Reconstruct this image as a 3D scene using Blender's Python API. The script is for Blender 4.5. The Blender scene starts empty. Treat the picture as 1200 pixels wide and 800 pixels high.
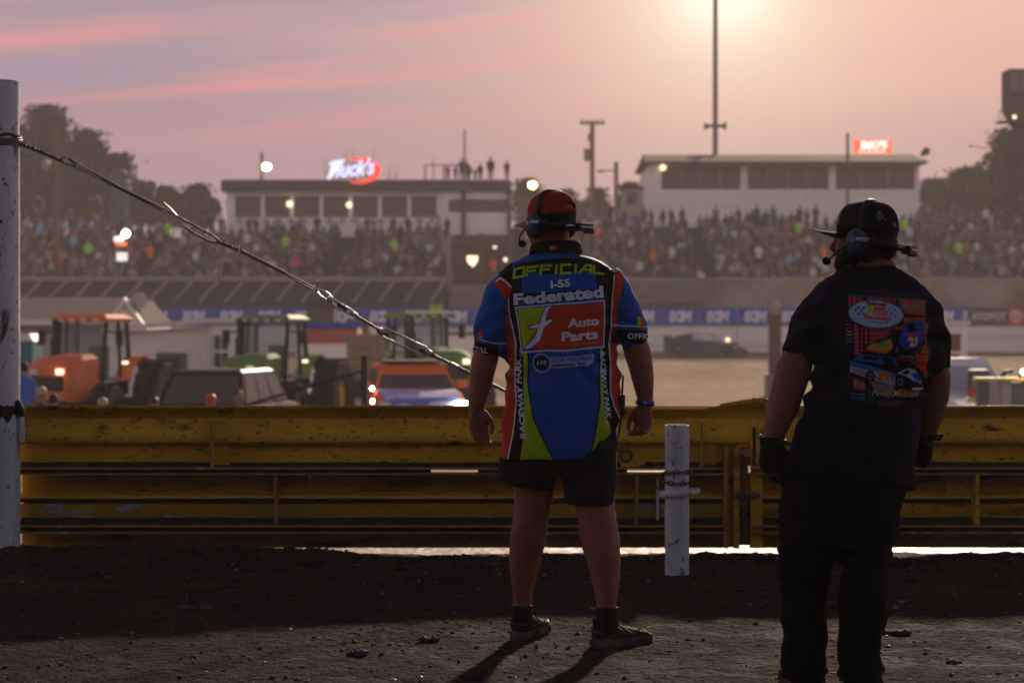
import bpy, bmesh, math, random
import numpy as np
from mathutils import Vector, Matrix, noise
R = math.radians
random.seed(7)
scene = bpy.context.scene
col = scene.collection

# ---------------------------------------------------------------- camera
F = 2333.0; HZ = 385.0; CAMZ = 1.274          # focal length in photo pixels, horizon row, eye height
cam_d = bpy.data.cameras.new("camera"); cam = bpy.data.objects.new("camera", cam_d); col.objects.link(cam)
cam_d.lens = 70.0; cam_d.sensor_width = 36.0; cam_d.clip_start = 0.1; cam_d.clip_end = 6000
cam.location = (0, 0, CAMZ); cam.rotation_euler = (R(90) - math.atan(15.0 / F), 0, 0)
cam_d.dof.use_dof = True; cam_d.dof.focus_distance = 8.3; cam_d.dof.aperture_fstop = 3.4
scene.camera = cam

# ---------------------------------------------------------------- sky and sun
SUN_EL, SUN_AZ = 20.5, 13.0
w = bpy.data.worlds.new("World"); scene.world = w; w.use_nodes = True
nt = w.node_tree; nt.nodes.clear()
def N(t, **k):
    n = nt.nodes.new(t)
    for a, b in k.items(): setattr(n, a, b)
    return n
def L(a, b): nt.links.new(a, b)
def srgb(r, g, b, a=1.0):
    f = lambda c: (c / 255 / 12.92) if c / 255 <= 0.04045 else ((c / 255 + 0.055) / 1.055) ** 2.4
    return (f(r), f(g), f(b), a)
tc = N('ShaderNodeTexCoord'); sp = N('ShaderNodeSeparateXYZ'); L(tc.outputs['Generated'], sp.inputs[0])
def M(op, a, b=None, c=None, clamp=False):
    n = N('ShaderNodeMath', operation=op); n.use_clamp = clamp
    for i, v in enumerate((a, b, c)):
        if v is None: continue
        if isinstance(v, (int, float)): n.inputs[i].default_value = v
        else: L(v, n.inputs[i])
    return n.outputs[0]
def ramp(fac, stops, interp='EASE'):
    n = N('ShaderNodeValToRGB'); n.color_ramp.interpolation = interp
    e = n.color_ramp.elements
    e[0].position, e[0].color = stops[0]; e[1].position, e[1].color = stops[-1]
    for p, c in stops[1:-1]: x = e.new(p); x.color = c
    L(fac, n.inputs[0]); return n.outputs[0]
def mix(f, a, b, mode='MIX'):
    n = N('ShaderNodeMix', data_type='RGBA', blend_type=mode)
    for s, v in ((n.inputs[0], f), (n.inputs[6], a), (n.inputs[7], b)):
        if isinstance(v, (int, float)): s.default_value = v
        elif isinstance(v, tuple): s.default_value = v
        else: L(v, s)
    return n.outputs[2]
X, Y, Z = sp.outputs
warm = ramp(Z, [(0.0, srgb(182, 144, 142)), (0.06, srgb(182, 146, 152)), (0.09, srgb(192, 152, 156)), (0.125, srgb(220, 172, 164)), (0.17, srgb(230, 182, 170)), (0.26, srgb(150, 122, 136)), (0.42, srgb(70, 68, 92)), (1.0, srgb(36, 40, 64))])
cool = ramp(Z, [(0.0, srgb(160, 134, 148)), (0.06, srgb(160, 132, 148)), (0.10, srgb(172, 136, 148)), (0.15, srgb(172, 146, 158)), (0.2, srgb(156, 138, 156)), (0.28, srgb(118, 106, 130)), (0.42, srgb(66, 68, 94)), (1.0, srgb(36, 40, 64))])
back = ramp(Z, [(0.0, srgb(236, 222, 222)), (0.2, srgb(228, 216, 224)), (0.36, srgb(186, 180, 200)), (0.52, srgb(100, 102, 134)), (1.0, srgb(36, 40, 64))])
lr = M('MULTIPLY_ADD', X, 3.2, 0.52, clamp=True)
base = mix(lr, cool, warm)
# long streaks of pink and grey cloud, climbing slightly to the right
cb = N('ShaderNodeCombineXYZ'); L(M('MULTIPLY', X, 1.7), cb.inputs[0]); L(M('MULTIPLY', Y, 0.6), cb.inputs[1])
L(M('MULTIPLY', M('SUBTRACT', Z, M('MULTIPLY', X, 0.10)), 24.0), cb.inputs[2])
nz = N('ShaderNodeTexNoise'); nz.inputs['Scale'].default_value = 2.1; nz.inputs['Detail'].default_value = 5; nz.inputs['Roughness'].default_value = 0.5
nz.inputs['Distortion'].default_value = 0.35
L(cb.outputs[0], nz.inputs['Vector'])
leftside = M('MULTIPLY_ADD', X, -3.0, 0.48, clamp=True)
high = M('MULTIPLY', M('SUBTRACT', Z, 0.085), 22.0, clamp=True)
pinkm = M('MULTIPLY', M('SUBTRACT', nz.outputs['Fac'], 0.47), 7.0, clamp=True)
greym = M('MULTIPLY', M('SUBTRACT', 0.48, nz.outputs['Fac']), 9.0, clamp=True)
m1 = M('MULTIPLY', M('MULTIPLY', pinkm, leftside), high)
m2 = M('MULTIPLY', M('MULTIPLY', greym, leftside), high)
base = mix(M('MULTIPLY', m1, 0.95), base, srgb(232, 142, 150))
base = mix(M('MULTIPLY', m2, 0.85), base, srgb(156, 138, 166))
# glow of the low sun behind the haze, just above the frame
gd = Vector((0.106, 1.0, 0.175)).normalized()
dt = N('ShaderNodeVectorMath', operation='DOT_PRODUCT'); L(tc.outputs['Generated'], dt.inputs[0]); dt.inputs[1].default_value = gd
a1 = M('POWER', M('MAXIMUM', dt.outputs['Value'], 0.0), 2600.0)
a3 = M('POWER', M('MAXIMUM', dt.outputs['Value'], 0.0), 700.0)
a2 = M('POWER', M('MAXIMUM', dt.outputs['Value'], 0.0), 220.0)
base = mix(M('MULTIPLY', a2, 0.75), base, srgb(250, 204, 182))
base = mix(M('MULTIPLY', a3, 0.75), base, srgb(255, 232, 208))
base = mix(a1, base, (1.3, 1.2, 1.0, 1))
bk = M('MULTIPLY_ADD', Y, 1.3, 0.35, clamp=True)
base = mix(bk, back, base)
sky = N('ShaderNodeTexSky', sky_type='NISHITA'); sky.sun_disc = False
sky.sun_elevation = R(SUN_EL); sky.sun_rotation = R(SUN_AZ); sky.dust_density = 4.0; sky.air_density = 1.5
b1 = N('ShaderNodeBackground'); L(base, b1.inputs[0]); b1.inputs[1].default_value = SKY_K = 1.0
b2 = N('ShaderNodeBackground'); L(sky.outputs[0], b2.inputs[0]); b2.inputs[1].default_value = 0.0015
ad = N('ShaderNodeAddShader'); L(b1.outputs[0], ad.inputs[0]); L(b2.outputs[0], ad.inputs[1])
ow = N('ShaderNodeOutputWorld'); L(ad.outputs[0], ow.inputs['Surface'])

sd = bpy.data.lights.new("sun", 'SUN'); so = bpy.data.objects.new("sun", sd); col.objects.link(so)
sd.energy = 4.2; sd.angle = R(2.0); sd.color = (1.0, 0.80, 0.60)
sdir = Vector((math.sin(R(SUN_AZ)) * math.cos(R(SUN_EL)), math.cos(R(SUN_AZ)) * math.cos(R(SUN_EL)), math.sin(R(SUN_EL))))
so.rotation_euler = sdir.to_track_quat('Z', 'Y').to_euler()
so.location = (20, 90, 40)
scene.view_settings.view_transform = 'Standard'; scene.view_settings.look = 'None'
scene.view_settings.exposure = 0.0; scene.view_settings.gamma = 1.0; scene.view_settings.use_curve_mapping = False
scene.render.engine = 'CYCLES'
cy = scene.cycles
cy.use_denoising = True; cy.max_bounces = 6; cy.diffuse_bounces = 3; cy.glossy_bounces = 3; cy.volume_bounces = 1
cy.transmission_bounces = 4; cy.transparent_max_bounces = 12; cy.sample_clamp_indirect = 6.0
try: cy.denoiser = 'OPENIMAGEDENOISE'
except Exception: pass

# ---------------------------------------------------------------- materials
MATS = {}
def material(name, color, rough=0.6, metal=0.0, var=0.0, vscale=8.0, bump=0.0, bscale=60.0, color2=None, cscale=3.0, cut=(0.45, 0.6), spec=0.5, emit=None, alpha=None, sheen=0.0, stretch=(1, 1, 1), rough2=None, coat=0.0, crack=0.0):
    """one procedural material: base colour, broken up by noise, a second colour in patches, and fine relief"""
    global nt
    m = bpy.data.materials.new(name); m.use_nodes = True; nt = m.node_tree
    bs = nt.nodes['Principled BSDF']
    c = tuple(color) if len(color) == 4 else (*color, 1)
    bs.inputs['Roughness'].default_value = rough; bs.inputs['Metallic'].default_value = metal
    bs.inputs['Specular IOR Level'].default_value = spec
    if sheen: bs.inputs['Sheen Weight'].default_value = sheen
    if coat: bs.inputs['Coat Weight'].default_value = coat
    t = N('ShaderNodeTexCoord'); mp = N('ShaderNodeMapping'); mp.inputs['Scale'].default_value = stretch
    L(t.outputs['Object'], mp.inputs[0]); vec = mp.outputs[0]
    def nz_(s, d=4, dist=0.0):
        n = N('ShaderNodeTexNoise'); n.inputs['Scale'].default_value = s; n.inputs['Detail'].default_value = d; n.inputs['Distortion'].default_value = dist
        L(vec, n.inputs['Vector']); return n.outputs['Fac']
    out = None
    if var or color2:
        out = c
        if var:
            lo = tuple(x * (1 - var) for x in c[:3]) + (1,); hi = tuple(min(1, x * (1 + var)) for x in c[:3]) + (1,)
            out = ramp(nz_(vscale), [(0.3, lo), (0.7, hi)], 'LINEAR')
        if color2:
            f = ramp(nz_(cscale, 7, 0.3), [(cut[0], (0, 0, 0, 1)), (cut[1], (1, 1, 1, 1))], 'LINEAR')
            out = mix(f, out, tuple(color2) if len(color2) == 4 else (*color2, 1))
            if rough2 is not None:
                L(M('MULTIPLY_ADD', f, rough2 - rough, rough), bs.inputs['Roughness'])
    if crack:
        k1 = nz_(crack, 8, 1.2)
        cr = ramp(k1, [(0.492, (1, 1, 1, 1)), (0.499, (.12, .10, .08, 1)), (0.501, (.12, .10, .08, 1)), (0.508, (1, 1, 1, 1))], 'LINEAR')
        gate_ = ramp(nz_(crack * .45, 4), [(0.50, (0, 0, 0, 1)), (0.58, (1, 1, 1, 1))], 'LINEAR')
        out = mix(gate_, out, mix(1.0, out, cr, 'MULTIPLY'))
        sp_ = ramp(nz_(crack * 7, 4), [(0.62, (1, 1, 1, 1)), (0.67, (.22, .16, .11, 1))], 'LINEAR')
        out = mix(1.0, out, sp_, 'MULTIPLY')
    if out is None or isinstance(out, tuple): bs.inputs['Base Color'].default_value = c
    else: L(out, bs.inputs['Base Color'])
    if bump:
        b = N('ShaderNodeBump'); b.inputs['Strength'].default_value = bump; b.inputs['Distance'].default_value = 0.01
        L(nz_(bscale, 5), b.inputs['Height']); L(b.outputs[0], bs.inputs['Normal'])
    if emit:
        bs.inputs['Emission Color'].default_value = (*emit[0][:3], 1); bs.inputs['Emission Strength'].default_value = emit[1]
    if alpha is not None: bs.inputs['Alpha'].default_value = alpha
    MATS[name] = m
    return m
S = lambda *a: srgb(*a)[:3]
white_post = material('weathered_white_paint', S(198, 200, 204), 0.5, var=0.16, vscale=4, color2=S(84, 66, 52), cscale=7, cut=(0.585, 0.66), bump=0.5, bscale=24, rough2=0.85, stretch=(1, 1, .55), crack=6)
rust = material('rusty_steel', S(96, 62, 44), 0.85, var=0.4, vscale=30, bump=0.6, bscale=60, color2=S(50, 40, 36), cscale=14)
tar = material('black_tar', (0.012, 0.011, 0.01), 0.55, bump=0.8, bscale=40)
steel = material('galvanised_steel', S(196, 192, 188), 0.36, metal=0.85, var=0.25, vscale=40, bump=0.2, bscale=90)
dark_steel = material('dark_wire_rope', S(110, 104, 98), 0.5, metal=0.75, var=0.35, vscale=60, bump=0.6, bscale=160)
YEL = S(208, 160, 14)
yellow = material('worn_yellow_paint', YEL, 0.48, var=0.18, vscale=3.5, color2=S(70, 52, 30), cscale=7, cut=(0.60, 0.72), bump=0.25, bscale=22, stretch=(0.6, 1, 1.6), rough2=0.9, crack=5.5)
yellow_dirty = material('grimy_yellow_paint', S(184, 134, 12), 0.6, var=0.3, vscale=4, color2=S(44, 34, 22), cscale=5, cut=(0.54, 0.70), bump=0.5, bscale=30, stretch=(0.5, 1, 2.0), rough2=0.95, crack=6.5)
yellow_peel = material('peeling_yellow_paint', S(158, 118, 10), 0.6, var=0.25, vscale=5, color2=S(150, 146, 142), cscale=6.5, cut=(0.60, 0.61), bump=0.5, bscale=26, stretch=(0.8, 1, 2.2), crack=7.0)
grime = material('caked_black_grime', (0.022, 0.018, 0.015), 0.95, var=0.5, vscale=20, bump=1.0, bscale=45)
black_gap = material('near_black_steel', (0.01, 0.009, 0.008), 0.8)  # near-black, for the flange slots and the bar under the ledge
bare = material('scuffed_edge_paint', S(150, 110, 34), 0.5, var=0.3, vscale=12, color2=S(170, 168, 170), cut=(.66,.7), cscale=8)
skin = material('tanned_skin', S(150, 92, 70), 0.5, var=0.14, vscale=14, bump=0.15, bscale=120, color2=S(128, 70, 54), cscale=9, cut=(0.4, 0.75))
skin2 = material('light_brown_skin', S(134, 84, 68), 0.5, var=0.12, vscale=12, bump=0.15, bscale=120)
for m_ in (skin, skin2):
    b_ = m_.node_tree.nodes['Principled BSDF']; b_.inputs['Specular IOR Level'].default_value = .25; b_.inputs['Subsurface Weight'].default_value = 0.08; b_.inputs['Subsurface Radius'].default_value = (0.02, 0.008, 0.004)
hair_m = material('dark_brown_hair', (0.012, 0.008, 0.006), 0.55, var=0.5, vscale=60, bump=1.0, bscale=140, stretch=(3, 3, 0.6))
black_cloth = material('black_athletic_cloth', (0.010, 0.010, 0.012), 0.85, bump=0.3, bscale=300, var=0.2)
denim = material('black_denim', (0.0045, 0.005, 0.007), 0.9, bump=0.4, bscale=260, var=0.3, vscale=5)
sole_m = material('black_rubber_sole', (0.035, 0.032, 0.030), 0.8, bump=0.3, bscale=90, color2=(0.13, 0.11, 0.09), cscale=14, cut=(0.45, 0.65))
shoe_m = material('black_mesh_fabric', (0.014, 0.013, 0.013), 0.75, bump=0.5, bscale=240, color2=(0.05, 0.042, 0.035), cscale=12, cut=(0.55, 0.75))
red_cap = material('rust_red_cap_cloth', S(150, 44, 24), 0.85, bump=0.3, bscale=300, var=0.08)
brim_m = material('tan_brim_cloth', S(150, 112, 88), 0.85, bump=0.3, bscale=300)
black_cap = material('black_cap_cloth', (0.008, 0.008, 0.009), 0.85, bump=0.3, bscale=300)
plastic = material('black_plastic', (0.008, 0.008, 0.010), 0.55, spec=.25, bump=0.05, bscale=80)
cup_m = material('slate_headset_plastic', S(52, 60, 82), 0.5, bump=0.05, bscale=60, var=0.1)
silver = material('silver_trim', S(150, 156, 170), 0.35, metal=0.4)
glove_m = material('black_glove_leather', (0.009, 0.009, 0.010), 0.6, bump=0.5, bscale=90)
wrist_m = material('blue_wristband', S(40, 60, 150), 0.45)

for m_ in (black_cloth, denim, sole_m, shoe_m, red_cap, brim_m, black_cap, glove_m, hair_m, yellow, yellow_dirty, yellow_peel, grime, black_gap, tar):
    m_.node_tree.nodes['Principled BSDF'].inputs['Specular IOR Level'].default_value = .12 if m_ not in (yellow, yellow_peel) else .3

# ---------------------------------------------------------------- mesh helpers
class MB:
    """collects boxes, tubes, lofts ... and links them as ONE mesh object"""
    def __init__(s): s.v, s.f, s.m = [], [], []
    def add(s, vs, fs, mi=0):
        o = len(s.v); s.v += [tuple(v) for v in vs]
        s.f += [tuple(o + i for i in f) for f in fs]; s.m += [mi] * len(fs); return s
    def box(s, c, d, mi=0, rot=None, taper=1.0):
        hx, hy, hz = d[0] / 2, d[1] / 2, d[2] / 2
        vs = [Vector((sx * hx * (taper if sz > 0 else 1), sy * hy * (taper if sz > 0 else 1), sz * hz)) for sz in (-1, 1) for sy in (-1, 1) for sx in (-1, 1)]
        if rot is not None: vs = [rot @ v for v in vs]
        vs = [v + Vector(c) for v in vs]
        return s.add(vs, [(0, 2, 3, 1), (4, 5, 7, 6), (0, 1, 5, 4), (2, 6, 7, 3), (0, 4, 6, 2), (1, 3, 7, 5)], mi)
    def b2(s, x0, x1, y0, y1, z0, z1, mi=0):
        return s.box(((x0 + x1) / 2, (y0 + y1) / 2, (z0 + z1) / 2), (abs(x1 - x0), abs(y1 - y0), abs(z1 - z0)), mi)
    def loft(s, rings, mi=0, cap=True, closed=True):
        n = len(rings[0]); vs = [p for r in rings for p in r]; fs = []
        for k in range(len(rings) - 1):
            for i in range(n if closed else n - 1):
                j = (i + 1) % n; fs.append((k * n + i, k * n + j, (k + 1) * n + j, (k + 1) * n + i))
        if cap and closed:
            fs.append(tuple(reversed(range(n)))); b = (len(rings) - 1) * n; fs.append(tuple(b + i for i in range(n)))
        return s.add(vs, fs, mi)
    def tube(s, pts, rad, n=10, mi=0, flat=1.0, cap=True, up=None):
        pts = [Vector(p) for p in pts]; rings = []; u = None
        if isinstance(rad, (int, float)): rad = [rad] * len(pts)
        for k, p in enumerate(pts):
            t = (pts[min(k + 1, len(pts) - 1)] - pts[max(k - 1, 0)]).normalized()
            if u is None:
                a = Vector(up) if up else (Vector((0, 1, 0)) if abs(t.y) < 0.9 else Vector((1, 0, 0)))
                u = (a - t * a.dot(t)).normalized()
            else: u = (u - t * u.dot(t)).normalized()
            v = t.cross(u); r = rad[k]
            rings.append([p + (u * math.cos(2 * math.pi * i / n) * flat + v * math.sin(2 * math.pi * i / n)) * r for i in range(n)])
        return s.loft(rings, mi, cap)
    def cyl(s, a, b, r, n=16, mi=0, r2=None): return s.tube([a, b], [r, r if r2 is None else r2], n, mi)
    def ball(s, c, r, seg=16, rin=10, mi=0, rot=None):
        if isinstance(r, (int, float)): r = (r, r, r)
        rings = []
        for k in range(1, rin):
            th = math.pi * k / rin
            ring = [Vector((r[0] * math.sin(th) * math.cos(2 * math.pi * i / seg), r[1] * math.sin(th) * math.sin(2 * math.pi * i / seg), r[2] * math.cos(th))) for i in range(seg)]
            if rot is not None: ring = [rot @ v for v in ring]
            rings.append([v + Vector(c) for v in ring])
        o = len(s.v); s.loft(rings, mi, cap=False)
        top = Vector((0, 0, r[2])); bot = Vector((0, 0, -r[2]))
        if rot is not None: top = rot @ top; bot = rot @ bot
        s.v += [tuple(top + Vector(c)), tuple(bot + Vector(c))]; t = len(s.v) - 2
        for i in range(seg):
            j = (i + 1) % seg
            s.f.append((t, o + i, o + j)); s.m.append(mi)
            q = o + (rin - 2) * seg; s.f.append((t + 1, q + j, q + i)); s.m.append(mi)
        return s
    def prism(s, poly, axis, a, b, mi=0, scale2=None):
        """poly of 2-d points pushed along an axis: 'x' takes (y,z), 'y' takes (x,z), 'z' takes (x,y)"""
        def P(p, t): return {'x': (t, p[0], p[1]), 'y': (p[0], t, p[1]), 'z': (p[0], p[1], t)}[axis]
        n = len(poly); vs = [P(p, a) for p in poly] + [P(p, b) for p in poly]
        fs = [tuple(range(n)), tuple(reversed(range(n, 2 * n)))] + [(i, n + i, n + (i + 1) % n, (i + 1) % n) for i in range(n)]
        return s.add(vs, fs, mi)
    def build(s, name, mats, parent=None, smooth=None, off=(0, 0, 0), kind=None, label=None):
        me = bpy.data.meshes.new(name)
        o_ = Vector(off)
        me.from_pydata([tuple(Vector(v) - o_) for v in s.v] if any(off) else s.v, [], s.f)
        if not isinstance(mats, (list, tuple)): mats = [mats]
        for m in mats: me.materials.append(m)
        me.polygons.foreach_set('material_index', [min(i, len(mats) - 1) for i in s.m])
        bm = bmesh.new(); bm.from_mesh(me); bmesh.ops.recalc_face_normals(bm, faces=bm.faces[:]); bm.to_mesh(me); bm.free()
        return link(name, me, parent, smooth, kind, label)
def link(name, me, parent=None, smooth=None, kind=None, label=None):
    o = bpy.data.objects.new(name, me); col.objects.link(o)
    if smooth is not None:
        me.shade_smooth(); me.set_sharp_from_angle(angle=R(smooth))
    if parent is not None: o.parent = parent
    if kind: o['kind'] = kind
    if label: o['label'] = label
    return o
def tag(o, label, cat, group=None):
    o['label'] = label; o['category'] = cat
    if group: o['group'] = group
    return o
def thing(name, label, cat, loc=(0, 0, 0), rz=0.0, group=None):
    o = bpy.data.objects.new(name, None); col.objects.link(o); o.location = loc; o.rotation_euler = (0, 0, rz)
    o.empty_display_size = 0.2
    return tag(o, label, cat, group)
def copy_tree(o, parent=None):
    c = o.copy(); col.objects.link(c); c.parent = parent
    for ch in list(o.children): copy_tree(ch, c)
    return c
def at(px, py, d):
    """world point seen at photograph pixel (px, py) at distance d"""
    return Vector(((px - 600) / F * d, d, CAMZ - (py - HZ) / F * d))
def remesh(mb, voxel, smooth=4, name='body', factor=0.5):
    me = bpy.data.meshes.new('tmp'); me.from_pydata(mb.v, [], mb.f)
    bm = bmesh.new(); bm.from_mesh(me); bmesh.ops.recalc_face_normals(bm, faces=bm.faces[:]); bm.to_mesh(me); bm.free()
    o = bpy.data.objects.new('tmp', me); col.objects.link(o)
    r = o.modifiers.new('r', 'REMESH'); r.mode = 'VOXEL'; r.voxel_size = voxel
    if smooth:
        s = o.modifiers.new('s', 'SMOOTH'); s.factor = factor; s.iterations = smooth
    bpy.context.view_layer.update()
    dg = bpy.context.evaluated_depsgraph_get()
    out = bpy.data.meshes.new_from_object(o.evaluated_get(dg)); out.name = name
    bpy.data.objects.remove(o); bpy.data.meshes.remove(me)
    return out
def verts_np(me):
    a = np.empty(len(me.vertices) * 3); me.vertices.foreach_get('co', a); return a.reshape(-1, 3)
def set_verts(me, a): me.vertices.foreach_set('co', a.ravel()); me.update()
def normals_np(me):
    a = np.empty(len(me.vertices) * 3); me.vertex_normals.foreach_get('vector', a); return a.reshape(-1, 3)
def displace(me, fn):
    v = verts_np(me); n = normals_np(me)
    d = np.array([fn(Vector(p), Vector(q)) for p, q in zip(v, n)]); v += n * d[:, None]; set_verts(me, v)
def face_mats(me, mats, fn):
    me.materials.clear()
    for m in mats: me.materials.append(m)
    c = np.empty(len(me.polygons) * 3); me.polygons.foreach_get('center', c); c = c.reshape(-1, 3)
    n = np.empty(len(me.polygons) * 3); me.polygons.foreach_get('normal', n); n = n.reshape(-1, 3)
    me.polygons.foreach_set('material_index', [int(fn(a, b)) for a, b in zip(c, n)])
def text_geo(body, size=1.0, shear=0.0, bold=0.0, space=1.0, res=3):
    cu = bpy.data.curves.new('t', 'FONT'); cu.body = body; cu.size = size; cu.shear = shear; cu.offset = bold
    cu.space_character = space; cu.align_x = 'LEFT'; cu.resolution_u = res; cu.fill_mode = 'FRONT'
    o = bpy.data.objects.new('t', cu); col.objects.link(o); bpy.context.view_layer.update()
    me = bpy.data.meshes.new_from_object(o.evaluated_get(bpy.context.evaluated_depsgraph_get()))
    me.calc_loop_triangles()
    v = verts_np(me)[:, :2]; t = [tuple(q.vertices) for q in me.loop_triangles]
    bpy.data.objects.remove(o); bpy.data.meshes.remove(me); bpy.data.curves.remove(cu)
    return v, t
def text_fit(body, x0, x1, z0, z1, mirror=False, **k):
    """triangles of a word stretched into a rectangle"""
    v, t = text_geo(body, **k)
    lo, hi = v.min(0), v.max(0); v = (v - lo) / (hi - lo)
    if mirror: v[:, 0] = 1 - v[:, 0]
    return [(x0 + a * (x1 - x0), z0 + b * (z1 - z0)) for a, b in v], t

# ---------------------------------------------------------------- flat print for the clothes, drawn here in code
class Canvas:
    def __init__(s, x0, y0, x1, y1, k, bg):
        s.x0, s.y0, s.k = x0, y0, k; s.w, s.h = int((x1 - x0) * k), int((y1 - y0) * k); s.x1, s.y1 = x1, y1
        s.a = np.zeros((s.h, s.w, 3)); s.a[:] = np.array(bg) / 255.0
    def mask(s, pts):
        p = (np.array(pts, float) - (s.x0, s.y0)) * s.k
        lo = np.maximum(np.floor(p.min(0)).astype(int), 0); hi = np.minimum(np.ceil(p.max(0)).astype(int) + 1, (s.w, s.h))
        if (hi <= lo).any(): return None
        gx, gy = np.meshgrid(np.arange(lo[0], hi[0]) + 0.5, np.arange(lo[1], hi[1]) + 0.5)
        m = np.zeros(gx.shape, bool)
        for (xa, ya), (xb, yb) in zip(p, np.roll(p, -1, 0)):
            if ya == yb: continue
            c = (ya > gy) != (yb > gy); m ^= c & (gx < (xb - xa) * (gy - ya) / (yb - ya) + xa)
        return lo, hi, m
    def poly(s, pts, c):
        r = s.mask(pts)
        if r: lo, hi, m = r; s.a[lo[1]:hi[1], lo[0]:hi[0]][m] = np.array(c) / 255.0
    def rect(s, x0, y0, x1, y1, c): s.poly([(x0, y0), (x1, y0), (x1, y1), (x0, y1)], c)
    def ell(s, cx, cy, rx, ry, c, rot=0.0):
        cr, sr = math.cos(rot), math.sin(rot)
        s.poly([(cx + rx * math.cos(t) * cr - ry * math.sin(t) * sr, cy + rx * math.cos(t) * sr + ry * math.sin(t) * cr) for t in np.linspace(0, 2 * math.pi, 48, endpoint=False)], c)
    def line(s, pts, wd, c):
        for a, b in zip(pts[:-1], pts[1:]):
            a, b = np.array(a, float), np.array(b, float); d = b - a; l = np.hypot(*d)
            if l == 0: continue
            n = np.array((-d[1], d[0])) / l * wd / 2; e = d / l * wd * 0.3
            s.poly([a - e + n, b + e + n, b + e - n, a - e - n], c)
    def text(s, body, p0, p1, h, c, shear=0.0, bold=0.0, space=1.0, halo=None, hw=0.8, squash=None):
        """word between base points p0 and p1, letters h high"""
        v, t = text_geo(body, 1.0, shear, bold, space)
        lo, hi = v.min(0), v.max(0); v = (v - lo) / (hi - lo)
        p0, p1 = np.array(p0, float), np.array(p1, float); d = p1 - p0; l = np.hypot(*d); up = np.array((d[1], -d[0])) / l * h
        q = p0 + v[:, :1] * d + v[:, 1:] * up
        offs = [(0, 0, c)]
        if halo: offs = [(hw * math.cos(a), hw * math.sin(a), halo) for a in np.linspace(0, 2 * math.pi, 8, endpoint=False)] + offs
        for ox, oy, cc in offs:
            for tr in t: s.poly([(q[i][0] + ox, q[i][1] + oy) for i in tr], cc)
    def image(s, name):
        im = bpy.data.images.new(name, s.w, s.h)
        px = np.ones((s.h, s.w, 4), np.float32); px[:, :, :3] = s.a[::-1]
        im.pixels.foreach_set(px.ravel()); im.update(); return im
def print_material(name, cv, d, origin, rough=0.75, sheen=0.2, bscale=260, bump=0.3, warp=0.022):
    """garment material: the flat print projected straight on to the back of the cloth, in the garment's own coordinates"""
    global nt
    m = bpy.data.materials.new(name); m.use_nodes = True; nt = m.node_tree; bs = nt.nodes['Principled BSDF']
    t = N('ShaderNodeTexCoord'); s_ = N('ShaderNodeSeparateXYZ'); L(t.outputs['Object'], s_.inputs[0])
    # photo pixel -> metres on this garment
    sx = F / d
    px = M('MULTIPLY_ADD', M('ADD', s_.outputs[0], origin[0]), sx, 600.0)
    pz = M('MULTIPLY_ADD', M('ADD', s_.outputs[2], origin[2] - CAMZ), sx, -HZ)   # = -py
    u = M('DIVIDE', M('SUBTRACT', px, cv.x0), float(cv.x1 - cv.x0)); v = M('DIVIDE', M('ADD', pz, cv.y1), float(cv.y1 - cv.y0))
    wn = N('ShaderNodeTexNoise'); wn.inputs['Scale'].default_value = 5.5; wn.inputs['Detail'].default_value = 3; L(t.outputs['Object'], wn.inputs['Vector'])
    ws = N('ShaderNodeSeparateColor'); L(wn.outputs['Color'], ws.inputs[0])
    u = M('ADD', u, M('MULTIPLY_ADD', ws.outputs[0], warp, -.5 * warp)); v = M('ADD', v, M('MULTIPLY_ADD', ws.outputs[1], warp, -.5 * warp))
    cb = N('ShaderNodeCombineXYZ'); L(u, cb.inputs[0]); L(v, cb.inputs[1])
    im = N('ShaderNodeTexImage'); im.image = cv.image(name); im.extension = 'EXTEND'; L(cb.outputs[0], im.inputs['Vector'])
    n = N('ShaderNodeTexNoise'); n.inputs['Scale'].default_value = 30; n.inputs['Detail'].default_value = 6; L(t.outputs['Object'], n.inputs['Vector'])
    c = mix(0.35, im.outputs['Color'], mix(1.0, im.outputs['Color'], ramp(n.outputs['Fac'], [(0.3, (0.6, 0.6, 0.6, 1)), (0.7, (1.1, 1.1, 1.1, 1))], 'LINEAR'), 'MULTIPLY'))
    L(c, bs.inputs['Base Color']); bs.inputs['Roughness'].default_value = rough; bs.inputs['Sheen Weight'].default_value = sheen; bs.inputs['Specular IOR Level'].default_value = .12
    n2 = N('ShaderNodeTexNoise'); n2.inputs['Scale'].default_value = bscale; L(t.outputs['Object'], n2.inputs['Vector'])
    b = N('ShaderNodeBump'); b.inputs['Strength'].default_value = bump; b.inputs['Distance'].default_value = 0.003
    L(n2.outputs['Fac'], b.inputs['Height']); L(b.outputs[0], bs.inputs['Normal'])
    return m

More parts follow.
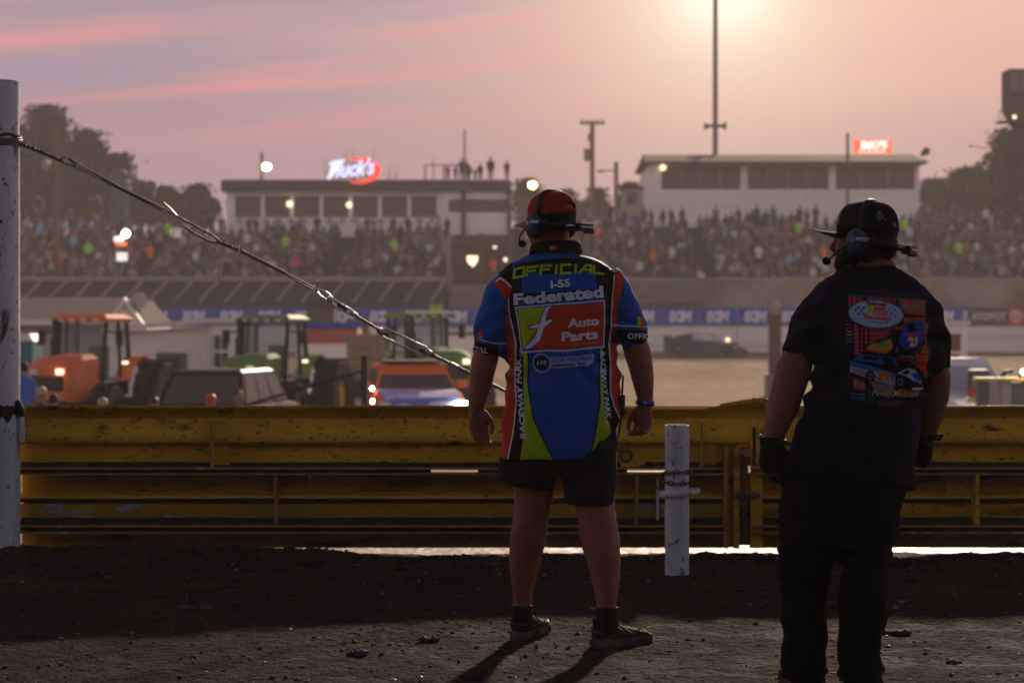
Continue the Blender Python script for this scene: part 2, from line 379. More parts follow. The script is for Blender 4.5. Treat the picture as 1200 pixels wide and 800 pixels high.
# ---------------------------------------------------------------- ground
def sstep(a, b, x):
    t = min(1, max(0, (x - a) / (b - a))); return t * t * (3 - 2 * t)
def base_h(x, y):
    if y < 11.3: h = 0.0
    elif y < 30: h = -0.06 * sstep(11.1, 12.2, y) - 1.14 * sstep(11.8, 30, y)
    elif y < 84: h = -1.2
    elif y < 114: h = -1.2 + 1.14 * sstep(84, 114, y)
    else: h = -0.06
    if y < 11: h -= 0.085 * sstep(0.2, -2.6, x) * sstep(10.4, 9.2, y)
    return h
def ground_h(x, y):
    h = base_h(x, y)
    if y < 14 and abs(x) < 8:
        p = Vector((x, y, 0))
        h += 0.014 * (noise.noise(p * 1.3)) + 0.008 * noise.noise(p * 4) + 0.005 * noise.noise(p * 11 + Vector((9, 0, 0))) + 0.005 * noise.noise(p * 26)
        ridge = math.exp(-((y - 10.72 - 0.12 * noise.noise(Vector((x * 0.8, 3, 0)))) / 0.20) ** 2)
        amp = 0.050 + 0.050 * sstep(-0.45, -1.35, x) + 0.012 * noise.noise(Vector((x * 2.2, 7, 1)))
        h += ridge * (amp + 0.022 * noise.noise(p * 14 + Vector((0, 0, 5))))
        h *= 1
    elif y < 90: h += 0.03 * noise.noise(Vector((x * 0.3, y * 0.3, 0)))
    return h
def grid(name, xs, ys, mat):
    vs = [(x, y, ground_h(x, y)) for y in ys for x in xs]; n = len(xs)
    fs = [(j * n + i, j * n + i + 1, (j + 1) * n + i + 1, (j + 1) * n + i) for j in range(len(ys) - 1) for i in range(n - 1)]
    me = bpy.data.meshes.new(name); me.from_pydata(vs, [], fs); me.materials.append(mat); me.shade_smooth()
    o = bpy.data.objects.new(name, me); col.objects.link(o); o['kind'] = 'structure'; return o
def dirt(name, c1, c2, c3, rough, rough2, scale=1.0, bump=1.0, bdist=0.03, spec_=.22):
    global nt
    m = bpy.data.materials.new(name); m.use_nodes = True; nt = m.node_tree; bs = nt.nodes['Principled BSDF']
    t = N('ShaderNodeTexCoord')
    def nz_(s, d=6, dist=0.2):
        n = N('ShaderNodeTexNoise'); n.inputs['Scale'].default_value = s * scale; n.inputs['Detail'].default_value = d; n.inputs['Distortion'].default_value = dist
        L(t.outputs['Object'], n.inputs['Vector']); return n.outputs['Fac']
    a = ramp(nz_(1.1), [(0.35, c1), (0.65, c2)], 'LINEAR')
    a = mix(ramp(nz_(7), [(0.50, (0, 0, 0, 1)), (0.66, (1, 1, 1, 1))], 'LINEAR'), a, c3)
    fine = nz_(45, 8)
    a = mix(0.75, a, mix(1.0, a, ramp(fine, [(0.3, (0.35, 0.35, 0.35, 1)), (0.72, (1.5, 1.45, 1.4, 1))], 'LINEAR'), 'MULTIPLY'))
    L(a, bs.inputs['Base Color'])
    wet = ramp(nz_(2.6, 8, 0.6), [(0.47, (0, 0, 0, 1)), (0.60, (1, 1, 1, 1))], 'LINEAR')
    L(M('MULTIPLY_ADD', wet, rough2 - rough, rough), bs.inputs['Roughness'])
    vo = N('ShaderNodeTexVoronoi'); vo.inputs['Scale'].default_value = 26 * scale; L(t.outputs['Object'], vo.inputs['Vector'])
    hgt = M('ADD', M('MULTIPLY', nz_(14, 10), 1.2), M('ADD', M('MULTIPLY', fine, 0.5), M('MULTIPLY', vo.outputs['Distance'], -0.35)))
    bs.inputs['Specular IOR Level'].default_value = spec_
    b = N('ShaderNodeBump'); b.inputs['Strength'].default_value = bump; b.inputs['Distance'].default_value = bdist
    L(hgt, b.inputs['Height']); L(b.outputs[0], bs.inputs['Normal'])
    return m
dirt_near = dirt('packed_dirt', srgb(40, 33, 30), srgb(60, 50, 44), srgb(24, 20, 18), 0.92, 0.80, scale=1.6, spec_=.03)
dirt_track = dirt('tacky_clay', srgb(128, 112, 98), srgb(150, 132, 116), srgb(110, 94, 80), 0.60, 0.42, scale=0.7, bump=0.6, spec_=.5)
dirt_far = dirt('dry_infield_dirt', srgb(150, 128, 100), srgb(176, 152, 120), srgb(126, 106, 84), 0.95, 0.9, scale=0.12, bump=0.5, bdist=0.15, spec_=.05)
grass_far = dirt('far_dusty_ground', srgb(70, 66, 52), srgb(92, 84, 66), srgb(56, 56, 42), 0.95, 0.95, scale=0.05, bump=0.3)
def spread(vals): return sorted(set(round(v, 4) for v in vals))
fx = [-1500, -700, -300, -120, -60, -30, -18, -12, -8, -6, -5] + list(np.arange(-4.2, 4.2, 0.024)) + [4.2, 5, 6, 8, 12, 18, 30, 60, 120, 300, 700, 1500]
fx2 = [-1500, -700, -300, -120, -60, -30, -18, -12] + list(np.arange(-8, 8.01, 0.5)) + [12, 18, 30, 60, 120, 300, 700, 1500]
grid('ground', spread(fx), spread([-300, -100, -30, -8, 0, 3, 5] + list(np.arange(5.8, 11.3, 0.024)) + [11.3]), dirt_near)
grid('race_track', spread(fx), spread([11.3] + list(np.arange(11.3, 13.2, 0.06)) + list(np.arange(13.2, 30, 1.2)) + [30]), dirt_track)
xs3 = [-1500, -700, -300] + list(np.arange(-160, 161, 4.0)) + [300, 700, 1500]
grid('infield', xs3, [30, 34, 38, 42, 48, 54, 60, 66, 72, 78, 84], dirt_far)
grid('far_straight', xs3, [84, 88, 92, 96, 100, 104, 108, 112, 116.5], dirt_far)
grid('far_ground', xs3, [116.5, 125, 150, 200, 300, 600, 1500], grass_far)

# loose clods and gravel
def ico():
    bm = bmesh.new(); bmesh.ops.create_icosphere(bm, subdivisions=1, radius=1.0)
    v = [tuple(x.co) for x in bm.verts]; f = [tuple(y.index for y in x.verts) for x in bm.faces]; bm.free(); return v, f
IV, IF = ico()
rnd = random.Random(3)
g = MB()
for k in range(6500):
    y = 5.9 + 5.2 * rnd.random() ** 0.8; x = (rnd.random() - 0.5) * 0.60 * y
    if rnd.random() < 0.30: y = 10.72 + rnd.gauss(0, 0.22)
    r = 0.0022 + 0.011 * rnd.random() ** 5
    z = ground_h(x, y)
    s = [r * rnd.uniform(0.7, 1.5), r * rnd.uniform(0.7, 1.4), r * rnd.uniform(0.4, 0.9)]; a = rnd.random() * 6.3
    vs = []
    for q in IV:
        j = rnd.uniform(0.8, 1.2); vx, vy = q[0] * s[0] * j, q[1] * s[1] * j
        vs.append((x + vx * math.cos(a) - vy * math.sin(a), y + vx * math.sin(a) + vy * math.cos(a), z + q[2] * s[2] * j + s[2] * 0.3))
    g.add(vs, IF, 0 if rnd.random() < 0.9 else 1)
gravel_a = material('dark_gravel', S(58, 48, 42), 0.85, var=0.4, vscale=40, bump=0.5, bscale=90)
gravel_b = material('pale_gravel', S(112, 100, 90), 0.55, var=0.3, vscale=40)
o = g.build('gravel', [gravel_a, gravel_b], kind='stuff'); tag(o, 'loose gravel and small clods strewn over the packed dirt', 'gravel')
clods = [((415, 768), 0.045), ((505, 752), 0.05), ((1048, 744), 0.05), ((228, 715), 0.05), ((1120, 777), 0.03), ((575, 663), 0.04), ((690, 750 - 65), 0.035)]
clab = ['dark clod of dirt lying in front of the left leg shadow, lower middle', 'dark flattish clod on the lit dirt left of the man in shorts', 'dark crumbly clod on the lit dirt right of the man in jeans',
        'dark flat clod in the shaded dirt below the left end of the gate', 'small dark clod near the lower right corner', 'clod on the dirt ridge just under the yellow gate left of the man in shorts', 'pale clod between the bare legs and the short post']
def find_ground(px, py):
    d = 6.0
    while d < 11 and at(px, py, d).z > ground_h(at(px, py, d).x, d): d += 0.01
    return at(px, py, d)
for ((px, py), r), lb in zip(clods, clab):
    p = find_ground(px, py); m = MB()
    for k in range(4):
        c = (rnd.uniform(-r, r), rnd.uniform(-r, r) * 0.7, r * 0.2)
        m.add([(c[0] + q[0] * r * rnd.uniform(0.4, 0.8), c[1] + q[1] * r * 0.6 * rnd.uniform(0.7, 1), c[2] + q[2] * r * 0.4 * rnd.uniform(0.6, 1)) for q in IV], IF)
    o = m.build('dirt_clod', gravel_a); o.location = p; tag(o, lb, 'clod', 'clods of dirt on the ground')

# ---------------------------------------------------------------- yellow steel gate, two leaves
GY = 11.0; GS = F / GY
gx = lambda px: (px - 600) / GS
gz = lambda py: CAMZ - (py - HZ) / GS
def extr(name, poly, x0, x1, mat, parent, seg=1, wob=0.0, seed=0.0, smooth=35, topfn=None):
    """a rolled section: a (y, z) outline carried along x, slightly bent and dented"""
    m = MB(); n = max(1, int((x1 - x0) / 0.06)) if (wob or topfn) else 1; rings = []
    for k in range(n + 1):
        x = x0 + (x1 - x0) * k / n; ring = []
        for (y, z) in poly:
            dy = wob * noise.noise(Vector((x * 1.7, z * 6, seed))) + wob * 0.5 * noise.noise(Vector((x * 6, z * 9, seed)))
            dz = wob * 0.5 * noise.noise(Vector((x * 1.1, 4.0, seed)))
            if topfn: dz += topfn(x, z)
            ring.append((x, y + dy, z + dz))
        rings.append(ring)
    m.loft(rings); return m.build(name, mat, parent, smooth=smooth)
def sheet(pts, t=0.006):
    """closed outline of a bent sheet whose front follows pts (from top down)"""
    return list(pts) + [(y + t, z) for y, z in reversed(pts)]
railp = [(10.925, .852), (10.928, .838), (10.950, .822), (10.985, .800), (10.998, .780), (10.996, .762), (10.975, .735), (10.950, .705), (10.940, .675), (10.944, .652), (10.962, .638)]
def leaf(root, x0, x1, rp, slot, seed, top=None, right=False):
    extr('top_rail', sheet(rp), x0, x1, yellow, root, wob=0.006, seed=seed, topfn=top)
    extr('upper_plate', [(11.0, .628), (11.0, .512), (11.012, .512), (11.012, .628)], x0, x1, yellow, root, wob=0.004, seed=seed + 1)
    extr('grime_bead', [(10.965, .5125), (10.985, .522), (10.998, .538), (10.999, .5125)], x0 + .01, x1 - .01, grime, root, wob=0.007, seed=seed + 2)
    extr('upper_flange', [(10.895, .512), (10.895, .503), (11.012, .503), (11.012, .5115)], x0, x1, bare, root, wob=0.002, seed=seed + 3)
    extr('lower_flange', [(10.893, .483), (10.893, .474), (11.078, .474), (11.078, .483)], x0, x1, bare, root, wob=0.002, seed=seed + 4)
    # dark web between the two flanges, open where daylight shows through
    for a, b in slot: m = MB(); m.b2(a, b, 11.0, 11.01, .4780, .5078); m.build('flange_web', black_gap, root)
    extr('recess_plate', [(11.06, .473), (11.06, .31), (11.07, .31), (11.07, .473)], x0, x1, yellow_dirty, root, wob=0.004, seed=seed + 5)
    extr('ledge', [(11.02, .36), (10.99, .352), (10.985, .338), (11.058, .338), (11.058, .372)], x0, x1, yellow, root, wob=0.004, seed=seed + 6)
    extr('ledge_grime_bar', [(11.01, .3375), (11.01, .312), (11.058, .312), (11.058, .3375)], x0, x1, black_gap, root, wob=0.003, seed=seed + 7)  # bar of black grime under the ledge
    extr('middle_plate', [(11.0, .307), (11.0, .2), (11.012, .2), (11.012, .307)], x0, x1, yellow_peel if not right else yellow_dirty, root, wob=0.004, seed=seed + 8)
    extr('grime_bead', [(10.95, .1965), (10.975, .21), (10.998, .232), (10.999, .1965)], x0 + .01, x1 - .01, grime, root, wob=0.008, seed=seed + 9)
    extr('upper_flange', [(10.895, .196), (10.895, .187), (11.012, .187), (11.012, .196)], x0, x1, bare, root, wob=0.002, seed=seed + 10)
    extr('lower_flange', [(10.893, .162), (10.893, .153), (11.06, .153), (11.06, .162)], x0, x1, bare, root, wob=0.002, seed=seed + 11)
    m = MB(); m.b2(x0, x1, 11.0, 11.01, .1625, .1865); m.build('flange_web', black_gap, root)
    extr('bottom_beam', [(11.05, .1525), (11.05, .075), (11.02, .070), (11.02, .062), (11.07, .062), (11.07, .1525)], x0, x1, yellow_dirty, root, wob=0.004, seed=seed + 12)
def backing(root, x0, x1, seed):  # sheets added behind the rails to stop sun leaking through the gaps
    extr('sun_block_sheet', [(11.075, .845), (11.075, .5125), (11.081, .5125), (11.081, .845)], x0, x1, yellow_dirty, root, wob=0.003, seed=seed)
    extr('sun_block_sheet', [(11.075, .4725), (11.075, .07), (11.081, .07), (11.081, .4725)], x0, x1, yellow_dirty, root, wob=0.003, seed=seed + 3)
def bracket(root, px, w=0.09, z0=.505, z1=.765, y=10.93):
    x = gx(px); m = MB(); m.b2(x, x + .008, y - .035, y + .06, z0, z1); m.b2(x + .008, x + w, y + .045, y + .053, z0 + .02, z1)
    b = m.build('bracket', yellow, root); m = MB(); m.b2(x - .004, x + .0075, y - .039, y - .0355, z0, z1); m.build('bright_edge', bare, b); m = MB(); m.cyl((x + w * .5, y + .046, .678), (x + w * .5, y + .036, .678), .024, 14)
    m.cyl((x + w * .5, y + .036, .678), (x + w * .5, y + .022, .678), .012, 6); m.build('bolt', rust, b, smooth=35)
def stiffener(root, px, z0, z1, y0=10.90, y1=11.055, t=.016, mat=None):
    x = gx(px); m = MB(); m.b2(x - t / 2, x + t / 2, y0, y1, z0, z1); m.build('stiffener', mat or bare, root)
XL, XJ, XR = gx(23), gx(848), 4.6
gate = thing('steel_gate', 'long yellow steel gate leaf of stacked rails behind the man in the blue jersey', 'gate', (0, 0, 0))
lift = lambda x, z: 0.0
def kink(x, z):
    if z < .76: return 0
    a = gx(815); return (0.045 * sstep(a, gx(895), x) - .012 * sstep(gx(600), gx(815), x) + .01) * (z - .76) / .09
leaf(gate, XL, XJ, railp, [(XL, gx(505)), (gx(560), gx(735)), (gx(795), XJ)], 2.0, top=lambda x, z: kink(x, z) - (.01 * (z - .76) / .09 if z > .76 else 0))
bracket(gate, 250); bracket(gate, 820); backing(gate, XL, gx(884), 31.0)
extr('top_rail', sheet([(y + .004, z) for y, z in railp]), gx(842), gx(897), yellow, gate, wob=.005, seed=4.4, topfn=lambda x, z: kink(x, z) if z > .76 else 0)
stiffener(gate, 325, .197, .473); stiffener(gate, 745, .197, .473); stiffener(gate, 770, .22, .46, 10.96, 11.05, .014, white_post)
m = MB(); m.tube([(gx(366), 10.90, .474), (gx(365), 10.905, .45), (gx(364), 10.92, .425)], .006, 6); m.build('wire_stub', bare, gate)
# weld patches, the lug the guy wire is shackled to
lug = MB(); lug.prism([(gx(722), .585), (gx(733), .612), (gx(742), .60), (gx(757), .535), (gx(745), .515), (gx(728), .515)], 'y', 10.955, 10.975)
lug = lug.build('anchor_lug', yellow, gate); m = MB(); m.tube([(gx(733) + .03 * math.cos(a), 10.945, .575 + .03 * math.sin(a)) for a in np.linspace(0, 2 * math.pi, 15)], .009, 8); m.build('lug_ring', rust, lug, smooth=40)
for k, (px, py, r) in enumerate([(430, 566, .03), (655, 536, .03), (130, 560, .03)]): pass
# end post with hinge pin, between the leaves
for (pa, pb, y0, y1, z0, z1, mt) in ((846, 851, 10.88, 11.08, .075, .63, bare), (857, 863, 10.86, 10.95, .075, .62, yellow_dirty), (863, 876, 10.97, 11.0, .28, .70, yellow), (851, 857, 10.93, 11.0, .075, .62, yellow_dirty)):
    m = MB(); m.b2(gx(pa), gx(pb), y0, y1, z0, z1); m.build('end_plate', mt, gate)
m = MB(); m.b2(gx(861), gx(879), 10.85, 10.97, .588, .612); m.b2(gx(868), gx(878), 10.84, 10.852, .58, .62); hp = m.build('hinge_bracket', bare, gate)
m = MB(); m.cyl((gx(869), 10.90, .60), (gx(869), 10.90, .10), .013, 10); m.cyl((gx(869), 10.90, .625), (gx(869), 10.90, .612), .02, 10); m.build('hinge_pin', rust, hp, smooth=40)
m = MB(); m.tube([(gx(859), 10.87, .365), (gx(872), 10.86, .361), (gx(886), 10.87, .367)], [.022, .028, .018], 10, flat=1.0); m.cyl((gx(869), 10.90, .372), (gx(869), 10.90, .36), .05, 14); m.build('hinge_collar', rust, hp, smooth=40)
gate2 = thing('steel_gate', 'shorter yellow steel gate leaf at the right behind the man in the black t-shirt', 'gate', (0, 0, 0)); backing(gate2, gx(884.5), XR, 40.0)
leaf(gate2, gx(880), XR, [(y, z + (.0 if z > .7 else 0)) for y, z in railp], [(gx(880), XR)], 9.0, right=True, top=lambda x, z: 0.045 * sstep(gx(905), gx(885), x) * (z - .76) / .09 if z > .76 else 0)
for px in (882, 918): stiffener(gate2, px, .52, .74, 10.93, 11.0, .018, yellow)
m = MB(); m.b2(gx(878), gx(892), 10.93, 10.945, .075, .73); m.build('end_plate', yellow, gate2)
m = MB(); m.cyl((gx(898), 10.915, .862), (gx(898), 10.945, .862), .026, 16); m.build('washer', bare, gate2, smooth=40)
m = MB(); m.b2(gx(1111), gx(1138), 11.03, 11.045, .2, .473); m.build('cover_plate', yellow, gate2); stiffener(gate2, 1141, .197, .473, t=.02, mat=yellow)
m = MB(); m.b2(gx(905), gx(925), 11.03, 11.045, .2, .30); m.build('cover_plate', yellow, gate2)
m = MB(); m.b2(gx(1165), gx(1199), 11.035, 11.05, .2, .30); m.build('cover_plate', yellow, gate2)

# ---------------------------------------------------------------- posts
def post_shell(x, y, r, z0, z1, wob=0.002, dent=0.0, seed=0):
    m = MB(); rings = []; n = 40; k = int((z1 - z0) / 0.03)
    for j in range(k + 1):
        z = z0 + (z1 - z0) * j / k
        rings.append([(x + (r + wob * noise.noise(Vector((math.cos(a) * 3, math.sin(a) * 3, z * 4 + seed)))) * math.cos(a), y + (r + wob * noise.noise(Vector((math.cos(a) * 3 + 7, math.sin(a) * 3, z * 4 + seed)))) * math.sin(a), z) for a in [2 * math.pi * i / n for i in range(n)]])
    m.loft(rings); return m
PYd = 10.86; ps = F / PYd
lx = (2 - 600) / ps; lr = 21.0 / ps; lz = lambda py: CAMZ - (py - HZ) / ps
tall = thing('steel_post', 'tall white painted steel post wrapped in wire at the left edge, gate hinged to it', 'post', (lx, PYd, 0))
post_shell(0, 0, lr, -0.1, lz(97), 0.003).build('pipe', white_post, tall, smooth=40)
m = MB(); m.cyl((0, 0, lz(97)), (0, 0, lz(97) + .006), lr * 0.9, 32); m.build('cap_plate', rust, tall, smooth=40)
def wrap(m, z, r, turns, rad, drift=.012, n=26, tilt=.02, ph=0):
    m.tube([((r) * math.cos(a + ph), (r) * math.sin(a + ph), z + drift * a / 6.28 + tilt * math.sin(a + ph + 1)) for a in np.linspace(0, 6.283 * turns, int(n * turns))], rad, 6)
m = MB(); wrap(m, lz(172), lr + .006, 4.2, .006, .009, tilt=.008); wrap(m, lz(169), lr + .011, 2.2, .006, .012, tilt=.014, ph=2); m.build('wire_wrap', dark_steel, tall, smooth=50)
m = MB(); m.tube([(lr * math.cos(a) * 1.02, lr * math.sin(a) * 1.02, lz(160) + .006 * math.sin(a * 5)) for a in np.linspace(-2.4, 0.6, 24)], .009, 6); m.build('torn_paint_edge', rust, tall, smooth=40)
ring = []
def band(z0, z1, dr, mat, name, jag=0.0, seed=0, a0=0, a1=6.283):
    m = MB(); rings = []; n = 48
    rows = [(lr + .001, z0), (lr + dr, z0), (lr + dr, z1), (lr + .001, z1)]
    for r, z in rows:
        rings.append([(r * math.cos(a), r * math.sin(a), z + jag * noise.noise(Vector((math.cos(a) * 4, math.sin(a) * 4, seed + z * 9)))) for a in np.linspace(a0, a1, n, endpoint=(a1 - a0 < 6))])
    m.loft(rings, cap=False); m.build(name, mat, tall, smooth=40)
band(lz(489), lz(473), .006, tar, 'tar_band', .05, 3)
m = MB(); m.tube([(-.01 + lr * .0, -lr - .002, lz(262)), (.005, -lr - .003, lz(258)), (.03, -lr * .98, lz(262))], [.006, .012, .005], 8); m.build('tar_blob', tar, tall, smooth=50)
for q, (pp, zz, r) in enumerate([(.0, 314, .006), (-.01, 436, .009), (-.005, 452, .010), (-.01, 620, .016)]):
    m = MB(); a = -math.pi / 2 + pp * 10; m.ball((lr * math.cos(a), lr * math.sin(a), lz(zz)), (r, .003, r * .7), 8, 6); m.build('chipped_spot', tar, tall, smooth=50)
m = MB(); x = lr + .004
m.tube([(x + .012, -.03, lz(488)), (x + .014, -.03, lz(517))], .017, 14); m.box((x - .002, -.02, lz(502)), (.03, .03, .05)); m.build('hinge_knuckle', white_post, tall, smooth=40)
m = MB(); m.tube([(x - .015, -.03, lz(470)), (x + .012, -.04, lz(480)), (x + .016, -.03, lz(489))], [.02, .022, .012], 10); m.build('tarred_bolt', tar, tall, smooth=40)
m = MB(); m.tube([(-lr * .35, -lr - .006, lz(489)), (-lr * .35, -lr - .008, lz(520))], .013, 12); m.build('hinge_strap', white_post, tall, smooth=40)

SPd = 10.34; ss = F / SPd; sx = (793.5 - 600) / ss; sr = 14.2 / ss
# mud heaped round the foot of the tall post
short = thing('steel_post', 'short white chipped steel post standing between the two men', 'post', (sx, SPd, 0))
stz = CAMZ - (498 - HZ) / ss
post_shell(0, 0, sr, -.08, stz, .0015, seed=8).build('pipe', white_post, short, smooth=40)
m = MB(); m.cyl((0, 0, stz), (0, 0, stz + .003), sr * .86, 24); m.build('rusty_mouth', rust, short, smooth=40)
m = MB(); n = 40; zf = CAMZ - (577 - HZ) / ss
pts = [((sr * 1.55 + .012 * math.cos(a * 2 + .5)) * math.cos(a) + .008, (sr * 1.5) * math.sin(a)) for a in [2 * math.pi * i / n for i in range(n)]]
m.loft([[(a, b, zf - .011 + .006 * a / sr) for a, b in pts], [(a * 1.04, b * 1.04, zf + .006 * a / sr) for a, b in pts], [(a, b, zf + .011 + .006 * a / sr) for a, b in pts]]); m.build('collar_ring', white_post, short, smooth=50)
# rusty chain wound round the short post
ch = thing('chain', 'rusty chain wound twice round the short white post', 'chain', (sx, SPd, 0))
link_me = None
for k in range(30):
    a = k / 30 * 6.283 * 2.0; r = sr + .012; z = CAMZ - (556 - HZ) / ss + .030 * math.sin(a * .5 + 2.2) - .012
    m = MB(); m.tube([(.018 * math.cos(t), .0, .009 * math.sin(t)) for t in np.linspace(0, 6.283, 11)], .004, 5)
    if link_me is None: o = m.build('chain_link', rust, ch, smooth=60); link_me = o.data
    else: o = bpy.data.objects.new('chain_link', link_me); col.objects.link(o); o.parent = ch
    o.location = (r * math.cos(a), r * math.sin(a), z); o.rotation_euler = (R(90) if k % 2 else 0, R(12) * math.cos(a), a + math.pi / 2)

# ---------------------------------------------------------------- guy wire from the tall post down to the gate
guy = thing('guy_wire', 'grey wire rope with two turnbuckles slanting from the tall post down to the gate', 'cable', (0, 0, 0))
def gp(px, py, dy=0.0):
    t = (px - 23) / 710.0; return at(px, py, 10.80 + 0.13 * t + dy)
def seg(name, pts, r, mat, parent=guy, n=8):
    m = MB(); m.tube([gp(*p) for p in pts], r, n); return m.build(name, mat, parent, smooth=50)
def twist(name, p0, p1, r, sep, turns, mat=dark_steel):
    m = MB(); a, b = gp(*p0), gp(*p1); d = (b - a).normalized(); u = Vector((0, 1, 0)); v = d.cross(u); n = int(turns * 10) + 2
    for ph in (0, math.pi):
        m.tube([a.lerp(b, i / n) + (u * math.cos(ph + 6.283 * turns * i / n) + v * math.sin(ph + 6.283 * turns * i / n)) * sep for i in range(n + 1)], r, 6)
    return m.build(name, mat, guy, smooth=50)
twist('twisted_wire', (21, 167), (74, 189), .006, .006, 5)
seg('wire_loop', [(71, 187), (77, 183.5), (84, 187), (92, 194), (96, 199)], .0045, dark_steel)
seg('wire_loop', [(73, 188), (77, 192), (84, 194), (92, 197), (97, 200)], .0045, dark_steel)
seg('strand', [(80, 186), (92, 193), (140, 219.5), (196, 247), (240, 271), (250, 276), (256, 281), (253, 285), (246, 283), (232, 276), (215, 265)], .0062, dark_steel)
seg('strand', [(84, 191), (96, 199), (140, 221.5), (194, 249)], .0045, dark_steel)
m = MB(); a = gp(92, 197); m.tube([a + Vector((-.012, -.012, -.02)), a + Vector((.012, -.014, .02))], .008, 8); m.tube([a + Vector((-.02, -.01, -.035)), a + Vector((.004, -.016, .0))], .004, 6); m.build('wire_clip', steel, guy, smooth=50)
seg('loose_end', [(207, 253, -.01), (201, 246, -.015), (192, 238, -.02)], .0055, steel)
m = MB(); a = gp(194, 249); m.ball(a, .013, 10, 8); m.build('wire_clip', steel, guy, smooth=50)
twist('twisted_wire', (255, 283), (281, 294), .006, .005, 3)
m = MB(); a = gp(282, 293); m.tube([a + Vector((-.006, -.012, -.024)), a + Vector((.006, -.014, .024))], .008, 8); m.build('wire_clip', steel, guy, smooth=50)
seg('strand', [(280, 292), (330, 317), (371, 339), (380, 345)], .0052, dark_steel)
seg('strand', [(280, 294.5), (330, 319.5), (368, 340.5)], .0048, dark_steel)
m = MB(); a = gp(371, 338); m.tube([a + Vector((-.008, -.012, -.02)), a + Vector((.01, -.014, .04))], .009, 8); m.cyl(a + Vector((-.005, -.03, .03)), a + Vector((.025, -.03, .036)), .006, 8); m.build('wire_clip', steel, guy, smooth=50)
seg('shackle', [(375, 340), (385, 344), (390, 350), (386, 354), (377, 348), (372, 343)], .006, steel)
def turnbuckle(p0, p1, wid, r, name='turnbuckle', cap=.014):
    a, b = gp(*p0), gp(*p1); d = (b - a).normalized(); v = d.cross(Vector((0, 1, 0))); tb = None
    m = MB()
    for s in (-1, 1): m.tube([a + v * s * wid * .4, a + d * .03 + v * s * wid, b - d * .03 + v * s * wid, b + v * s * wid * .4], r, 8)
    m.tube([a - d * .012, a + d * .026], cap, 12); m.tube([b - d * .026, b + d * .012], cap, 12)
    tb = m.build(name, steel, guy, smooth=40)
    return tb, a, b, d
tb, a, b, d = turnbuckle((386, 351), (416, 369), .012, .0065)
m = MB(); m.tube([a + d * .05, b - d * .05], .010, 8); m.build('screw', rust, tb, smooth=40)
seg('threaded_rod', [(417, 370), (444, 386)], .008, dark_steel)
tb, a, b, d = turnbuckle((446, 388), (503, 414), .024, .007, cap=.019)
m = MB(); m.tube([b - d * .06, b + d * .03], .012, 8); m.build('screw', rust, tb, smooth=40); m = MB(); m.tube([a - d * .02, a + d * .05], .012, 8); m.build('screw', rust, tb, smooth=40)
seg('threaded_rod', [(505, 415), (532, 428)], .009, dark_steel); seg('coupling', [(529, 426.5), (536, 430)], .012, steel)
seg('threaded_rod', [(534, 429), (600, 462), (680, 503), (722, 520), (731, 524)], .009, dark_steel)

# ---------------------------------------------------------------- people
overlay_m = material('grey_shoe_overlay', (0.045, 0.042, 0.04), .5, spec=.4)
def xform(mb, mat):
    mb.v = [tuple(mat @ Vector(v)) for v in mb.v]; return mb
def merge(a, b):
    a.add(b.v, b.f, 0); return a
def head_mb(k=1.0, beard=False):
    m = MB()
    m.ball((0, -.012, .035), (.077, .099, .088), 20, 14); m.ball((0, .035, -.02), (.062, .062, .085), 18, 12)
    m.ball((0, .034, -.078), (.054, .056, .042), 16, 10); m.ball((0, .078, -.100), (.024, .020, .020), 12, 8)
    for s in (-1, 1):
        m.ball((s * .036, .066, -.032), (.026, .026, .03), 12, 8); m.ball((s * .079, -.002, -.008), (.010, .020, .032), 12, 8)
        m.ball((s * .026, .088, .020), (.024, .010, .009), 10, 6); m.ball((s * .010, .108, -.028), (.009, .011, .009), 8, 6)
    m.tube([(0, .090, .018), (0, .104, -.005), (0, .117, -.026), (0, .104, -.040)], [.009, .010, .013, .008], 10)
    m.ball((0, .093, -.058), (.026, .012, .007), 12, 8); m.ball((0, .092, -.069), (.022, .012, .008), 12, 8)
    return m
def hand_mb(thumb=1, palm=-1, curl=(28, 40, 30), spread=1.0, grow=1.0, fl=1.0):
    m = MB()
    def ring(z, w_, t_, x=0.0, y=0.0): return [(x + w_ * math.cos(a), y + t_ * math.sin(a), z) for a in [2 * math.pi * i / 14 for i in range(14)]]
    g_ = grow
    m.loft([ring(.02, .029 * g_, .022 * g_), ring(-.005, .029 * g_, .021 * g_), ring(-.03, .037 * g_, .020 * g_), ring(-.065, .043 * g_, .018 * g_), ring(-.092, .041 * g_, .014 * g_)])
    m.ball((thumb * .024, palm * .010, -.035), (.020 * g_, .016 * g_, .030), 12, 8)
    for k, (x, ln) in enumerate(((.0305, .94), (.0105, 1.05), (-.0100, .98), (-.0300, .80))):
        p = Vector((thumb * x, 0, -.086)); a = 0; pts = [p.copy()]; rad = [.0098 * g_]
        for l, c, r in zip((.044, .027, .021), curl, (.0093, .0085, .0070)):
            a += R(c + (k - 1.5) * 4); p = p + Vector((thumb * x * .10 * spread, palm * math.sin(a), -math.cos(a))).normalized() * l * ln * fl; pts.append(p.copy()); rad.append(r * g_)
        m.tube(pts, rad, 8); m.ball(pts[-1], rad[-1], 8, 6); m.ball(pts[1], rad[1] * 1.06, 8, 6); m.ball(pts[0], rad[0] * 1.08, 8, 6)
    tp = [Vector((thumb * .026, palm * .008, -.018)), Vector((thumb * .049, palm * .018, -.052)), Vector((thumb * .052, palm * .026, -.082)), Vector((thumb * .042, palm * .034, -.104))]
    m.tube(tp, [.016 * g_, .0125 * g_, .0105 * g_, .0085 * g_], 8); m.ball(tp[-1], .0088 * g_, 8, 6); m.ball(tp[2], .011 * g_, 8, 6)
    return m
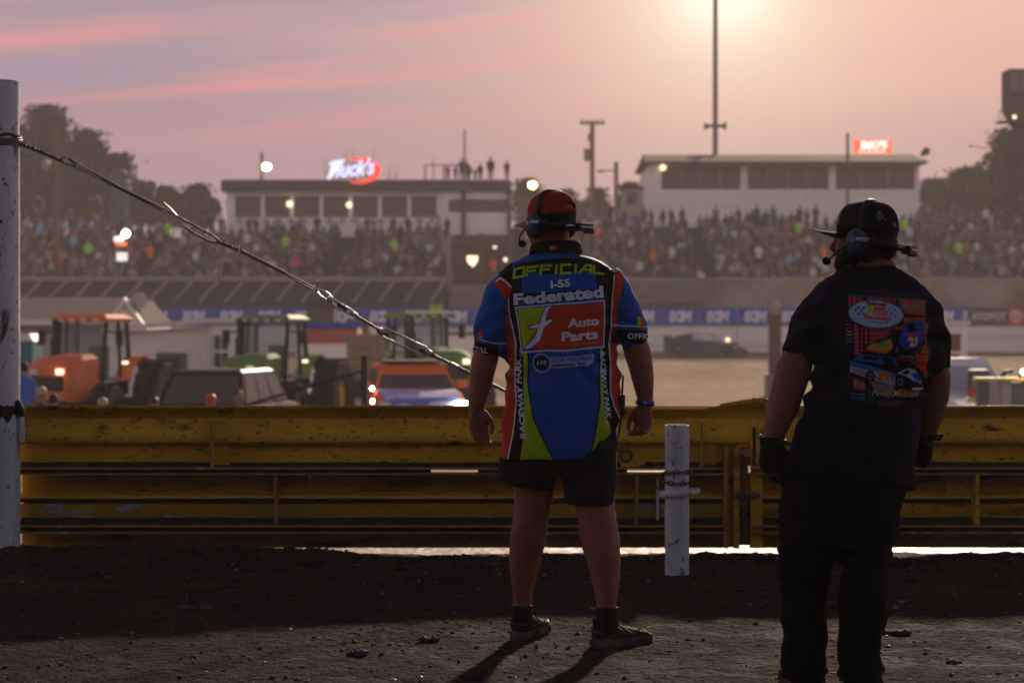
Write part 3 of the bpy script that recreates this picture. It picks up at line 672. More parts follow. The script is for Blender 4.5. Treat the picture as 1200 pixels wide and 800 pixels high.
def place(mb, loc, rz=0, rx=0, ry=0, s=1.0):
    return xform(mb, Matrix.Translation(loc) @ Matrix.Rotation(R(rz), 4, 'Z') @ Matrix.Rotation(R(ry), 4, 'Y') @ Matrix.Rotation(R(rx), 4, 'X') @ Matrix.Scale(s, 4))
def rings_px(rows, d, n=36, ex=0.85, yc=0.0, shift=None):
    """rows: (py, left px, right px, half depth, centre offset in depth)"""
    out = []
    for row in rows:
        py, l, r, b = row[:4]; oy = row[4] if len(row) > 4 else 0
        c = at((l + r) / 2, py, d); a = (r - l) / 2 * d / F; ring = []
        for i in range(n):
            t = 2 * math.pi * i / n; ct, st = math.cos(t), math.sin(t)
            x = c.x + a * math.copysign(abs(ct) ** ex, ct); y = d + yc + oy + b * math.copysign(abs(st) ** ex, st); z = c.z
            if shift: z += shift(x, py)
            ring.append((x, y, z))
        out.append(ring)
    return out
def limb_px(m, pts, n=18, flat=1.0):
    """pts: (px, py, distance, half width px)"""
    P_ = [at(a, b, d) for a, b, d, w_ in pts]; rr = [w_ * d / F for a, b, d, w_ in pts]
    m.tube(P_, rr, n, flat=flat); return m
def fbm(p, s, amp): return amp * (noise.noise(p * s) + 0.5 * noise.noise(p * s * 2.1 + Vector((5, 1, 3))))
def shoe(parent, loc, heading, L_=.30, z0=0.0):
    T_ = Matrix.Translation(loc) @ Matrix.Rotation(R(heading), 4, 'Z')
    def sec(y, w_, h, n=16, base=.018):
        r = []
        for i in range(n):
            a = math.pi * 2 * i / n; r.append((w_ * math.copysign(abs(math.cos(a)) ** .8, math.cos(a)), y, base + (h - base) * (0.5 + 0.5 * math.sin(a)) if math.sin(a) > 0 else base + (h - base) * (0.5 + .5 * math.sin(a))))
        return r
    m = MB()
    m.loft([sec(-.062, .020, .075), sec(-.055, .032, .098), sec(-.03, .039, .108), (sec(.0, .041, .106)), sec(.035, .042, .096), sec(.08, .044, .080), sec(.13, .048, .066), sec(.17, .048, .056), sec(.205, .040, .046), sec(.226, .024, .036)])
    m.tube([(0, -.058, .085), (0, -.068, .118)], [.014, .008], 8)
    me = remesh(xform(m, T_), .006, 2, 'shoe'); o = link('shoe', me, parent, 60); me.materials.append(shoe_m)
    out = [(-.0, -.074), (.028, -.066), (.041, -.035), (.041, .02), (.043, .08), (.052, .14), (.050, .185), (.034, .225), (.008, .243), (-.020, .236), (-.042, .205), (-.050, .15), (-.044, .08), (-.040, .02), (-.041, -.035), (-.028, -.066)]
    s_ = MB(); s_.loft([[(x * .94, y * .97, z0) for x, y in out], [(x, y, z0 + .010) for x, y in out], [(x * 1.0, y, z0 + .026) for x, y in out], [(x * .94, y * .97, z0 + .034) for x, y in out]])
    for k in range(7):
        y = -.05 + k * .042; s_.b2(-.036, .036, y, y + .012, z0 - .003, z0 + .004)
    s_ = xform(s_, T_).build('sole', sole_m, o, smooth=50)
    pn = MB()
    for s in (-1, 1):
        pn.tube([(s * .041, -.045, .040), (s * .046, .02, .050), (s * .047, .09, .052), (s * .040, .15, .060)], .0035, 5); pn.tube([(s * .040, .0, .092), (s * .046, .05, .06), (s * .050, .10, .032)], .0032, 5); pn.tube([(s * .041, .03, .088), (s * .047, .08, .058), (s * .050, .13, .032)], .0032, 5)
    pn.tube([(-.046, .155, .034), (-.036, .185, .048), (0, .196, .052), (.036, .185, .048), (.046, .155, .034)], .004, 6); pn.tube([(-.036, -.05, .06), (0, -.068, .066), (.036, -.05, .06)], .004, 6)
    xform(pn, T_).build('overlay', overlay_m, o, smooth=60)
    l_ = MB()
    for k in range(5):
        y = .045 + k * .022; h = .098 - k * .009; l_.tube([(-.026, y, h - .012), (0, y + .004, h + .002), (.026, y, h - .012)], .0035, 6)
    l_.tube([(-.02, .04, .10), (-.04, .05, .108), (-.045, .06, .095)], .003, 5); l_.tube([(.02, .04, .10), (.038, .048, .108), (.045, .055, .094)], .003, 5)
    xform(l_, T_).build('laces', black_cloth, o, smooth=60)
    return o
def headset(parent, T_, big=1.0, cup_mat=cup_m):
    """T_ carries head-local coordinates (x right, y face, z up) to the world"""
    m = MB(); hp_ = [(.092 * math.copysign(abs(math.cos(a)) ** .62, math.cos(a)), -.012 - .010 * math.sin(a), .026 + .106 * big * math.sin(a) ** .9) for a in np.linspace(math.pi, 0, 26)]
    m.tube([(-.096, -.004, -.01)] + hp_ + [(.096, -.004, -.01)], .0055, 10, flat=2.6, up=(0, 1, 0))
    hs = xform(m, T_).build('headset', plastic, parent, smooth=50)
    for s in (-1, 1):
        m = MB(); Rr = Matrix.Rotation(R(90), 3, 'Y')
        m.loft([[(s * (.084 + dx), -.002 + ry_ * math.sin(a), -.012 + rz_ * math.cos(a)) for a in [6.2832 * i / 24 for i in range(24)]] for dx, ry_, rz_ in ((-.006, .034, .040), (.004, .040, .050), (.014, .041, .052), (.018, .039, .050))])
        c = xform(m, T_).build('ear_cushion', plastic, hs, smooth=50)
        m = MB(); m.loft([[(s * (.084 + dx), -.002 + ry_ * math.sin(a), -.010 + rz_ * math.cos(a)) for a in [6.2832 * i / 24 for i in range(24)]] for dx, ry_, rz_ in ((.017, .036, .045), (.026, .038, .048), (.040, .033, .043), (.047, .022, .030), (.048, .004, .006))])
        xform(m, T_).build('ear_cup', cup_mat, hs, smooth=50)
        m = MB(); m.box((s * .134, .006, -.002), (.008, .012, .012)); m.cyl((s * .128, .004, -.002), (s * .137, .004, -.002), .009, 12)
        m.tube([(s * .126, -.002, .0), (s * .134, -.02, -.001), (s * .131, -.05, -.004)], .008, 8, flat=.6); xform(m, T_).build('yoke_trim', silver, hs, smooth=40)
    m = MB(); pts = [(-.128, -.015, -.002), (-.118, -.06, -.008), (-.09, -.105, -.016), (-.04, -.132, -.024), (.02, -.138, -.028), (.07, -.12, -.022), (.105, -.075, -.012), (.124, -.02, -.004)]
    m.tube(pts, .0085, 8, flat=1.3, up=(0, 0, 1)); xform(m, T_).build('neckband', plastic, hs, smooth=50)
    m = MB(); m.box((.028, -.150, -.030), (.088, .032, .029)); m.box((.052, -.158, -.046), (.036, .028, .012)); m.tube([(.05, -.15, -.04), (.075, -.155, -.052), (.085, -.15, -.047)], .003, 6)
    bx_ = xform(m, T_).build('radio_box', plastic, hs)
    m = MB(); m.box((.030, -.1705, -.028), (.075, .003, .006)); m.box((-.040, -.1425, -.021), (.045, .003, .006), rot=Matrix.Rotation(R(-8), 3, 'Z')); xform(m, T_).build('box_trim', silver, bx_)
    for k in range(2):
        m = MB(); m.tube([(-.122 + .010 * k, -.052 - .016 * k, .004), (-.124 + .012 * k, -.048 - .016 * k, -.006), (-.122 + .010 * k, -.052 - .016 * k, -.015)], .003, 6); xform(m, T_).build('yoke_trim', silver, hs, smooth=40)
    m = MB(); m.tube([(-.128, .020, -.02), (-.118, .062, -.045), (-.085, .098, -.068), (-.050, .118, -.074)], .0035, 6); xform(m, T_).build('mic_boom', plastic, hs, smooth=50)
    m = MB(); m.ball((-.040, .122, -.074), (.020, .015, .015), 12, 8); xform(m, T_).build('mic_foam', black_cloth, hs, smooth=60)
    return hs
def cap_mb(opening=True, crown=.098, flatf=0.0, tall=1.0):
    """crown of a baseball cap, face side +y, with the half-moon opening at the back"""
    m = MB(); rings = []; n = 48
    for k in range(13):
        t = k / 12 * math.pi / 2; z = math.sin(t) ** 0.9 * crown * tall; r = math.cos(t) ** .62 if k < 12 else .05
        rings.append([((.0845 * r) * math.cos(a), -.010 + (.106 * r + (.004 * math.sin(t * 2) if math.sin(a) > 0 else 0)) * math.sin(a), .028 + z + (.010 * (1 - t / 1.57) * (-math.sin(a) * .6 - .2))) for a in [6.2832 * i / n for i in range(n)]])
    fs0 = len(m.f); m.loft(rings, cap=False); m.f.append(tuple(12 * n + i for i in range(n))); m.m.append(0)
    if opening:
        cen = lambda f: sum((Vector(m.v[i]) for i in f), Vector()) / len(f)
        keep = [f for f in m.f if not (cen(f).y < -.06 and cen(f).z > .043 and (cen(f).x / .036) ** 2 + ((cen(f).z - .043) / .034) ** 2 < 1)]
        m.f = keep; m.m = [0] * len(keep)
    return m
def solidify(o, t):
    s = o.modifiers.new('thick', 'SOLIDIFY'); s.thickness = t; s.offset = 1.0
def brim_mb(length=.085, droop=.018, curve=.022, lift=0.0):
    m = MB(); top = []
    for j in range(8):
        v = j / 7; row = []
        for i in range(17):
            u = (i - 8) / 8; a = u * 1.12
            bx_, by_ = .083 * math.sin(a) * (1 - .05 * v), -.008 + .103 * math.cos(a); x = bx_ * (1 + .04 * v); y = by_ + length * v * math.cos(u * 1.35) ** .8 if abs(u) < 1 else by_
            row.append((x, y, .026 - curve * (u * u) * (0.4 + v) - droop * v + lift * v))
        top.append(row)
    n = 17
    vs = [p for r in top for p in r] + [(x, y, z - .0045) for r in top for x, y, z in r]; o_ = 8 * n; fs = []
    for j in range(7):
        for i in range(n - 1):
            q = j * n + i; fs.append((q, q + 1, q + n + 1, q + n)); fs.append((o_ + q, o_ + q + n, o_ + q + n + 1, o_ + q + 1))
    bd = [i for i in range(n)] + [j * n + n - 1 for j in range(1, 8)] + [7 * n + i for i in range(n - 2, -1, -1)] + [j * n for j in range(6, 0, -1)]
    for a, b in zip(bd, bd[1:] + bd[:1]): fs.append((a, o_ + a, o_ + b, b))
    m.add(vs, fs); return m

# ================================================================ man one: official's jersey and black shorts
D1 = 8.10
p1 = thing('person', 'man in blue and orange official jersey, black shorts and red cap, seen from behind', 'man', at(655, HZ, D1) * 1.0)
p1.location = (at(655, HZ, D1).x, D1, 0)
O1 = Vector(p1.location)
def child(me_or_o, name, mat, parent, smooth=60):
    o = link(name, me_or_o, parent, smooth); o.data.materials.clear()
    for m_ in (mat if isinstance(mat, (list, tuple)) else [mat]): o.data.materials.append(m_)
    return o
def rebase(o, org):
    """mesh verts were built in world coordinates: bring them (and the children's) into the thing's own space"""
    for q in [o] + list(o.children_recursive):
        if q.type == 'MESH' and not q.get('_rb'):
            q.data.transform(Matrix.Translation(-org)); q['_rb'] = 1
        if q.get('_rb'): del q['_rb']
H1 = Matrix.Translation(at(645, 262, D1 - .01)) @ Matrix.Rotation(R(48), 4, 'Z') @ Matrix.Rotation(R(-3), 4, 'X')
b = MB()
merge(b, xform(head_mb(), H1))
b.tube([at(647, 262, D1 + .01), at(648, 285, D1 + .015), at(651, 304, D1 + .03)], [.064, .071, .088], 20)
b.loft(rings_px([(296, 630, 673, .06), (310, 618, 692, .07), (325, 606, 706, .085), (350, 604, 710, .10), (400, 608, 708, .11), (450, 608, 712, .12), (500, 602, 714, .125), (535, 600, 714, .12), (552, 602, 712, .10)], D1, yc=.02))
limb_px(b, [(612, 340, D1 + .02, 12), (590, 365, D1 + .02, 13), (573, 402, D1 + .02, 14.5), (567.5, 424, D1 + .01, 15.5), (565, 437, D1, 14.6), (562, 455, D1, 12.4), (559.5, 470, D1, 9.6), (558.5, 482, D1, 8.2)])
limb_px(b, [(702, 338, D1 + .02, 12), (726, 362, D1 + .02, 13), (740, 392, D1 + .02, 14.5), (747, 412, D1 + .01, 16), (751, 430, D1, 14.5), (754, 448, D1, 12.6), (756, 465, D1, 9.6), (756, 478, D1, 8.4)])
merge(b, place(hand_mb(thumb=1, palm=-1, curl=(24, 34, 26), fl=.95), at(558.5, 479, D1), rz=12, rx=-6, ry=-6, s=1.0))
merge(b, place(hand_mb(thumb=-1, palm=-1, curl=(40, 48, 36), fl=.9), at(755.5, 475, D1), rz=-32, rx=-4, ry=4, s=1.0))
limb_px(b, [(622, 520, D1 + .03, 32), (625, 552, D1 + .03, 27), (626, 575, D1 + .03, 24), (624, 592, D1 + .03, 21.5), (622.5, 605, D1 + .03, 20.5), (620, 620, D1 + .03, 21.2), (617.5, 637, D1 + .04, 21), (615, 655, D1 + .05, 18.8), (613, 675, D1 + .06, 15), (612, 695, D1 + .07, 11.6), (612, 712, D1 + .07, 10.4), (613, 735, D1 + .07, 10.6)])
limb_px(b, [(690, 520, D1 + .01, 32), (695, 560, D1 - .0, 26), (697, 590, D1 - .02, 23.5), (699, 606, D1 - .04, 21.8), (702, 622, D1 - .05, 22.4), (705, 640, D1 - .06, 22.3), (708, 660, D1 - .08, 19.5), (709.5, 680, D1 - .09, 16.4), (711, 700, D1 - .11, 12.6), (711, 716, D1 - .12, 11.4), (712, 740, D1 - .12, 11.2)])
me = remesh(b, .0048, 3, 'body'); me.materials.append(skin)
displace(me, lambda p, n: fbm(p, 9, .0016))
body1 = link('body', me, p1, 80)
def fuzz(me, parent, name, n, test, ln, seed):
    v = verts_np(me); nn = normals_np(me); r = random.Random(seed); m = MB(); idx = [i for i in range(len(v)) if test(v[i])]
    for k in range(n):
        i = r.choice(idx); p = Vector(v[i]); q = Vector(nn[i]); d = (q * .75 + Vector((r.gauss(0, .3), r.gauss(0, .3), -.55))).normalized() * ln * r.uniform(.5, 1.2); s_ = q.cross(d).normalized() * .00035
        m.add([p - s_, p + s_, p + d], [(0, 1, 2)])
    return m.build(name, fuzz_m, parent, kind='stuff')
fuzz_m = material('fine_body_hair', S(150, 104, 70), .6)
fz1 = fuzz(me, p1, 'body_hair', 9000, lambda c: (.12 < c[2] < .60) or (abs(c[0] - .2) > .24 and .82 < c[2] < 1.24), .012, 4)
# hair at the nape, eyes
m = MB(); m.loft([[((.0805 * s_) * math.cos(a), -.014 + (.101 * s_) * math.sin(a), z) for a in np.linspace(math.pi * 1.02, math.pi * 1.98, 22)] for z, s_ in ((.05, 1.0), (.02, 1.0), (-.01, .97), (-.035, .88))], closed=False, cap=False)
hr = xform(m, H1).build('hair', hair_m, p1, smooth=80); solidify(hr, .003)
eye_m = material('eye_white', (0.7, 0.68, 0.65), 0.3)
def eyes(T_, par):
    for s in (-1, 1): m = MB(); m.ball((s * .029, .074, .004), .011, 10, 8); xform(m, T_).build('eye', eye_m, par, smooth=80)
eyes(H1, p1)
# cap
cp = xform(cap_mb(True), H1).build('cap', red_cap, p1, smooth=80); solidify(cp, .003)
xform(brim_mb(.088, .016, .020), H1).build('brim', brim_m, cp, smooth=50)
m = MB(); m.ball((0, -.012, .128), (.007, .007, .004), 10, 6); xform(m, H1).build('button', red_cap, cp, smooth=60)
m = MB(); m.tube([(.042 * math.sin(a), -.010 - .108 * math.cos(a * .42), .040) for a in np.linspace(-1.2, 1.2, 12)], .004, 6); xform(m, H1).build('cap_strap', red_cap, cp, smooth=60)
m = MB()
for k in range(6):
    a = k * math.pi / 3 + .26; m.tube([(.0852 * math.cos(t) ** .62 * math.cos(a), -.010 + .107 * math.cos(t) ** .62 * math.sin(a), .0285 + math.sin(t) ** .9 * .0985) for t in np.linspace(.25, 1.5, 14)], .0011, 4)
xform(m, H1).build('seam', red_cap, cp, smooth=60)
headset(p1, H1)
# jersey
WH, BK, LM, OR, BL = (222, 224, 236), (9, 9, 11), (168, 198, 8), (196, 58, 22), (0, 84, 172)
cv = Canvas(545, 285, 770, 548, 4.5, BL)
cv.poly([(588, 322), (601, 310), (630, 305), (663, 303), (690, 303.5), (709, 305), (722, 312), (730, 322), (730, 348), (717, 352), (716, 400), (708, 400), (706, 345), (604, 348), (604, 392), (598, 392), (596, 348), (592, 330)], BK)
cv.poly([(593, 312), (604, 310), (607, 345), (608, 380), (610, 410), (617, 413), (614, 440), (613, 480), (614, 520), (612, 548), (590, 548), (600, 500), (604, 470), (604, 440), (600, 402), (597, 370), (596, 345)], BK)
cv.poly([(708, 304), (722, 310), (721, 330), (717, 360), (714, 400), (716, 425), (717, 462), (727, 492), (716, 512), (707, 480), (704, 450), (703, 407), (706, 355)], BK)
cv.poly([(612, 323), (621, 322), (621, 319.5), (630, 319), (630, 322), (668, 322), (668, 320), (690, 320), (690, 322), (697, 321.5), (698, 342), (690, 340), (612, 344)], BL)
# shoulder caps and sleeves
cv.poly([(545, 322), (575, 330), (584, 322), (595, 309), (603, 309), (598, 340), (545, 340)], BL)
cv.poly([(583, 318), (590, 311), (600, 309), (600, 334), (586, 328)], BK)
cv.poly([(578, 331), (584, 325), (600, 337), (598, 352), (595, 352)], OR); cv.line([(581, 329.5), (586, 326), (592, 329.5), (599, 335.5)], 2.0, WH)
cv.poly([(545, 400), (560, 401), (592, 405), (592, 417), (545, 415.5)], BK); cv.line([(560, 397), (580, 401), (594, 401.5)], 1.5, WH)
cv.poly([(560, 387), (566, 386), (565.5, 398), (558.5, 397)], OR); cv.line([(561, 391), (564.5, 391)], 1, WH); cv.line([(561, 394.5), (564, 395)], 1, WH)
cv.text('OFFICIAL', (531, 409.5), (572.5, 413.5), 6.2, WH, bold=.02)
cv.poly([(718, 322), (728, 317), (730, 330), (727, 348), (722, 358), (717, 362)], OR); cv.line([(717, 318), (722, 317), (728, 315.5)], 1.6, WH)
cv.line([(718.5, 322), (717, 345), (714.5, 372), (713, 400)], 1.4, WH)
cv.poly([(716.5, 362), (719, 356), (722, 362), (722, 402), (714, 402), (715, 385)], OR)
cv.poly([(716, 386), (745, 386), (770, 388), (770, 401.5), (716, 401.5)], BK); cv.line([(717, 381.5), (748, 382), (760, 383)], 1.5, WH)
cv.poly([(745, 370.5), (748.5, 371), (750, 384), (746.5, 383.5)], LM); cv.poly([(748.5, 371), (752, 373), (754.5, 385), (750, 384)], (235, 60, 30))
cv.text('OFFICIAL', (734.5, 396.5), (776, 397), 6.6, WH, bold=.02)
# left and right side panels
cv.poly([(596, 350), (597, 372), (604, 402), (604, 452), (604.5, 470), (601, 502), (594, 548), (575, 548), (585, 470), (595, 440), (594, 402), (592, 380)], OR)
cv.poly([(585, 402), (594, 404), (595, 432), (592, 460), (580, 470)], BL)
cv.poly([(712, 402), (722, 402), (724, 420), (730, 445), (735, 470), (735, 500), (726, 492), (717, 462), (715, 425)], OR)
cv.poly([(722, 400), (735, 400), (740, 452), (728, 452), (723, 430)], BL)
cv.line([(597, 350), (598, 372), (604.5, 402), (604, 440), (604.8, 470), (601.5, 500), (594, 545)], 1.6, WH)
cv.line([(712, 402), (714.5, 425), (715.5, 462), (720, 478), (727, 491)], 1.6, WH)
# lime stripes, edged black, around the blue centre
cv.poly([(613.5, 411), (618, 411), (619, 455), (625, 490), (638, 518), (652, 548), (608, 548), (612, 520), (614.5, 490), (614, 450)], LM)
cv.line([(618.7, 411), (619.7, 455), (625.7, 490), (638.5, 518), (652, 546)], 1.8, BK)
cv.poly([(701.5, 405), (704, 405), (706, 455), (707, 482), (717, 508), (730, 512), (712, 530), (689, 536), (696, 510), (703, 470)], LM)
cv.line([(701, 405), (702, 440), (701.5, 470), (695, 510), (688, 536)], 1.5, BK)
# chest panel
cv.poly([(603.5, 359.5), (707.5, 352.5), (706.7, 407.5), (611, 413)], WH); cv.poly([(605, 361), (706, 354.2), (705.2, 405.8), (612.3, 411.2)], (30, 60, 120))
cv.poly([(606, 362), (705, 355.5), (704.3, 404.8), (613, 410)], OR)
cv.poly([(606, 362), (644, 359.5), (636, 368), (633, 380), (622, 396), (613.5, 408)], LM)
def fshape(g_): return [(647 + g_, 356.5 - g_), (638 - g_, 362), (634 - g_, 371), (632.5 - g_, 379), (621 - g_, 381.5 - g_), (621 - g_, 384 + g_), (631 - g_, 383.5), (627 - g_, 394), (618 - g_, 404.5), (613.5 - g_, 408.5 + g_), (622, 407 + g_), (633 + g_, 398), (637 + g_, 384), (646 + g_, 376.5 + g_), (646.5 + g_, 374 - g_), (638 + g_, 377), (640 + g_, 368), (642.5 + g_, 361)]
cv.poly(fshape(1.3), (20, 60, 150)); cv.poly(fshape(0), (225, 228, 236))
cv.text('Auto', (664.5, 384), (700.5, 382.2), 10.5, WH, bold=.042); cv.text('Parts', (657.5, 399.5), (699.5, 397.5), 11, WH, bold=.042)
cv.text('PROFESSIONAL', (671, 403.8), (701.5, 402.2), 2.8, (190, 150, 130), bold=.01)
cv.text('Federated', (603, 357.8), (706, 350.2), 14.2, WH, bold=.045, halo=BK, hw=1.0)
cv.text('I-55', (644.5, 338.3), (667, 336.8), 9.6, WH, bold=.05, halo=BK, hw=.7)
# OFFICIAL in square techno strokes
def techno(word, x0, y0, x1, y1, h, c, wd):
    G = {'O': [[(0, 0), (0, 1), (1, 1), (1, 0), (0, 0)]], 'F': [[(0, 0), (0, 1), (1, 1)], [(0, .52), (.8, .52)]], 'I': [[(.5, 0), (.5, 1)]], 'C': [[(1, 1), (0, 1), (0, 0), (1, 0)]], 'A': [[(-.1, 0), (.55, 1), (1, 1), (1, 0)], [(.25, .38), (1, .38)]], 'L': [[(0, 1), (0, 0), (1, 0)]]}
    W_ = {'I': .35}; tot = sum(W_.get(q, 1.0) + .32 for q in word) - .32; x = 0
    for q in word:
        cw = W_.get(q, 1.0)
        for st in G[q]:
            pts = []
            for a, b_ in st:
                t = (x + a * cw) / tot; px_ = x0 + (x1 - x0) * t; base_ = y0 + (y1 - y0) * t + 3.2 * (2 * t - 1) ** 2 * (1 if t < .5 else .6) - 1.5
                pts.append((px_ + (b_ - .5) * 0.8, base_ - h * b_))
            cv.line(pts, wd, c)
        x += cw + .32
techno('OFFICIAL', 602.5, 323.5, 707, 321.2, 9.6, LM, 2.9)
# sponsor patch and side lettering
cv.ell(634, 424.5, 10.6, 10.6, (150, 180, 210)); cv.ell(634, 424.5, 9.0, 9.0, (20, 24, 30)); cv.ell(634, 424.5, 7.6, 7.6, (50, 60, 74)); cv.ell(634, 424.5, 7.0, 7.0, (18, 20, 26)); cv.text('LVS', (628.3, 427.0), (640, 426.2), 4.6, (200, 205, 212), shear=.25, bold=.03)
cv.poly([(644, 417.5), (695, 414.5), (694, 422.5), (688, 427.5), (644, 430)], (150, 180, 210)); cv.text('LOW VOLTAGE', (645.5, 423.4), (693, 421), 5.0, (10, 80, 180), shear=.25, bold=.05); cv.text('solutions, inc.', (645.5, 429), (685, 427), 4.4, (12, 22, 40), shear=.1, bold=.04)
cv.text('RACEWAY PARK', (616, 512), (610.5, 418), 6.6, WH, shear=.15, bold=.04)
cv.text('LLC', (612, 417), (612.5, 408), 3.5, WH, bold=.03)
cv.text('RACEWAY PARK', (700.8, 412), (708.5, 490), 6.4, WH, shear=.1, bold=.04); cv.text('LLC', (709, 492), (711, 500), 3.6, WH, bold=.02)
cv.rect(545, 416.2, 592, 420, (10, 90, 190))
jers_print = print_material('printed_jersey_cloth', cv, D1, Vector((O1.x, 0, 0)), rough=.62, sheen=.0)
jers_front = material('blue_jersey_cloth', S(0, 84, 172), .62, bump=.3, bscale=260, var=.1)
def hem1(x, py):
    px = 600 + x * F / D1
    return 0 if py < 455 else (min(1, (py - 455) / 81)) * (max(0, (px - 684) / 38) ** 1.4 * 37 - (max(0, 640 - px) / 55) * 0) * D1 / F
b = MB()
b.loft(rings_px([(297, 628, 676, .070), (301, 612, 690, .082), (306, 600, 703, .094), (313, 592, 714, .105), (323, 586, 723, .118), (340, 586, 727, .135), (365, 590, 727, .150), (400, 593, 724, .160), (430, 594, 725, .168), (460, 592, 727, .176), (490, 589, 728, .180), (515, 587, 727, .178), (536, 585, 722, .172)], D1, yc=.02, ex=.88, shift=hem1))
limb_px(b, [(606, 327, D1 + .02, 22), (594, 346, D1 + .02, 24), (584, 368, D1 + .02, 24), (577, 392, D1 + .02, 22.5), (572.5, 417, D1 + .02, 20)])
limb_px(b, [(706, 324, D1 + .02, 22), (719, 345, D1 + .02, 24), (730, 368, D1 + .02, 23), (737, 386, D1 + .02, 22), (741, 402.5, D1 + .02, 20.5)])
me = remesh(b, .0075, 3, 'jersey')
def jw(p, n):
    q = Vector(((p.x - O1.x), p.y - D1, p.z)); px = 600 + p.x * F / D1
    side = abs(q.x - .01) ; arm = side > .225
    d = fbm(Vector((p.x * 6, p.y * 3, p.z * 2.2)), 1.0, .012) * (0.45 + .9 * sstep(1.25, .8, p.z)) + fbm(Vector((p.x * 13, p.y * 8, p.z * 8)), 1.0, .0055)
    d += .004 * (1 - sstep(.0, .16, abs(q.x))) * math.sin((p.z - abs(q.x) * .5) * 34 + 3 * noise.noise(p * 4)) * sstep(1.38, 1.2, p.z)
    if arm: d += .0035 * math.sin(p.z * 38 + p.x * 26 + 2.5 * noise.noise(p * 7))
    for s, cx_ in ((-1, -.20), (1, .20)):   # pulled folds running from the armpits
        r = math.hypot(q.x - cx_, (p.z - 1.17) * .9); d += .010 * math.exp(-(r / .14) ** 2) * math.sin(r * 88 + 3 * noise.noise(p * 5))
    return d
displace(me, jw)
o = link('jersey', me, p1, 80); face_mats(me, [jers_print, jers_front], lambda c, n: 1 if (n[1] > .25 or c[1] > D1 + .09) else 0)
jersey = o
m = MB(); cr = []
for k, (z, a, bb, yc_) in enumerate(((297.5, 30.5, .088, .0), (293, 30, .087, .0), (288, 28.8, .085, .0), (285, 27.8, .082, .0))):
    cr.append([(at(651.5, z, D1).x + a * D1 / F * math.cos(t), D1 + .03 + bb * math.sin(t) * 1.15, at(0, z, D1).z + .022 * (-math.sin(t)) * (.35) + .004 * math.cos(t)) for t in [6.2832 * i / 40 for i in range(40)]])
m.loft(cr, cap=False); cl = m.build('collar', black_cloth, jersey, smooth=80); solidify(cl, .004)
m = MB(); c = at(648.5, 291.3, D1 - .0)
for (a, b_, mt) in ((0, .010, 0), (.010, .030, 1)): m.b2(c.x - .015 + a, c.x - .015 + b_, D1 - .0815, D1 - .0745, c.z - .007, c.z + .008, mt)
m.build('collar_patch', [material('lime_patch', S(150, 190, 60), .7), material('red_patch', S(190, 50, 40), .7)], cl)
# black shorts
b = MB()
b.loft(rings_px([(492, 596, 722, .15), (515, 590, 724, .158), (540, 586, 723, .158), (556, 586, 722, .14)], D1, yc=.02))
def leg_rings(rows, n=28):
    out = []
    for (py, l, r, b_, d, sk) in rows:
        c = at((l + r) / 2, py, d); a = (r - l) / 2 * d / F
        out.append([(c.x + a * math.cos(t), d + b_ * math.sin(t), c.z - sk * math.cos(t)) for t in [6.2832 * i / n for i in range(n)]])
    return out
b.loft(leg_rings([(530, 588, 655, .13, D1 + .03, 0), (550, 583, 655, .125, D1 + .03, .008), (569, 583, 650.5, .12, D1 + .03, .020)]))
b.loft(leg_rings([(530, 652, 723, .13, D1 + .01, 0), (560, 659, 722, .125, D1, 0), (590, 663, 721, .115, D1 - .02, .002)]))
me = remesh(b, .0075, 3, 'shorts')
displace(me, lambda p, n: fbm(Vector((p.x * 9, p.y * 5, p.z * 4)), 1.0, .007) + .003 * math.sin(p.x * 60 + p.z * 30 + 3 * noise.noise(p * 6)))
child(me, 'shorts', black_cloth, p1)
# radio on the hip, wristband
m = MB(); c = at(728.5, 474, D1); m.box((c.x, D1 - .02, c.z), (.022, .06, .085)); m.cyl((c.x, D1 - .03, c.z + .04), (c.x + .004, D1 - .03, c.z + .12), .004, 8)
m.tube([(c.x, D1 - .03, c.z - .04), (c.x - .01, D1 - .05, c.z - .09), (c.x - .015, D1 - .03, c.z - .13)], .004, 6); m.build('belt_radio', plastic, p1)
m = MB(); c = at(756, 471.5, D1); m.loft([[(c.x + .0365 * math.cos(a) + dz * .1, D1 + .036 * math.sin(a), c.z + dz - .10 * .04 * math.cos(a)) for a in [6.2832 * i / 24 for i in range(24)]] for dz in (-.011, .011)], cap=False)
wb = m.build('wristband', wrist_m, p1, smooth=60); solidify(wb, .002); m = MB(); m.ball((c.x - .006, D1 - .040, c.z), (.008, .004, .008), 8, 6); m.build('stud', silver, wb, smooth=60)
for (px, w_, d, z1) in ((612.3, 11.8, D1 + .07, 709), (711.5, 12.9, D1 - .12, 711)):
    m = MB(); rows = []
    for j in range(7):
        py = z1 + j * 5.0; c = at(px, py, d); rr = (w_ + (.5 if j == 0 else 0)) * d / F; rows.append([(c.x + rr * math.cos(t), d + rr * math.sin(t), c.z) for t in [6.2832 * i / 24 for i in range(24)]])
    m.loft(rows); m.build('sock', black_cloth, p1, smooth=60)
shoe(p1, at(612.5, 0, D1 + .07) * Vector((1, 0, 0)) + Vector((0, D1 + .08, ground_h(0.04, 8.15))) if False else Vector((at(612.5, 0, D1 + .07).x, D1 + .09, ground_h(.04, 8.2) + .004)), -24, z0=0)
shoe(p1, Vector((at(711, 0, D1 - .12).x, D1 - .11, ground_h(.38, 8.0) + .004)), -50)
rebase(p1, O1)

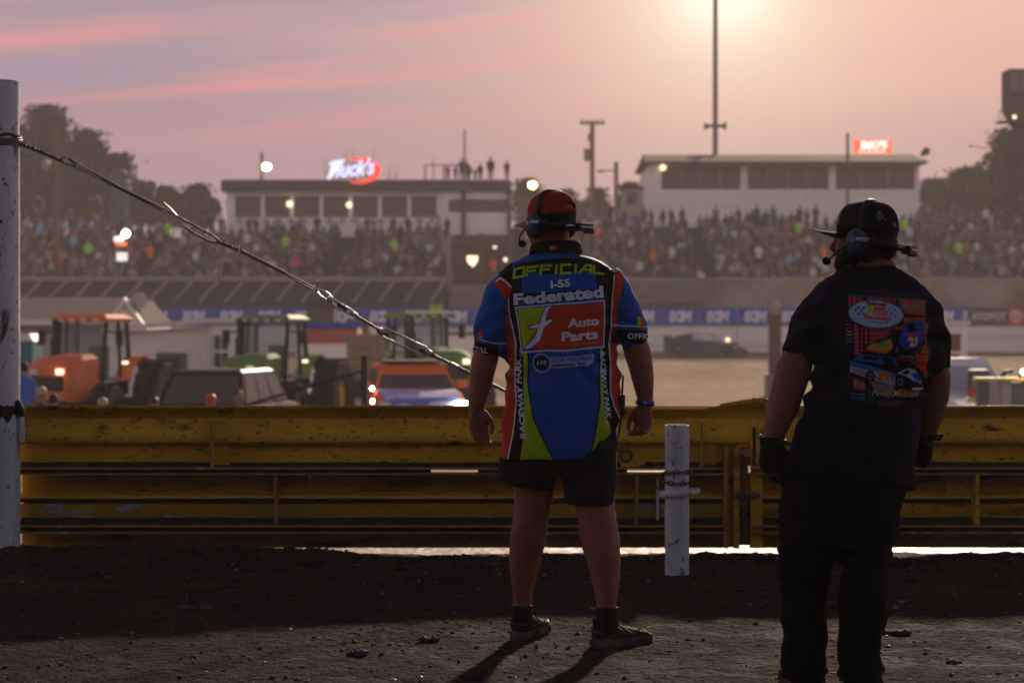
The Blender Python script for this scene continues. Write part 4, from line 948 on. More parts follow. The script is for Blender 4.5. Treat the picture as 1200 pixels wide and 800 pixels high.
# ================================================================ man two: black t-shirt and jeans
D2 = 6.92
p2 = thing('person', 'man in black t-shirt with race car print, jeans and gloves, seen from behind', 'man', (at(1000, HZ, D2).x, D2, 0))
O2 = Vector(p2.location)
H2 = Matrix.Translation(at(1013, 282, D2)) @ Matrix.Rotation(R(64), 4, 'Z') @ Matrix.Rotation(R(2), 4, 'X') @ Matrix.Scale(1.0, 4)
b = MB()
merge(b, xform(head_mb(), H2))
b.tube([at(1014, 285, D2 + .0), at(1016, 302, D2 + .01), at(1020, 322, D2 + .03)], [.070, .078, .105], 20)
b.loft(rings_px([(312, 998, 1042, .06), (328, 988, 1056, .075), (345, 978, 1066, .09), (400, 976, 1068, .11), (450, 968, 1062, .12), (500, 956, 1054, .125), (550, 942, 1050, .125), (590, 936, 1046, .12)], D2, yc=.02))
limb_px(b, [(985, 352, D2 + .02, 14), (960, 388, D2 + .02, 15), (938, 413, D2 + .01, 18), (930, 432, D2, 21.5), (925, 452, D2 - .01, 20), (918, 475, D2 - .01, 18.8), (911, 495, D2 - .02, 15.5), (906, 512, D2 - .02, 12), (904, 522, D2 - .02, 11)])
limb_px(b, [(1056, 350, D2 + .02, 13), (1078, 388, D2 + .02, 14), (1092, 415, D2 + .02, 15), (1097, 440, D2 + .03, 17.5), (1096, 465, D2 + .04, 16), (1091, 490, D2 + .05, 13), (1086, 508, D2 + .07, 10.5), (1082, 518, D2 + .08, 10)])
merge(b, place(hand_mb(thumb=1, palm=-1, curl=(26, 40, 34)), at(903.5, 518, D2 - .02), rz=25, rx=-4, ry=-2, s=.98))
merge(b, place(hand_mb(thumb=-1, palm=1, curl=(50, 60, 40), fl=.8), at(1083, 513, D2 + .08), rz=-20, rx=8, ry=22, s=.95))
me = remesh(b, .0048, 3, 'body'); me.materials.append(skin2); displace(me, lambda p, n: fbm(p, 9, .0015)); link('body', me, p2, 80); fuzz(me, p2, 'body_hair', 4500, lambda c: abs(c[0] - 1.18) > .22 and .92 < c[2] < 1.2, .011, 6)
eyes(H2, p2)
def tufts(name, T_, pts, seed, n, ln, rad, parent, spread_=.005, down=-1):
    r = random.Random(seed); m = MB()
    for k in range(n):
        c, dr = pts[r.randrange(len(pts))]; c = Vector(c) + Vector([r.gauss(0, spread_) for _ in range(3)]); d = (Vector(dr) + Vector([r.gauss(0, .35) for _ in range(3)])).normalized()
        l = ln * r.uniform(.5, 1.2); q = Vector((r.gauss(0, .3), r.gauss(0, .3), down * .5))
        m.tube([c, c + d * l * .5, c + (d + q * .5).normalized() * l], [rad, rad * .8, rad * .2], 4, cap=False)
    return xform(m, T_).build(name, hair_m, parent, smooth=80, kind='stuff')
m = MB(); m.ball((0, -.048, -.012), (.077, .068, .052), 18, 12); m.ball((0, -.068, -.040), (.058, .040, .026), 16, 10); m.ball((0, -.03, .02), (.0805, .085, .045), 18, 10)
m.ball((-.062, -.02, -.04), (.02, .045, .04), 12, 8); m.ball((.062, -.02, -.04), (.02, .045, .04), 12, 8)
me = remesh(xform(m, H2), .006, 2, 'hair'); displace(me, lambda p, n: fbm(p, 40, .006)); hr = child(me, 'hair', hair_m, p2)
pts = [((.060 * math.sin(a), -.050 - .050 * math.cos(a), z), (math.sin(a) * .8, -math.cos(a) * .8, -.6)) for a in np.linspace(-1.6, 1.6, 14) for z in (-.045, -.03, -.01, .01)]
tufts('hair_tufts', H2, pts, 5, 160, .012, .0022, hr)
m = MB()
for a in np.linspace(-1.25, 1.25, 15): m.ball((.060 * math.sin(a), .020 + .066 * math.cos(a), -.088 + .016 * abs(math.sin(a)) ** 2 * 2), (.018, .018, .026), 8, 6)
for s in (-1, 1): m.ball((s * .066, .018, -.055), (.012, .020, .042), 10, 8); m.ball((s * .071, .006, -.02), (.008, .014, .04), 8, 6)
for x in (-.02, 0, .02): m.ball((x, .099, -.048), (.012, .008, .006), 8, 6)
me = remesh(xform(m, H2), .005, 2, 'beard'); displace(me, lambda p, n: fbm(p, 60, .004)); child(me, 'beard', hair_m, p2)
# black cap with flat bill, printed front panel
cp = xform(cap_mb(True, crown=.106), H2).build('cap', black_cap, p2, smooth=80); solidify(cp, .003)
xform(brim_mb(.090, .004, .026, .016), H2).build('brim', black_cap, cp, smooth=50)
m = MB(); m.ball((0, -.012, .135), (.008, .008, .004), 10, 6); xform(m, H2).build('button', black_cap, cp, smooth=60)
cf = material('cap_front_print', S(196, 110, 84), .7, color2=S(60, 120, 150), cscale=26, cut=(.45, .52)); m = MB()
rw = []
for t in np.linspace(.22, 1.15, 7): rw.append([(.0885 * math.cos(t) ** .62 * math.sin(a), -.010 + .113 * math.cos(t) ** .62 * math.cos(a), .0285 + math.sin(t) ** .9 * .108) for a in np.linspace(-.62 * (1.15 - t * .4), .62 * (1.15 - t * .4), 9)])
m.loft(rw, cap=False, closed=False); fp = xform(m, H2).build('front_print', cf, cp, smooth=80); solidify(fp, .0015)
# small embroidered mark on the left side of the cap
m = MB()
def side(u, v): a = math.pi - u; return (-.0 + .0895 * math.cos(.42 + v) ** .62 * math.cos(a) , -.010 + .111 * math.cos(.42 + v) ** .62 * math.sin(a) * 1.0, .0285 + math.sin(.42 + v) ** .9 * .106)
m.tube([side(-.62 + .11 * math.cos(t), .10 + .13 * math.sin(t)) for t in np.linspace(.5, 5.6, 14)], .0013, 5)
m.tube([side(-.62, -.06), side(-.62, .28)], .0013, 5); m.tube([side(-.75, .02), side(-.80, -.10), side(-.86, -.04)], .0011, 5); m.tube([side(-.55, .20), side(-.5, .05), side(-.58, -.02)], .0011, 5)
xform(m, H2).build('embroidered_mark', silver, cp, smooth=60)
headset(p2, H2, 1.075)
# t-shirt print
TB = (24, 26, 42)
tv = Canvas(975, 335, 1100, 475, 7.0, TB)
ORG, PNK, TEA, CYN, YLW = (205, 66, 40), (180, 56, 110), (14, 92, 112), (20, 124, 164), (176, 156, 34)
def zz(pts): return [(980 + x / 5.517, 335 + y / 5.517) for x, y in pts]
def zp(pts, c): tv.poly(zz(pts), c)
def zr(x0, y0, x1, y1, c, sk=0.07): zp([(x0, y0), (x1, y0 + (x1 - x0) * sk), (x1, y1 + (x1 - x0) * sk), (x0, y1)], c)
zr(36, 54, 566, 68, TEA); zr(112, 30, 500, 46, (70, 30, 60), .06); zr(300, 60, 500, 72, (70, 60, 20), .03)
for x0, x1, c in ((44, 130, ORG), (50, 72, PNK), (156, 342, ORG), (360, 558, ORG)): zr(x0, 68 + (x0 - 36) * .06, x1, 182, c)
zr(340, 62, 346, 180, TEA); zr(362, 95, 372, 205, TEA); zp([(362, 205), (540, 214), (540, 250), (390, 240)], ORG)
for k in range(7):
    for j in range(4):
        if (k + j) % 2: zr(372 + k * 25, 112 + j * 15, 397 + k * 25, 127 + j * 15, (110, 150, 90) if (k + j) % 4 == 1 else (60, 130, 150), .0)
zr(440, 205, 570, 214, TEA, .0); zr(548, 112, 572, 208, TB); zr(445, 205, 530, 212, PNK, .02)
for k in range(9): zr(388, 205 + k * 14, 436, 213 + k * 14, (ORG, (90, 150, 90), ORG)[k % 3])
zp([(74, 190), (330, 262), (330, 450), (74, 450)], ORG)
for k in range(11): zr(74, 196 + k * 26, 330, 204 + k * 26, (200, 90, 30) if k % 2 else (235, 70, 110), .0)
for x0 in (104, 128, 158): zr(x0, 170, x0 + 13, 420, TB, 0)
zp([(476, 230), (560, 240), (556, 600), (476, 540)], ORG)
for k in range(12): zr(478, 260 + k * 26, 556, 268 + k * 26, (210, 60, 80) if k % 2 else (200, 120, 40), .0)
for k in range(6): zr(330, 445 + k * 14, 478, 449 + k * 14, (YLW, PNK, ORG)[k % 3])
for k, c in enumerate((PNK, PNK, PNK, YLW, YLW, CYN, CYN)): zr(26, 224 + k * 21, 62, 230 + k * 21 + k, c, .02)
for k, c in enumerate((CYN, CYN, CYN, YLW, YLW, PNK, PNK)): zr(556 - k * 2, 392 + k * 21, 582 - k * 2, 400 + k * 21, c, .05)
for k in range(9): zr(76, 214 + k * 26, 330, 218 + k * 26, TB, .0)
for k in range(9): zr(480, 276 + k * 27, 554, 280 + k * 27, TB, .0)
for x0 in (60, 92, 206, 262, 318): zr(x0, 70, x0 + 7, 180, TB, 0)
for x0 in (84, 186, 300): zr(x0, 250, x0 + 6, 430, TEA, 0)
# upper car: blue modified, number 21
zp([(140, 405), (170, 372), (250, 338), (312, 300), (322, 262), (400, 262), (450, 226), (535, 236), (545, 330), (548, 372), (500, 420), (340, 452), (250, 440)], (8, 12, 20))
zp([(150, 400), (172, 375), (300, 340), (318, 388), (270, 430), (160, 408)], (205, 150, 40)); zp([(200, 372), (250, 350), (285, 352), (240, 382)], (30, 150, 150)); zp([(160, 404), (268, 428), (316, 392), (316, 404), (262, 440), (165, 416)], ORG)
zp([(252, 338), (300, 292), (318, 268), (382, 262), (386, 330), (318, 340)], (12, 20, 34)); zp([(250, 342), (306, 292), (312, 300), (268, 342)], (30, 90, 160)); zp([(318, 262), (394, 262), (384, 285), (328, 282)], ORG)
zp([(386, 262), (446, 228), (534, 238), (546, 324), (500, 400), (392, 412), (352, 370)], (16, 84, 168)); zp([(410, 262), (462, 240), (472, 290), (420, 300)], (10, 16, 28)); zp([(404, 310), (544, 290), (544, 302), (404, 324)], (200, 50, 60))
tv.text('21', (980 + 420 / 5.517, 335 + 392 / 5.517), (980 + 480 / 5.517, 335 + 386 / 5.517), 10.5, (230, 200, 190), bold=.05, halo=(220, 60, 30), hw=.7)
for cx_, cy_, r_ in ((338, 410, 36), (498, 405, 32), (150, 380, 14)):
    tv.ell(980 + cx_ / 5.517, 335 + cy_ / 5.517, r_ * .62 / 5.517, r_ / 5.517, (12, 12, 16), .1); tv.ell(980 + (cx_ + 4) / 5.517, 335 + cy_ / 5.517, r_ * .3 / 5.517, r_ * .6 / 5.517, (84, 90, 100), .1)
# lower car: pale blue late model, number 29
zp([(44, 478), (60, 448), (150, 420), (330, 440), (350, 480), (440, 498), (500, 540), (548, 612), (545, 650), (470, 668), (330, 640), (130, 590), (42, 550)], (8, 12, 20))
zp([(50, 476), (150, 500), (330, 560), (336, 640), (200, 606), (46, 548)], (140, 170, 200)); zp([(50, 476), (150, 500), (330, 560), (334, 590), (180, 540), (48, 510)], (36, 110, 180)); zp([(46, 520), (140, 545), (140, 560), (46, 535)], (200, 110, 120))
zp([(110, 430), (330, 462), (340, 520), (250, 500), (60, 470)], (30, 96, 160)); zp([(150, 440), (230, 452), (210, 478), (120, 462)], (12, 30, 60)); zp([(240, 448), (320, 470), (330, 540), (260, 500)], (10, 12, 18))
zp([(340, 556), (400, 526), (470, 535), (524, 600), (520, 630), (440, 600), (400, 580)], (170, 184, 200)); zp([(430, 560), (500, 560), (524, 606), (480, 612)], (40, 120, 190)); zp([(366, 556), (400, 535), (430, 548), (400, 570)], (20, 24, 32)); zp([(440, 650), (530, 655), (550, 630), (548, 650), (530, 668), (440, 664)], (190, 194, 200))
tv.text('29', (980 + 206 / 5.517, 335 + 604 / 5.517), (980 + 290 / 5.517, 335 + 612 / 5.517), 11, (225, 70, 50), bold=.05, halo=(200, 190, 60), hw=.5)
zp([(302, 578), (330, 584), (326, 612), (300, 604)], (226, 80, 80))
for cx_, cy_, r_ in ((168, 576, 36), (362, 612, 40)):
    tv.ell(980 + cx_ / 5.517, 335 + cy_ / 5.517, r_ * .8 / 5.517, r_ / 5.517, (10, 10, 14), .1); tv.ell(980 + cx_ / 5.517, 335 + cy_ / 5.517, r_ * .5 / 5.517, r_ * .66 / 5.517, (100, 108, 122), .1); tv.ell(980 + cx_ / 5.517, 335 + cy_ / 5.517, r_ * .2 / 5.517, r_ * .28 / 5.517, (16, 18, 22), .1)
zp([(60, 584), (136, 600), (136, 664), (60, 654)], ORG); zp([(66, 606), (132, 618), (132, 652), (66, 642)], (110, 170, 190)); tv.text('55', (980 + 74 / 5.517, 335 + 642 / 5.517), (980 + 126 / 5.517, 335 + 648 / 5.517), 5, (200, 90, 80), bold=.04)
zp([(160, 604), (320, 640), (320, 672), (240, 680), (190, 650)], (190, 90, 60)); zp([(350, 655), (500, 680), (440, 690), (370, 680)], (226, 50, 60))
for k in range(6):
    for j in range(3):
        if (k + j) % 2: zp([(170 + k * 24 + j * 6, 612 + k * 5 + j * 15), (194 + k * 24 + j * 6, 616 + k * 5 + j * 15), (198 + k * 24 + j * 6, 630 + k * 5 + j * 15), (174 + k * 24 + j * 6, 626 + k * 5 + j * 15)], (60, 150, 170))
for k in range(6): zr(150, 660 + k * 14, 190, 664 + k * 14, TEA); zr(220, 728 + k * 6, 430 - k * 20, 730 + k * 6, (TEA, PNK, YLW)[k % 3], .02)
for k in range(5): zr(52 + k * 18, 682 + k, 62 + k * 18, 688 + k, (180, 180, 170), 0)
zr(50, 700, 136, 724, TEA, .03)
tv.text('Pevely,Missouri', (980 + 176 / 5.517, 335 + 712 / 5.517), (980 + 492 / 5.517, 335 + 724 / 5.517), 9.6, (205, 205, 150), shear=.35, bold=.01, halo=TB, hw=.5)
# oval badge
import math as _m
ox, oy = 980 + 213 / 5.517, 335 + 184 / 5.517
tv.ell(ox, oy + .6, 33, 17.3, TB, .07); tv.ell(ox, oy, 32.2, 16.6, (30, 110, 150), .07); tv.ell(ox, oy, 31, 15.2, (176, 196, 214), .07)
for k in range(4):
    for j in range(3):
        if (k + j) % 2: zp([(78 + k * 17, 130 + j * 20 + k * 2), (96 + k * 17, 132 + j * 20 + k * 2), (90 + k * 17, 148 + j * 20 + k * 2), (72 + k * 17, 146 + j * 20 + k * 2)], (40, 110, 180)); zp([(276 + k * 16, 140 + j * 20 + k * 3), (292 + k * 16, 142 + j * 20 + k * 3), (290 + k * 16, 160 + j * 20 + k * 3), (274 + k * 16, 158 + j * 20 + k * 3)], (70, 150, 200))
zp([(156, 122), (200, 124), (196, 150), (176, 182), (160, 178)], (196, 200, 50)); zp([(204, 134), (286, 140), (270, 160), (286, 196), (190, 186), (196, 160)], (232, 90, 70)); zp([(206, 160), (262, 162), (262, 166), (204, 164)], (176, 196, 214)); zp([(200, 172), (266, 178), (266, 182), (200, 176)], (176, 196, 214))
tv.text('Federated', (980 + 150 / 5.517, 335 + 124 / 5.517), (980 + 280 / 5.517, 335 + 134 / 5.517), 4.2, (14, 40, 90), bold=.04)
tv.text('Raceway', (980 + 134 / 5.517, 335 + 222 / 5.517), (980 + 312 / 5.517, 335 + 240 / 5.517), 7.4, (226, 50, 50), shear=.3, bold=.04)
tv.text('I-55 Pevely, MO', (980 + 176 / 5.517, 335 + 240 / 5.517), (980 + 284 / 5.517, 335 + 250 / 5.517), 2.6, (14, 40, 90), bold=.03)
tee_print = print_material('printed_black_cotton', tv, D2, Vector((O2.x, 0, 0)), rough=.9, sheen=.0)
tee_plain = material('black_cotton', S(24, 26, 42), .92, bump=.3, bscale=260, var=.1, spec=.1)
def hem2(x, py):
    px = 600 + x * F / D2
    return 0 if py < 470 else -min(1, (py - 470) / 90) * ((px - 918) / 150 * 18 - 9) * D2 / F
b = MB()
b.loft(rings_px([(311, 997, 1046, .080), (316, 984, 1058, .092), (324, 970, 1072, .108), (334, 960, 1084, .122), (348, 953, 1090, .138), (372, 954, 1091, .155), (405, 957, 1090, .165), (432, 956, 1088, .172), (460, 949, 1084, .178), (490, 940, 1079, .182), (520, 930, 1075, .182), (545, 922, 1072, .178), (561, 918, 1070, .175)], D2, yc=.02, ex=.86, shift=hem2))
limb_px(b, [(980, 346, D2 + .02, 25), (963, 366, D2 + .02, 27), (949, 390, D2 + .02, 26), (936, 418, D2 + .01, 25)])
limb_px(b, [(1062, 344, D2 + .02, 24), (1078, 366, D2 + .02, 26), (1089, 395, D2 + .02, 24), (1093, 420, D2 + .02, 22), (1095, 435, D2 + .02, 19.5)])
me = remesh(b, .0075, 3, 'tshirt')
def tw(p, n):
    d = fbm(Vector((p.x * 7, p.y * 3, p.z * 2.0)), 1.0, .009) * (0.35 + .9 * sstep(1.25, .75, p.z)) + fbm(Vector((p.x * 15, p.y * 8, p.z * 10)), 1.0, .003)
    q = p.x - O2.x
    for cx_ in (-.13, .24):
        r = math.hypot(q - cx_, (p.z - 1.14) * .9); d += .013 * math.exp(-(r / .17) ** 2) * math.sin(r * 72 + 3 * noise.noise(p * 5))
    d += .008 * sstep(1.0, .7, p.z) * math.sin((q * .8 + p.z) * 45 + 4 * noise.noise(p * 4))
    return d
displace(me, tw)
tee = link('tshirt', me, p2, 80); face_mats(me, [tee_print, tee_plain], lambda c, n: 1 if (n[1] > .1 or c[1] > D2 + .05) else 0)
m = MB(); cr = []
for k, (z, a, bb) in enumerate(((314, 27.5, .092), (311, 25.5, .088), (309.5, 24.5, .086))):
    cr.append([(at(1020, z, D2).x + a * D2 / F * math.cos(t), D2 + .03 + bb * math.sin(t), at(0, z, D2).z + .006 * (-math.sin(t)) - .004 * math.cos(t)) for t in [6.2832 * i / 40 for i in range(40)]])
m.loft(cr, cap=False); cl = m.build('neck_rib', tee_plain, tee, smooth=80); solidify(cl, .004)
m = MB(); m.tube([(at(1018, 306, D2).x + .073 * math.cos(t), D2 + .025 + .082 * math.sin(t), at(0, 308, D2).z - .010 * math.sin(t) * -1 - .004) for t in [6.2832 * i / 48 for i in range(49)]], .0016, 5); m.build('neck_chain', silver, p2, smooth=60)
# jeans
b = MB()
b.loft(rings_px([(535, 926, 1066, .150), (560, 918, 1064, .165), (590, 914, 1058, .168), (620, 912, 1052, .155), (645, 912, 1046, .13)], D2, yc=.02))
b.loft(leg_rings([(600, 912, 985, .135, D2 + .02, 0), (640, 911, 984, .125, D2 + .03, 0), (670, 912, 974, .110, D2 + .04, 0), (700, 914, 972, .100, D2 + .05, 0), (735, 917, 971, .092, D2 + .05, 0), (765, 918, 969, .088, D2 + .05, 0), (782, 914, 968, .088, D2 + .05, 0), (797, 915, 967, .088, D2 + .05, .004)]))
b.loft(leg_rings([(600, 978, 1056, .135, D2 + .0, 0), (640, 982, 1048, .125, D2 - .01, 0), (670, 985, 1040, .112, D2 - .03, 0), (700, 982, 1041, .104, D2 - .04, 0), (735, 981, 1037, .094, D2 - .05, 0), (765, 983, 1029, .088, D2 - .05, 0), (785, 981, 1037, .09, D2 - .05, 0), (800, 983, 1034, .088, D2 - .05, .004)]))
me = remesh(b, .0075, 3, 'jeans')
def pw(p, n):
    low = sstep(.17, .05, p.z) * (.6 + .8 * noise.noise(Vector((p.x * 9, p.y * 9, 2)))); knee = math.exp(-((p.z - .47) / .09) ** 2)
    d = fbm(Vector((p.x * 8, p.y * 6, p.z * 5)), 1.0, .007)
    d += (.009 * low + .005 * knee) * math.sin(p.z * 115 + 20 * (p.x - O2.x) + 5 * noise.noise(Vector((p.x * 6, p.y * 6, p.z * 3))))
    d += .004 * math.sin(p.z * 40 + p.x * 50 + 4 * noise.noise(p * 5)); return d
displace(me, pw); jeans = child(me, 'jeans', denim, p2)
# gloves with cuffs
m = place(hand_mb(thumb=1, palm=-1, curl=(26, 40, 34), grow=1.28), at(903.5, 518, D2 - .02), rz=25, rx=-4, ry=-2, s=1.0)
me = remesh(m, .0042, 2, 'glove'); displace(me, lambda p, n: fbm(p, 30, .0012)); gl = child(me, 'glove', glove_m, p2)
m = MB(); c = at(905, 516, D2 - .02); m.loft([[(c.x + r * math.cos(a) * 1.05, c.y + r * math.sin(a), c.z + dz) for a in [6.2832 * i / 24 for i in range(24)]] for dz, r in ((-.030, .040), (-.015, .042), (.0, .042), (.012, .043))]); m.build('cuff', black_cloth, gl, smooth=50)
m = MB(); m.box((c.x + .03, c.y - .03, c.z - .004), (.03, .03, .018)); m.build('cuff_tab', plastic, gl)
m = MB(); m.ball((c.x - .042, c.y - .012, c.z + .016), (.006, .006, .007), 8, 6); m.build('cuff_bead', silver, gl, smooth=60)
m = place(hand_mb(thumb=-1, palm=1, curl=(50, 60, 40), fl=.8, grow=1.28), at(1083, 513, D2 + .08), rz=-20, rx=8, ry=22, s=.97)
me = remesh(m, .0042, 2, 'glove'); gl = child(me, 'glove', glove_m, p2)
m = MB(); c = at(1085, 511, D2 + .075); m.loft([[(c.x + r * math.cos(a), c.y + r * math.sin(a), c.z + dz + .3 * r * math.cos(a)) for a in [6.2832 * i / 24 for i in range(24)]] for dz, r in ((-.022, .040), (.0, .039), (.010, .038))]); m.tube([(c.x + .03, c.y, c.z + .004), (c.x + .055, c.y - .01, c.z + .002), (c.x + .04, c.y - .02, c.z - .012)], .007, 8); m.build('cuff', black_cloth, gl, smooth=50)
shoe(p2, Vector((at(942, 0, D2 + .05).x, D2 + .06, ground_h(1.0, 7.0) + .004)), 6); shoe(p2, Vector((at(1008, 0, D2 - .05).x, D2 - .05, ground_h(1.2, 6.9) + .004)), -10)
rebase(p2, O2)

# ---------------------------------------------------------------- background materials
conc = material('weathered_concrete', S(176, 164, 152), 0.85, var=.2, vscale=.6, color2=S(130, 116, 102), cscale=.35, cut=(.45, .7), stretch=(.3, 1, 2), spec=.12)
conc2 = material('dusty_concrete_bank', S(158, 144, 128), 0.9, var=.2, vscale=.4, color2=S(112, 98, 84), cscale=.25, spec=.12)
wallwhite = material('dirty_white_wall_paint', S(232, 222, 216), 0.7, var=.08, vscale=.8, color2=S(170, 150, 132), cscale=.5, cut=(.5, .75), stretch=(.3, 1, 3), spec=.12)
darkbank = material('dark_sheet_steel', S(44, 40, 36), 0.8, var=.2, vscale=1)
railm = material('pale_steel_rail', S(150, 140, 126), 0.6, spec=.12)
siding = material('white_siding', S(246, 238, 228), 0.65, var=.06, vscale=2, spec=.12)
siding_g = material('grey_siding', S(172, 164, 156), 0.7, var=.08, vscale=2, spec=.12)
roof_d = material('dark_fascia', S(84, 74, 68), 0.7, var=.1, spec=.12)
roof_t = material('ribbed_tan_roof', S(92, 82, 66), 0.8, var=.1, spec=.02)
shingle = material('grey_roof_shingle', S(104, 94, 88), 0.9, var=.15, vscale=3, spec=.12)
glass_d = material('dark_window_glass', S(86, 80, 78), 0.4, spec=.2)
glass_t = material('tinted_cab_glass', S(130, 150, 156), 0.45, spec=.15, alpha=.45)
trimw = material('white_trim', S(224, 216, 206), 0.5, spec=.12)
wood = material('brown_wood_pole', S(96, 74, 56), 0.85, var=.2, vscale=2)
greym = material('grey_metal', S(110, 106, 102), 0.55, metal=.3)
blackm = material('black_painted_steel', S(24, 22, 22), 0.5)
tyre = material('dusty_tyre_rubber', S(46, 40, 36), 0.9, var=.3, vscale=6, bump=.5, bscale=12)
tr_or = material('orange_tractor_paint', S(244, 128, 78), 0.6, var=.12, vscale=2, spec=.15)
tr_gr = material('green_tractor_paint', S(112, 150, 86), 0.6, var=.12, vscale=2, spec=.15)
suv_or = material('orange_car_paint', S(244, 120, 62), 0.6, spec=.12)
suv_bk = material('black_car_paint', S(20, 20, 24), 0.35, spec=.4)
wht_p = material('white_car_paint', S(224, 224, 222), 0.6, spec=.12)
silv_p = material('silver_grey_car_paint', S(170, 166, 164), 0.6, spec=.15)
blue_p = material('blue_graphic_paint', S(206, 206, 232), 0.6, spec=.1, color2=S(110, 124, 190), cscale=2.2, cut=(.52, .56), stretch=(.4, 2, 1))
ban_b = material('blue_banner_vinyl', S(34, 84, 170), 0.7, spec=.05); ban_w = material('white_banner_print', S(226, 222, 230), 0.6)
ban_k = material('charcoal_banner_vinyl', S(58, 52, 50), 0.6); ban_r = material('red_banner_vinyl', S(206, 44, 34), 0.6)
teal = material('teal_plastic', S(24, 120, 130), 0.5); tanp = material('tan_tank_plastic', S(176, 158, 116), 0.6, var=.1)
redp = material('red_plastic', S(190, 50, 40), 0.5); yelp = material('yellow_plastic', S(206, 176, 50), 0.5); limep = material('lime_flag_cloth', S(180, 200, 40), 0.7)
lamp_w = material('lit_white_lamp', (1, 1, 1), .5, emit=((1, .92, .78), 26)); lamp_o = material('lit_orange_lamp', (1, .8, .5), .5, emit=((1, .62, .22), 22))
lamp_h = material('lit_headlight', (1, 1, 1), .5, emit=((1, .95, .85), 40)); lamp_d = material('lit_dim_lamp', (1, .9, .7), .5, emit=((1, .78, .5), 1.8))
win_lit = material('lit_window', (1, .9, .7), .5, emit=((1, .88, .66), 2.2)); neon_w = material('blue_white_lit_letters', (.8, .85, 1), .5, emit=((.55, .60, 1.0), 1.5)); neon_r = material('red_lit_swoosh', (1, .1, .05), .5, emit=((1, .06, .04), 1.1))
sign_r = material('orange_red_lit_panel', (1, .2, .1), .5, emit=((1, .16, .05), 1.0)); sign_w = material('white_lit_letters', (1, 1, 1), .5, emit=((1, .80, .66), 1.3))
blocker_leaf = material('light_blocker_leaves', (0.03, 0.036, 0.02), .9)  # leaves of the added screen that blocks the rear sky
leafm = [material('dark_leaves', (0.022, 0.028, 0.012), .8, var=.3, vscale=.5), material('mid_leaves', (0.038, 0.044, 0.018), .8, var=.3, vscale=.5), material('deep_leaves', (0.012, 0.015, 0.007), .8)]
bark = material('bark', S(74, 60, 50), .95)

# ---------------------------------------------------------------- far wall and its banners
DW = 115.0
def X_(px, d): return (px - 600) / F * d
def Z_(py, d): return CAMZ - (py - HZ) / F * d
wall = thing('concrete_wall', 'long white concrete wall along the far straight under the banners', 'wall', (0, DW, 0))
m = MB()
for k in range(14):
    x = -45.5 + k * 6.5; m = MB(); m.b2(x + .02, x + 6.48, 0, .35, -.3, Z_(382.5, DW)); m.build('wall_panel', wallwhite, wall)
m = MB(); m.b2(-45.5, 45.5, -.05, .4, Z_(382.5, DW), Z_(381, DW)); m.build('wall_cap', conc, wall)
def banner(x0, x1, z0, z1, back, txt, tmat, label, group=None, mirror=True, pad=(.12, .16), shear=0.0, bold=.06):
    t = thing('banner', label, 'banner', ((x0 + x1) / 2, DW - .05, z0), group=group)
    w_, h_ = x1 - x0, z1 - z0
    m = MB(); n = 8; m.loft([[(-w_ / 2 + w_ * i / n, -.02 + .025 * math.sin(i * 1.9 + x0), 0), (-w_ / 2 + w_ * i / n, -.02 + .03 * math.sin(i * 1.3 + x0 * 2), h_), (-w_ / 2 + w_ * i / n, .0 + .03 * math.sin(i * 1.3 + x0 * 2), h_), (-w_ / 2 + w_ * i / n, .0 + .025 * math.sin(i * 1.9 + x0), 0)] for i in range(n + 1)]); m.build('vinyl_sheet', back, t, smooth=50)
    if txt:
        v, tr = text_fit(txt, -w_ / 2 + pad[0] * w_, w_ / 2 - pad[0] * w_, pad[1] * h_, h_ - pad[1] * h_, mirror, bold=bold, shear=shear)
        m = MB(); m.add([(a, -.065, b_) for a, b_ in v] + [(a, -.075, b_) for a, b_ in v], [tuple(q) for q in tr] + [tuple(i + len(v) for i in q) for q in tr]); m.build('lettering', tmat, t)
    return t
zb0, zb1 = Z_(381, DW), Z_(360.5, DW)
x = X_(162, DW); k = 0
ORD = 'first second third fourth fifth sixth seventh eighth ninth tenth eleventh twelfth thirteenth fourteenth fifteenth sixteenth seventeenth eighteenth nineteenth twentieth twenty-first twenty-second twenty-third twenty-fourth'.split()
pitch = 2.16
while x < X_(1128, DW):
    banner(x + .03, min(x + pitch - .03, X_(1134, DW)), zb0, zb1, ban_b, 'MD3', ban_w, ORD[k] + ' blue banner with mirrored white letters, counted from the left end of the far wall', 'blue banners along the far wall', pad=(.19, .17), shear=-.15, bold=.07); x += pitch; k += 1
banner(X_(1135, DW), X_(1181, DW), zb0, zb1, ban_k, 'TOYOTA', ban_w, 'charcoal banner reading TOYOTA backwards on the far wall', pad=(.06, .28), bold=.02)
t = banner(X_(1181.5, DW), X_(1199, DW), zb0, zb1, ban_r, None, None, 'red square banner with a white three-oval emblem at the right end of the far wall')
m = MB()
for cx_, cz_, rx_, rz_ in ((0, .5, .33, .30), (0, .5, .10, .28), (0, .64, .22, .12)):
    m.tube([(cx_ + rx_ * math.cos(a), -.07, (cz_ + rz_ * math.sin(a)) * (zb1 - zb0)) for a in [6.2832 * i / 24 for i in range(25)]], .035, 6)
m.build('emblem', ban_w, t)

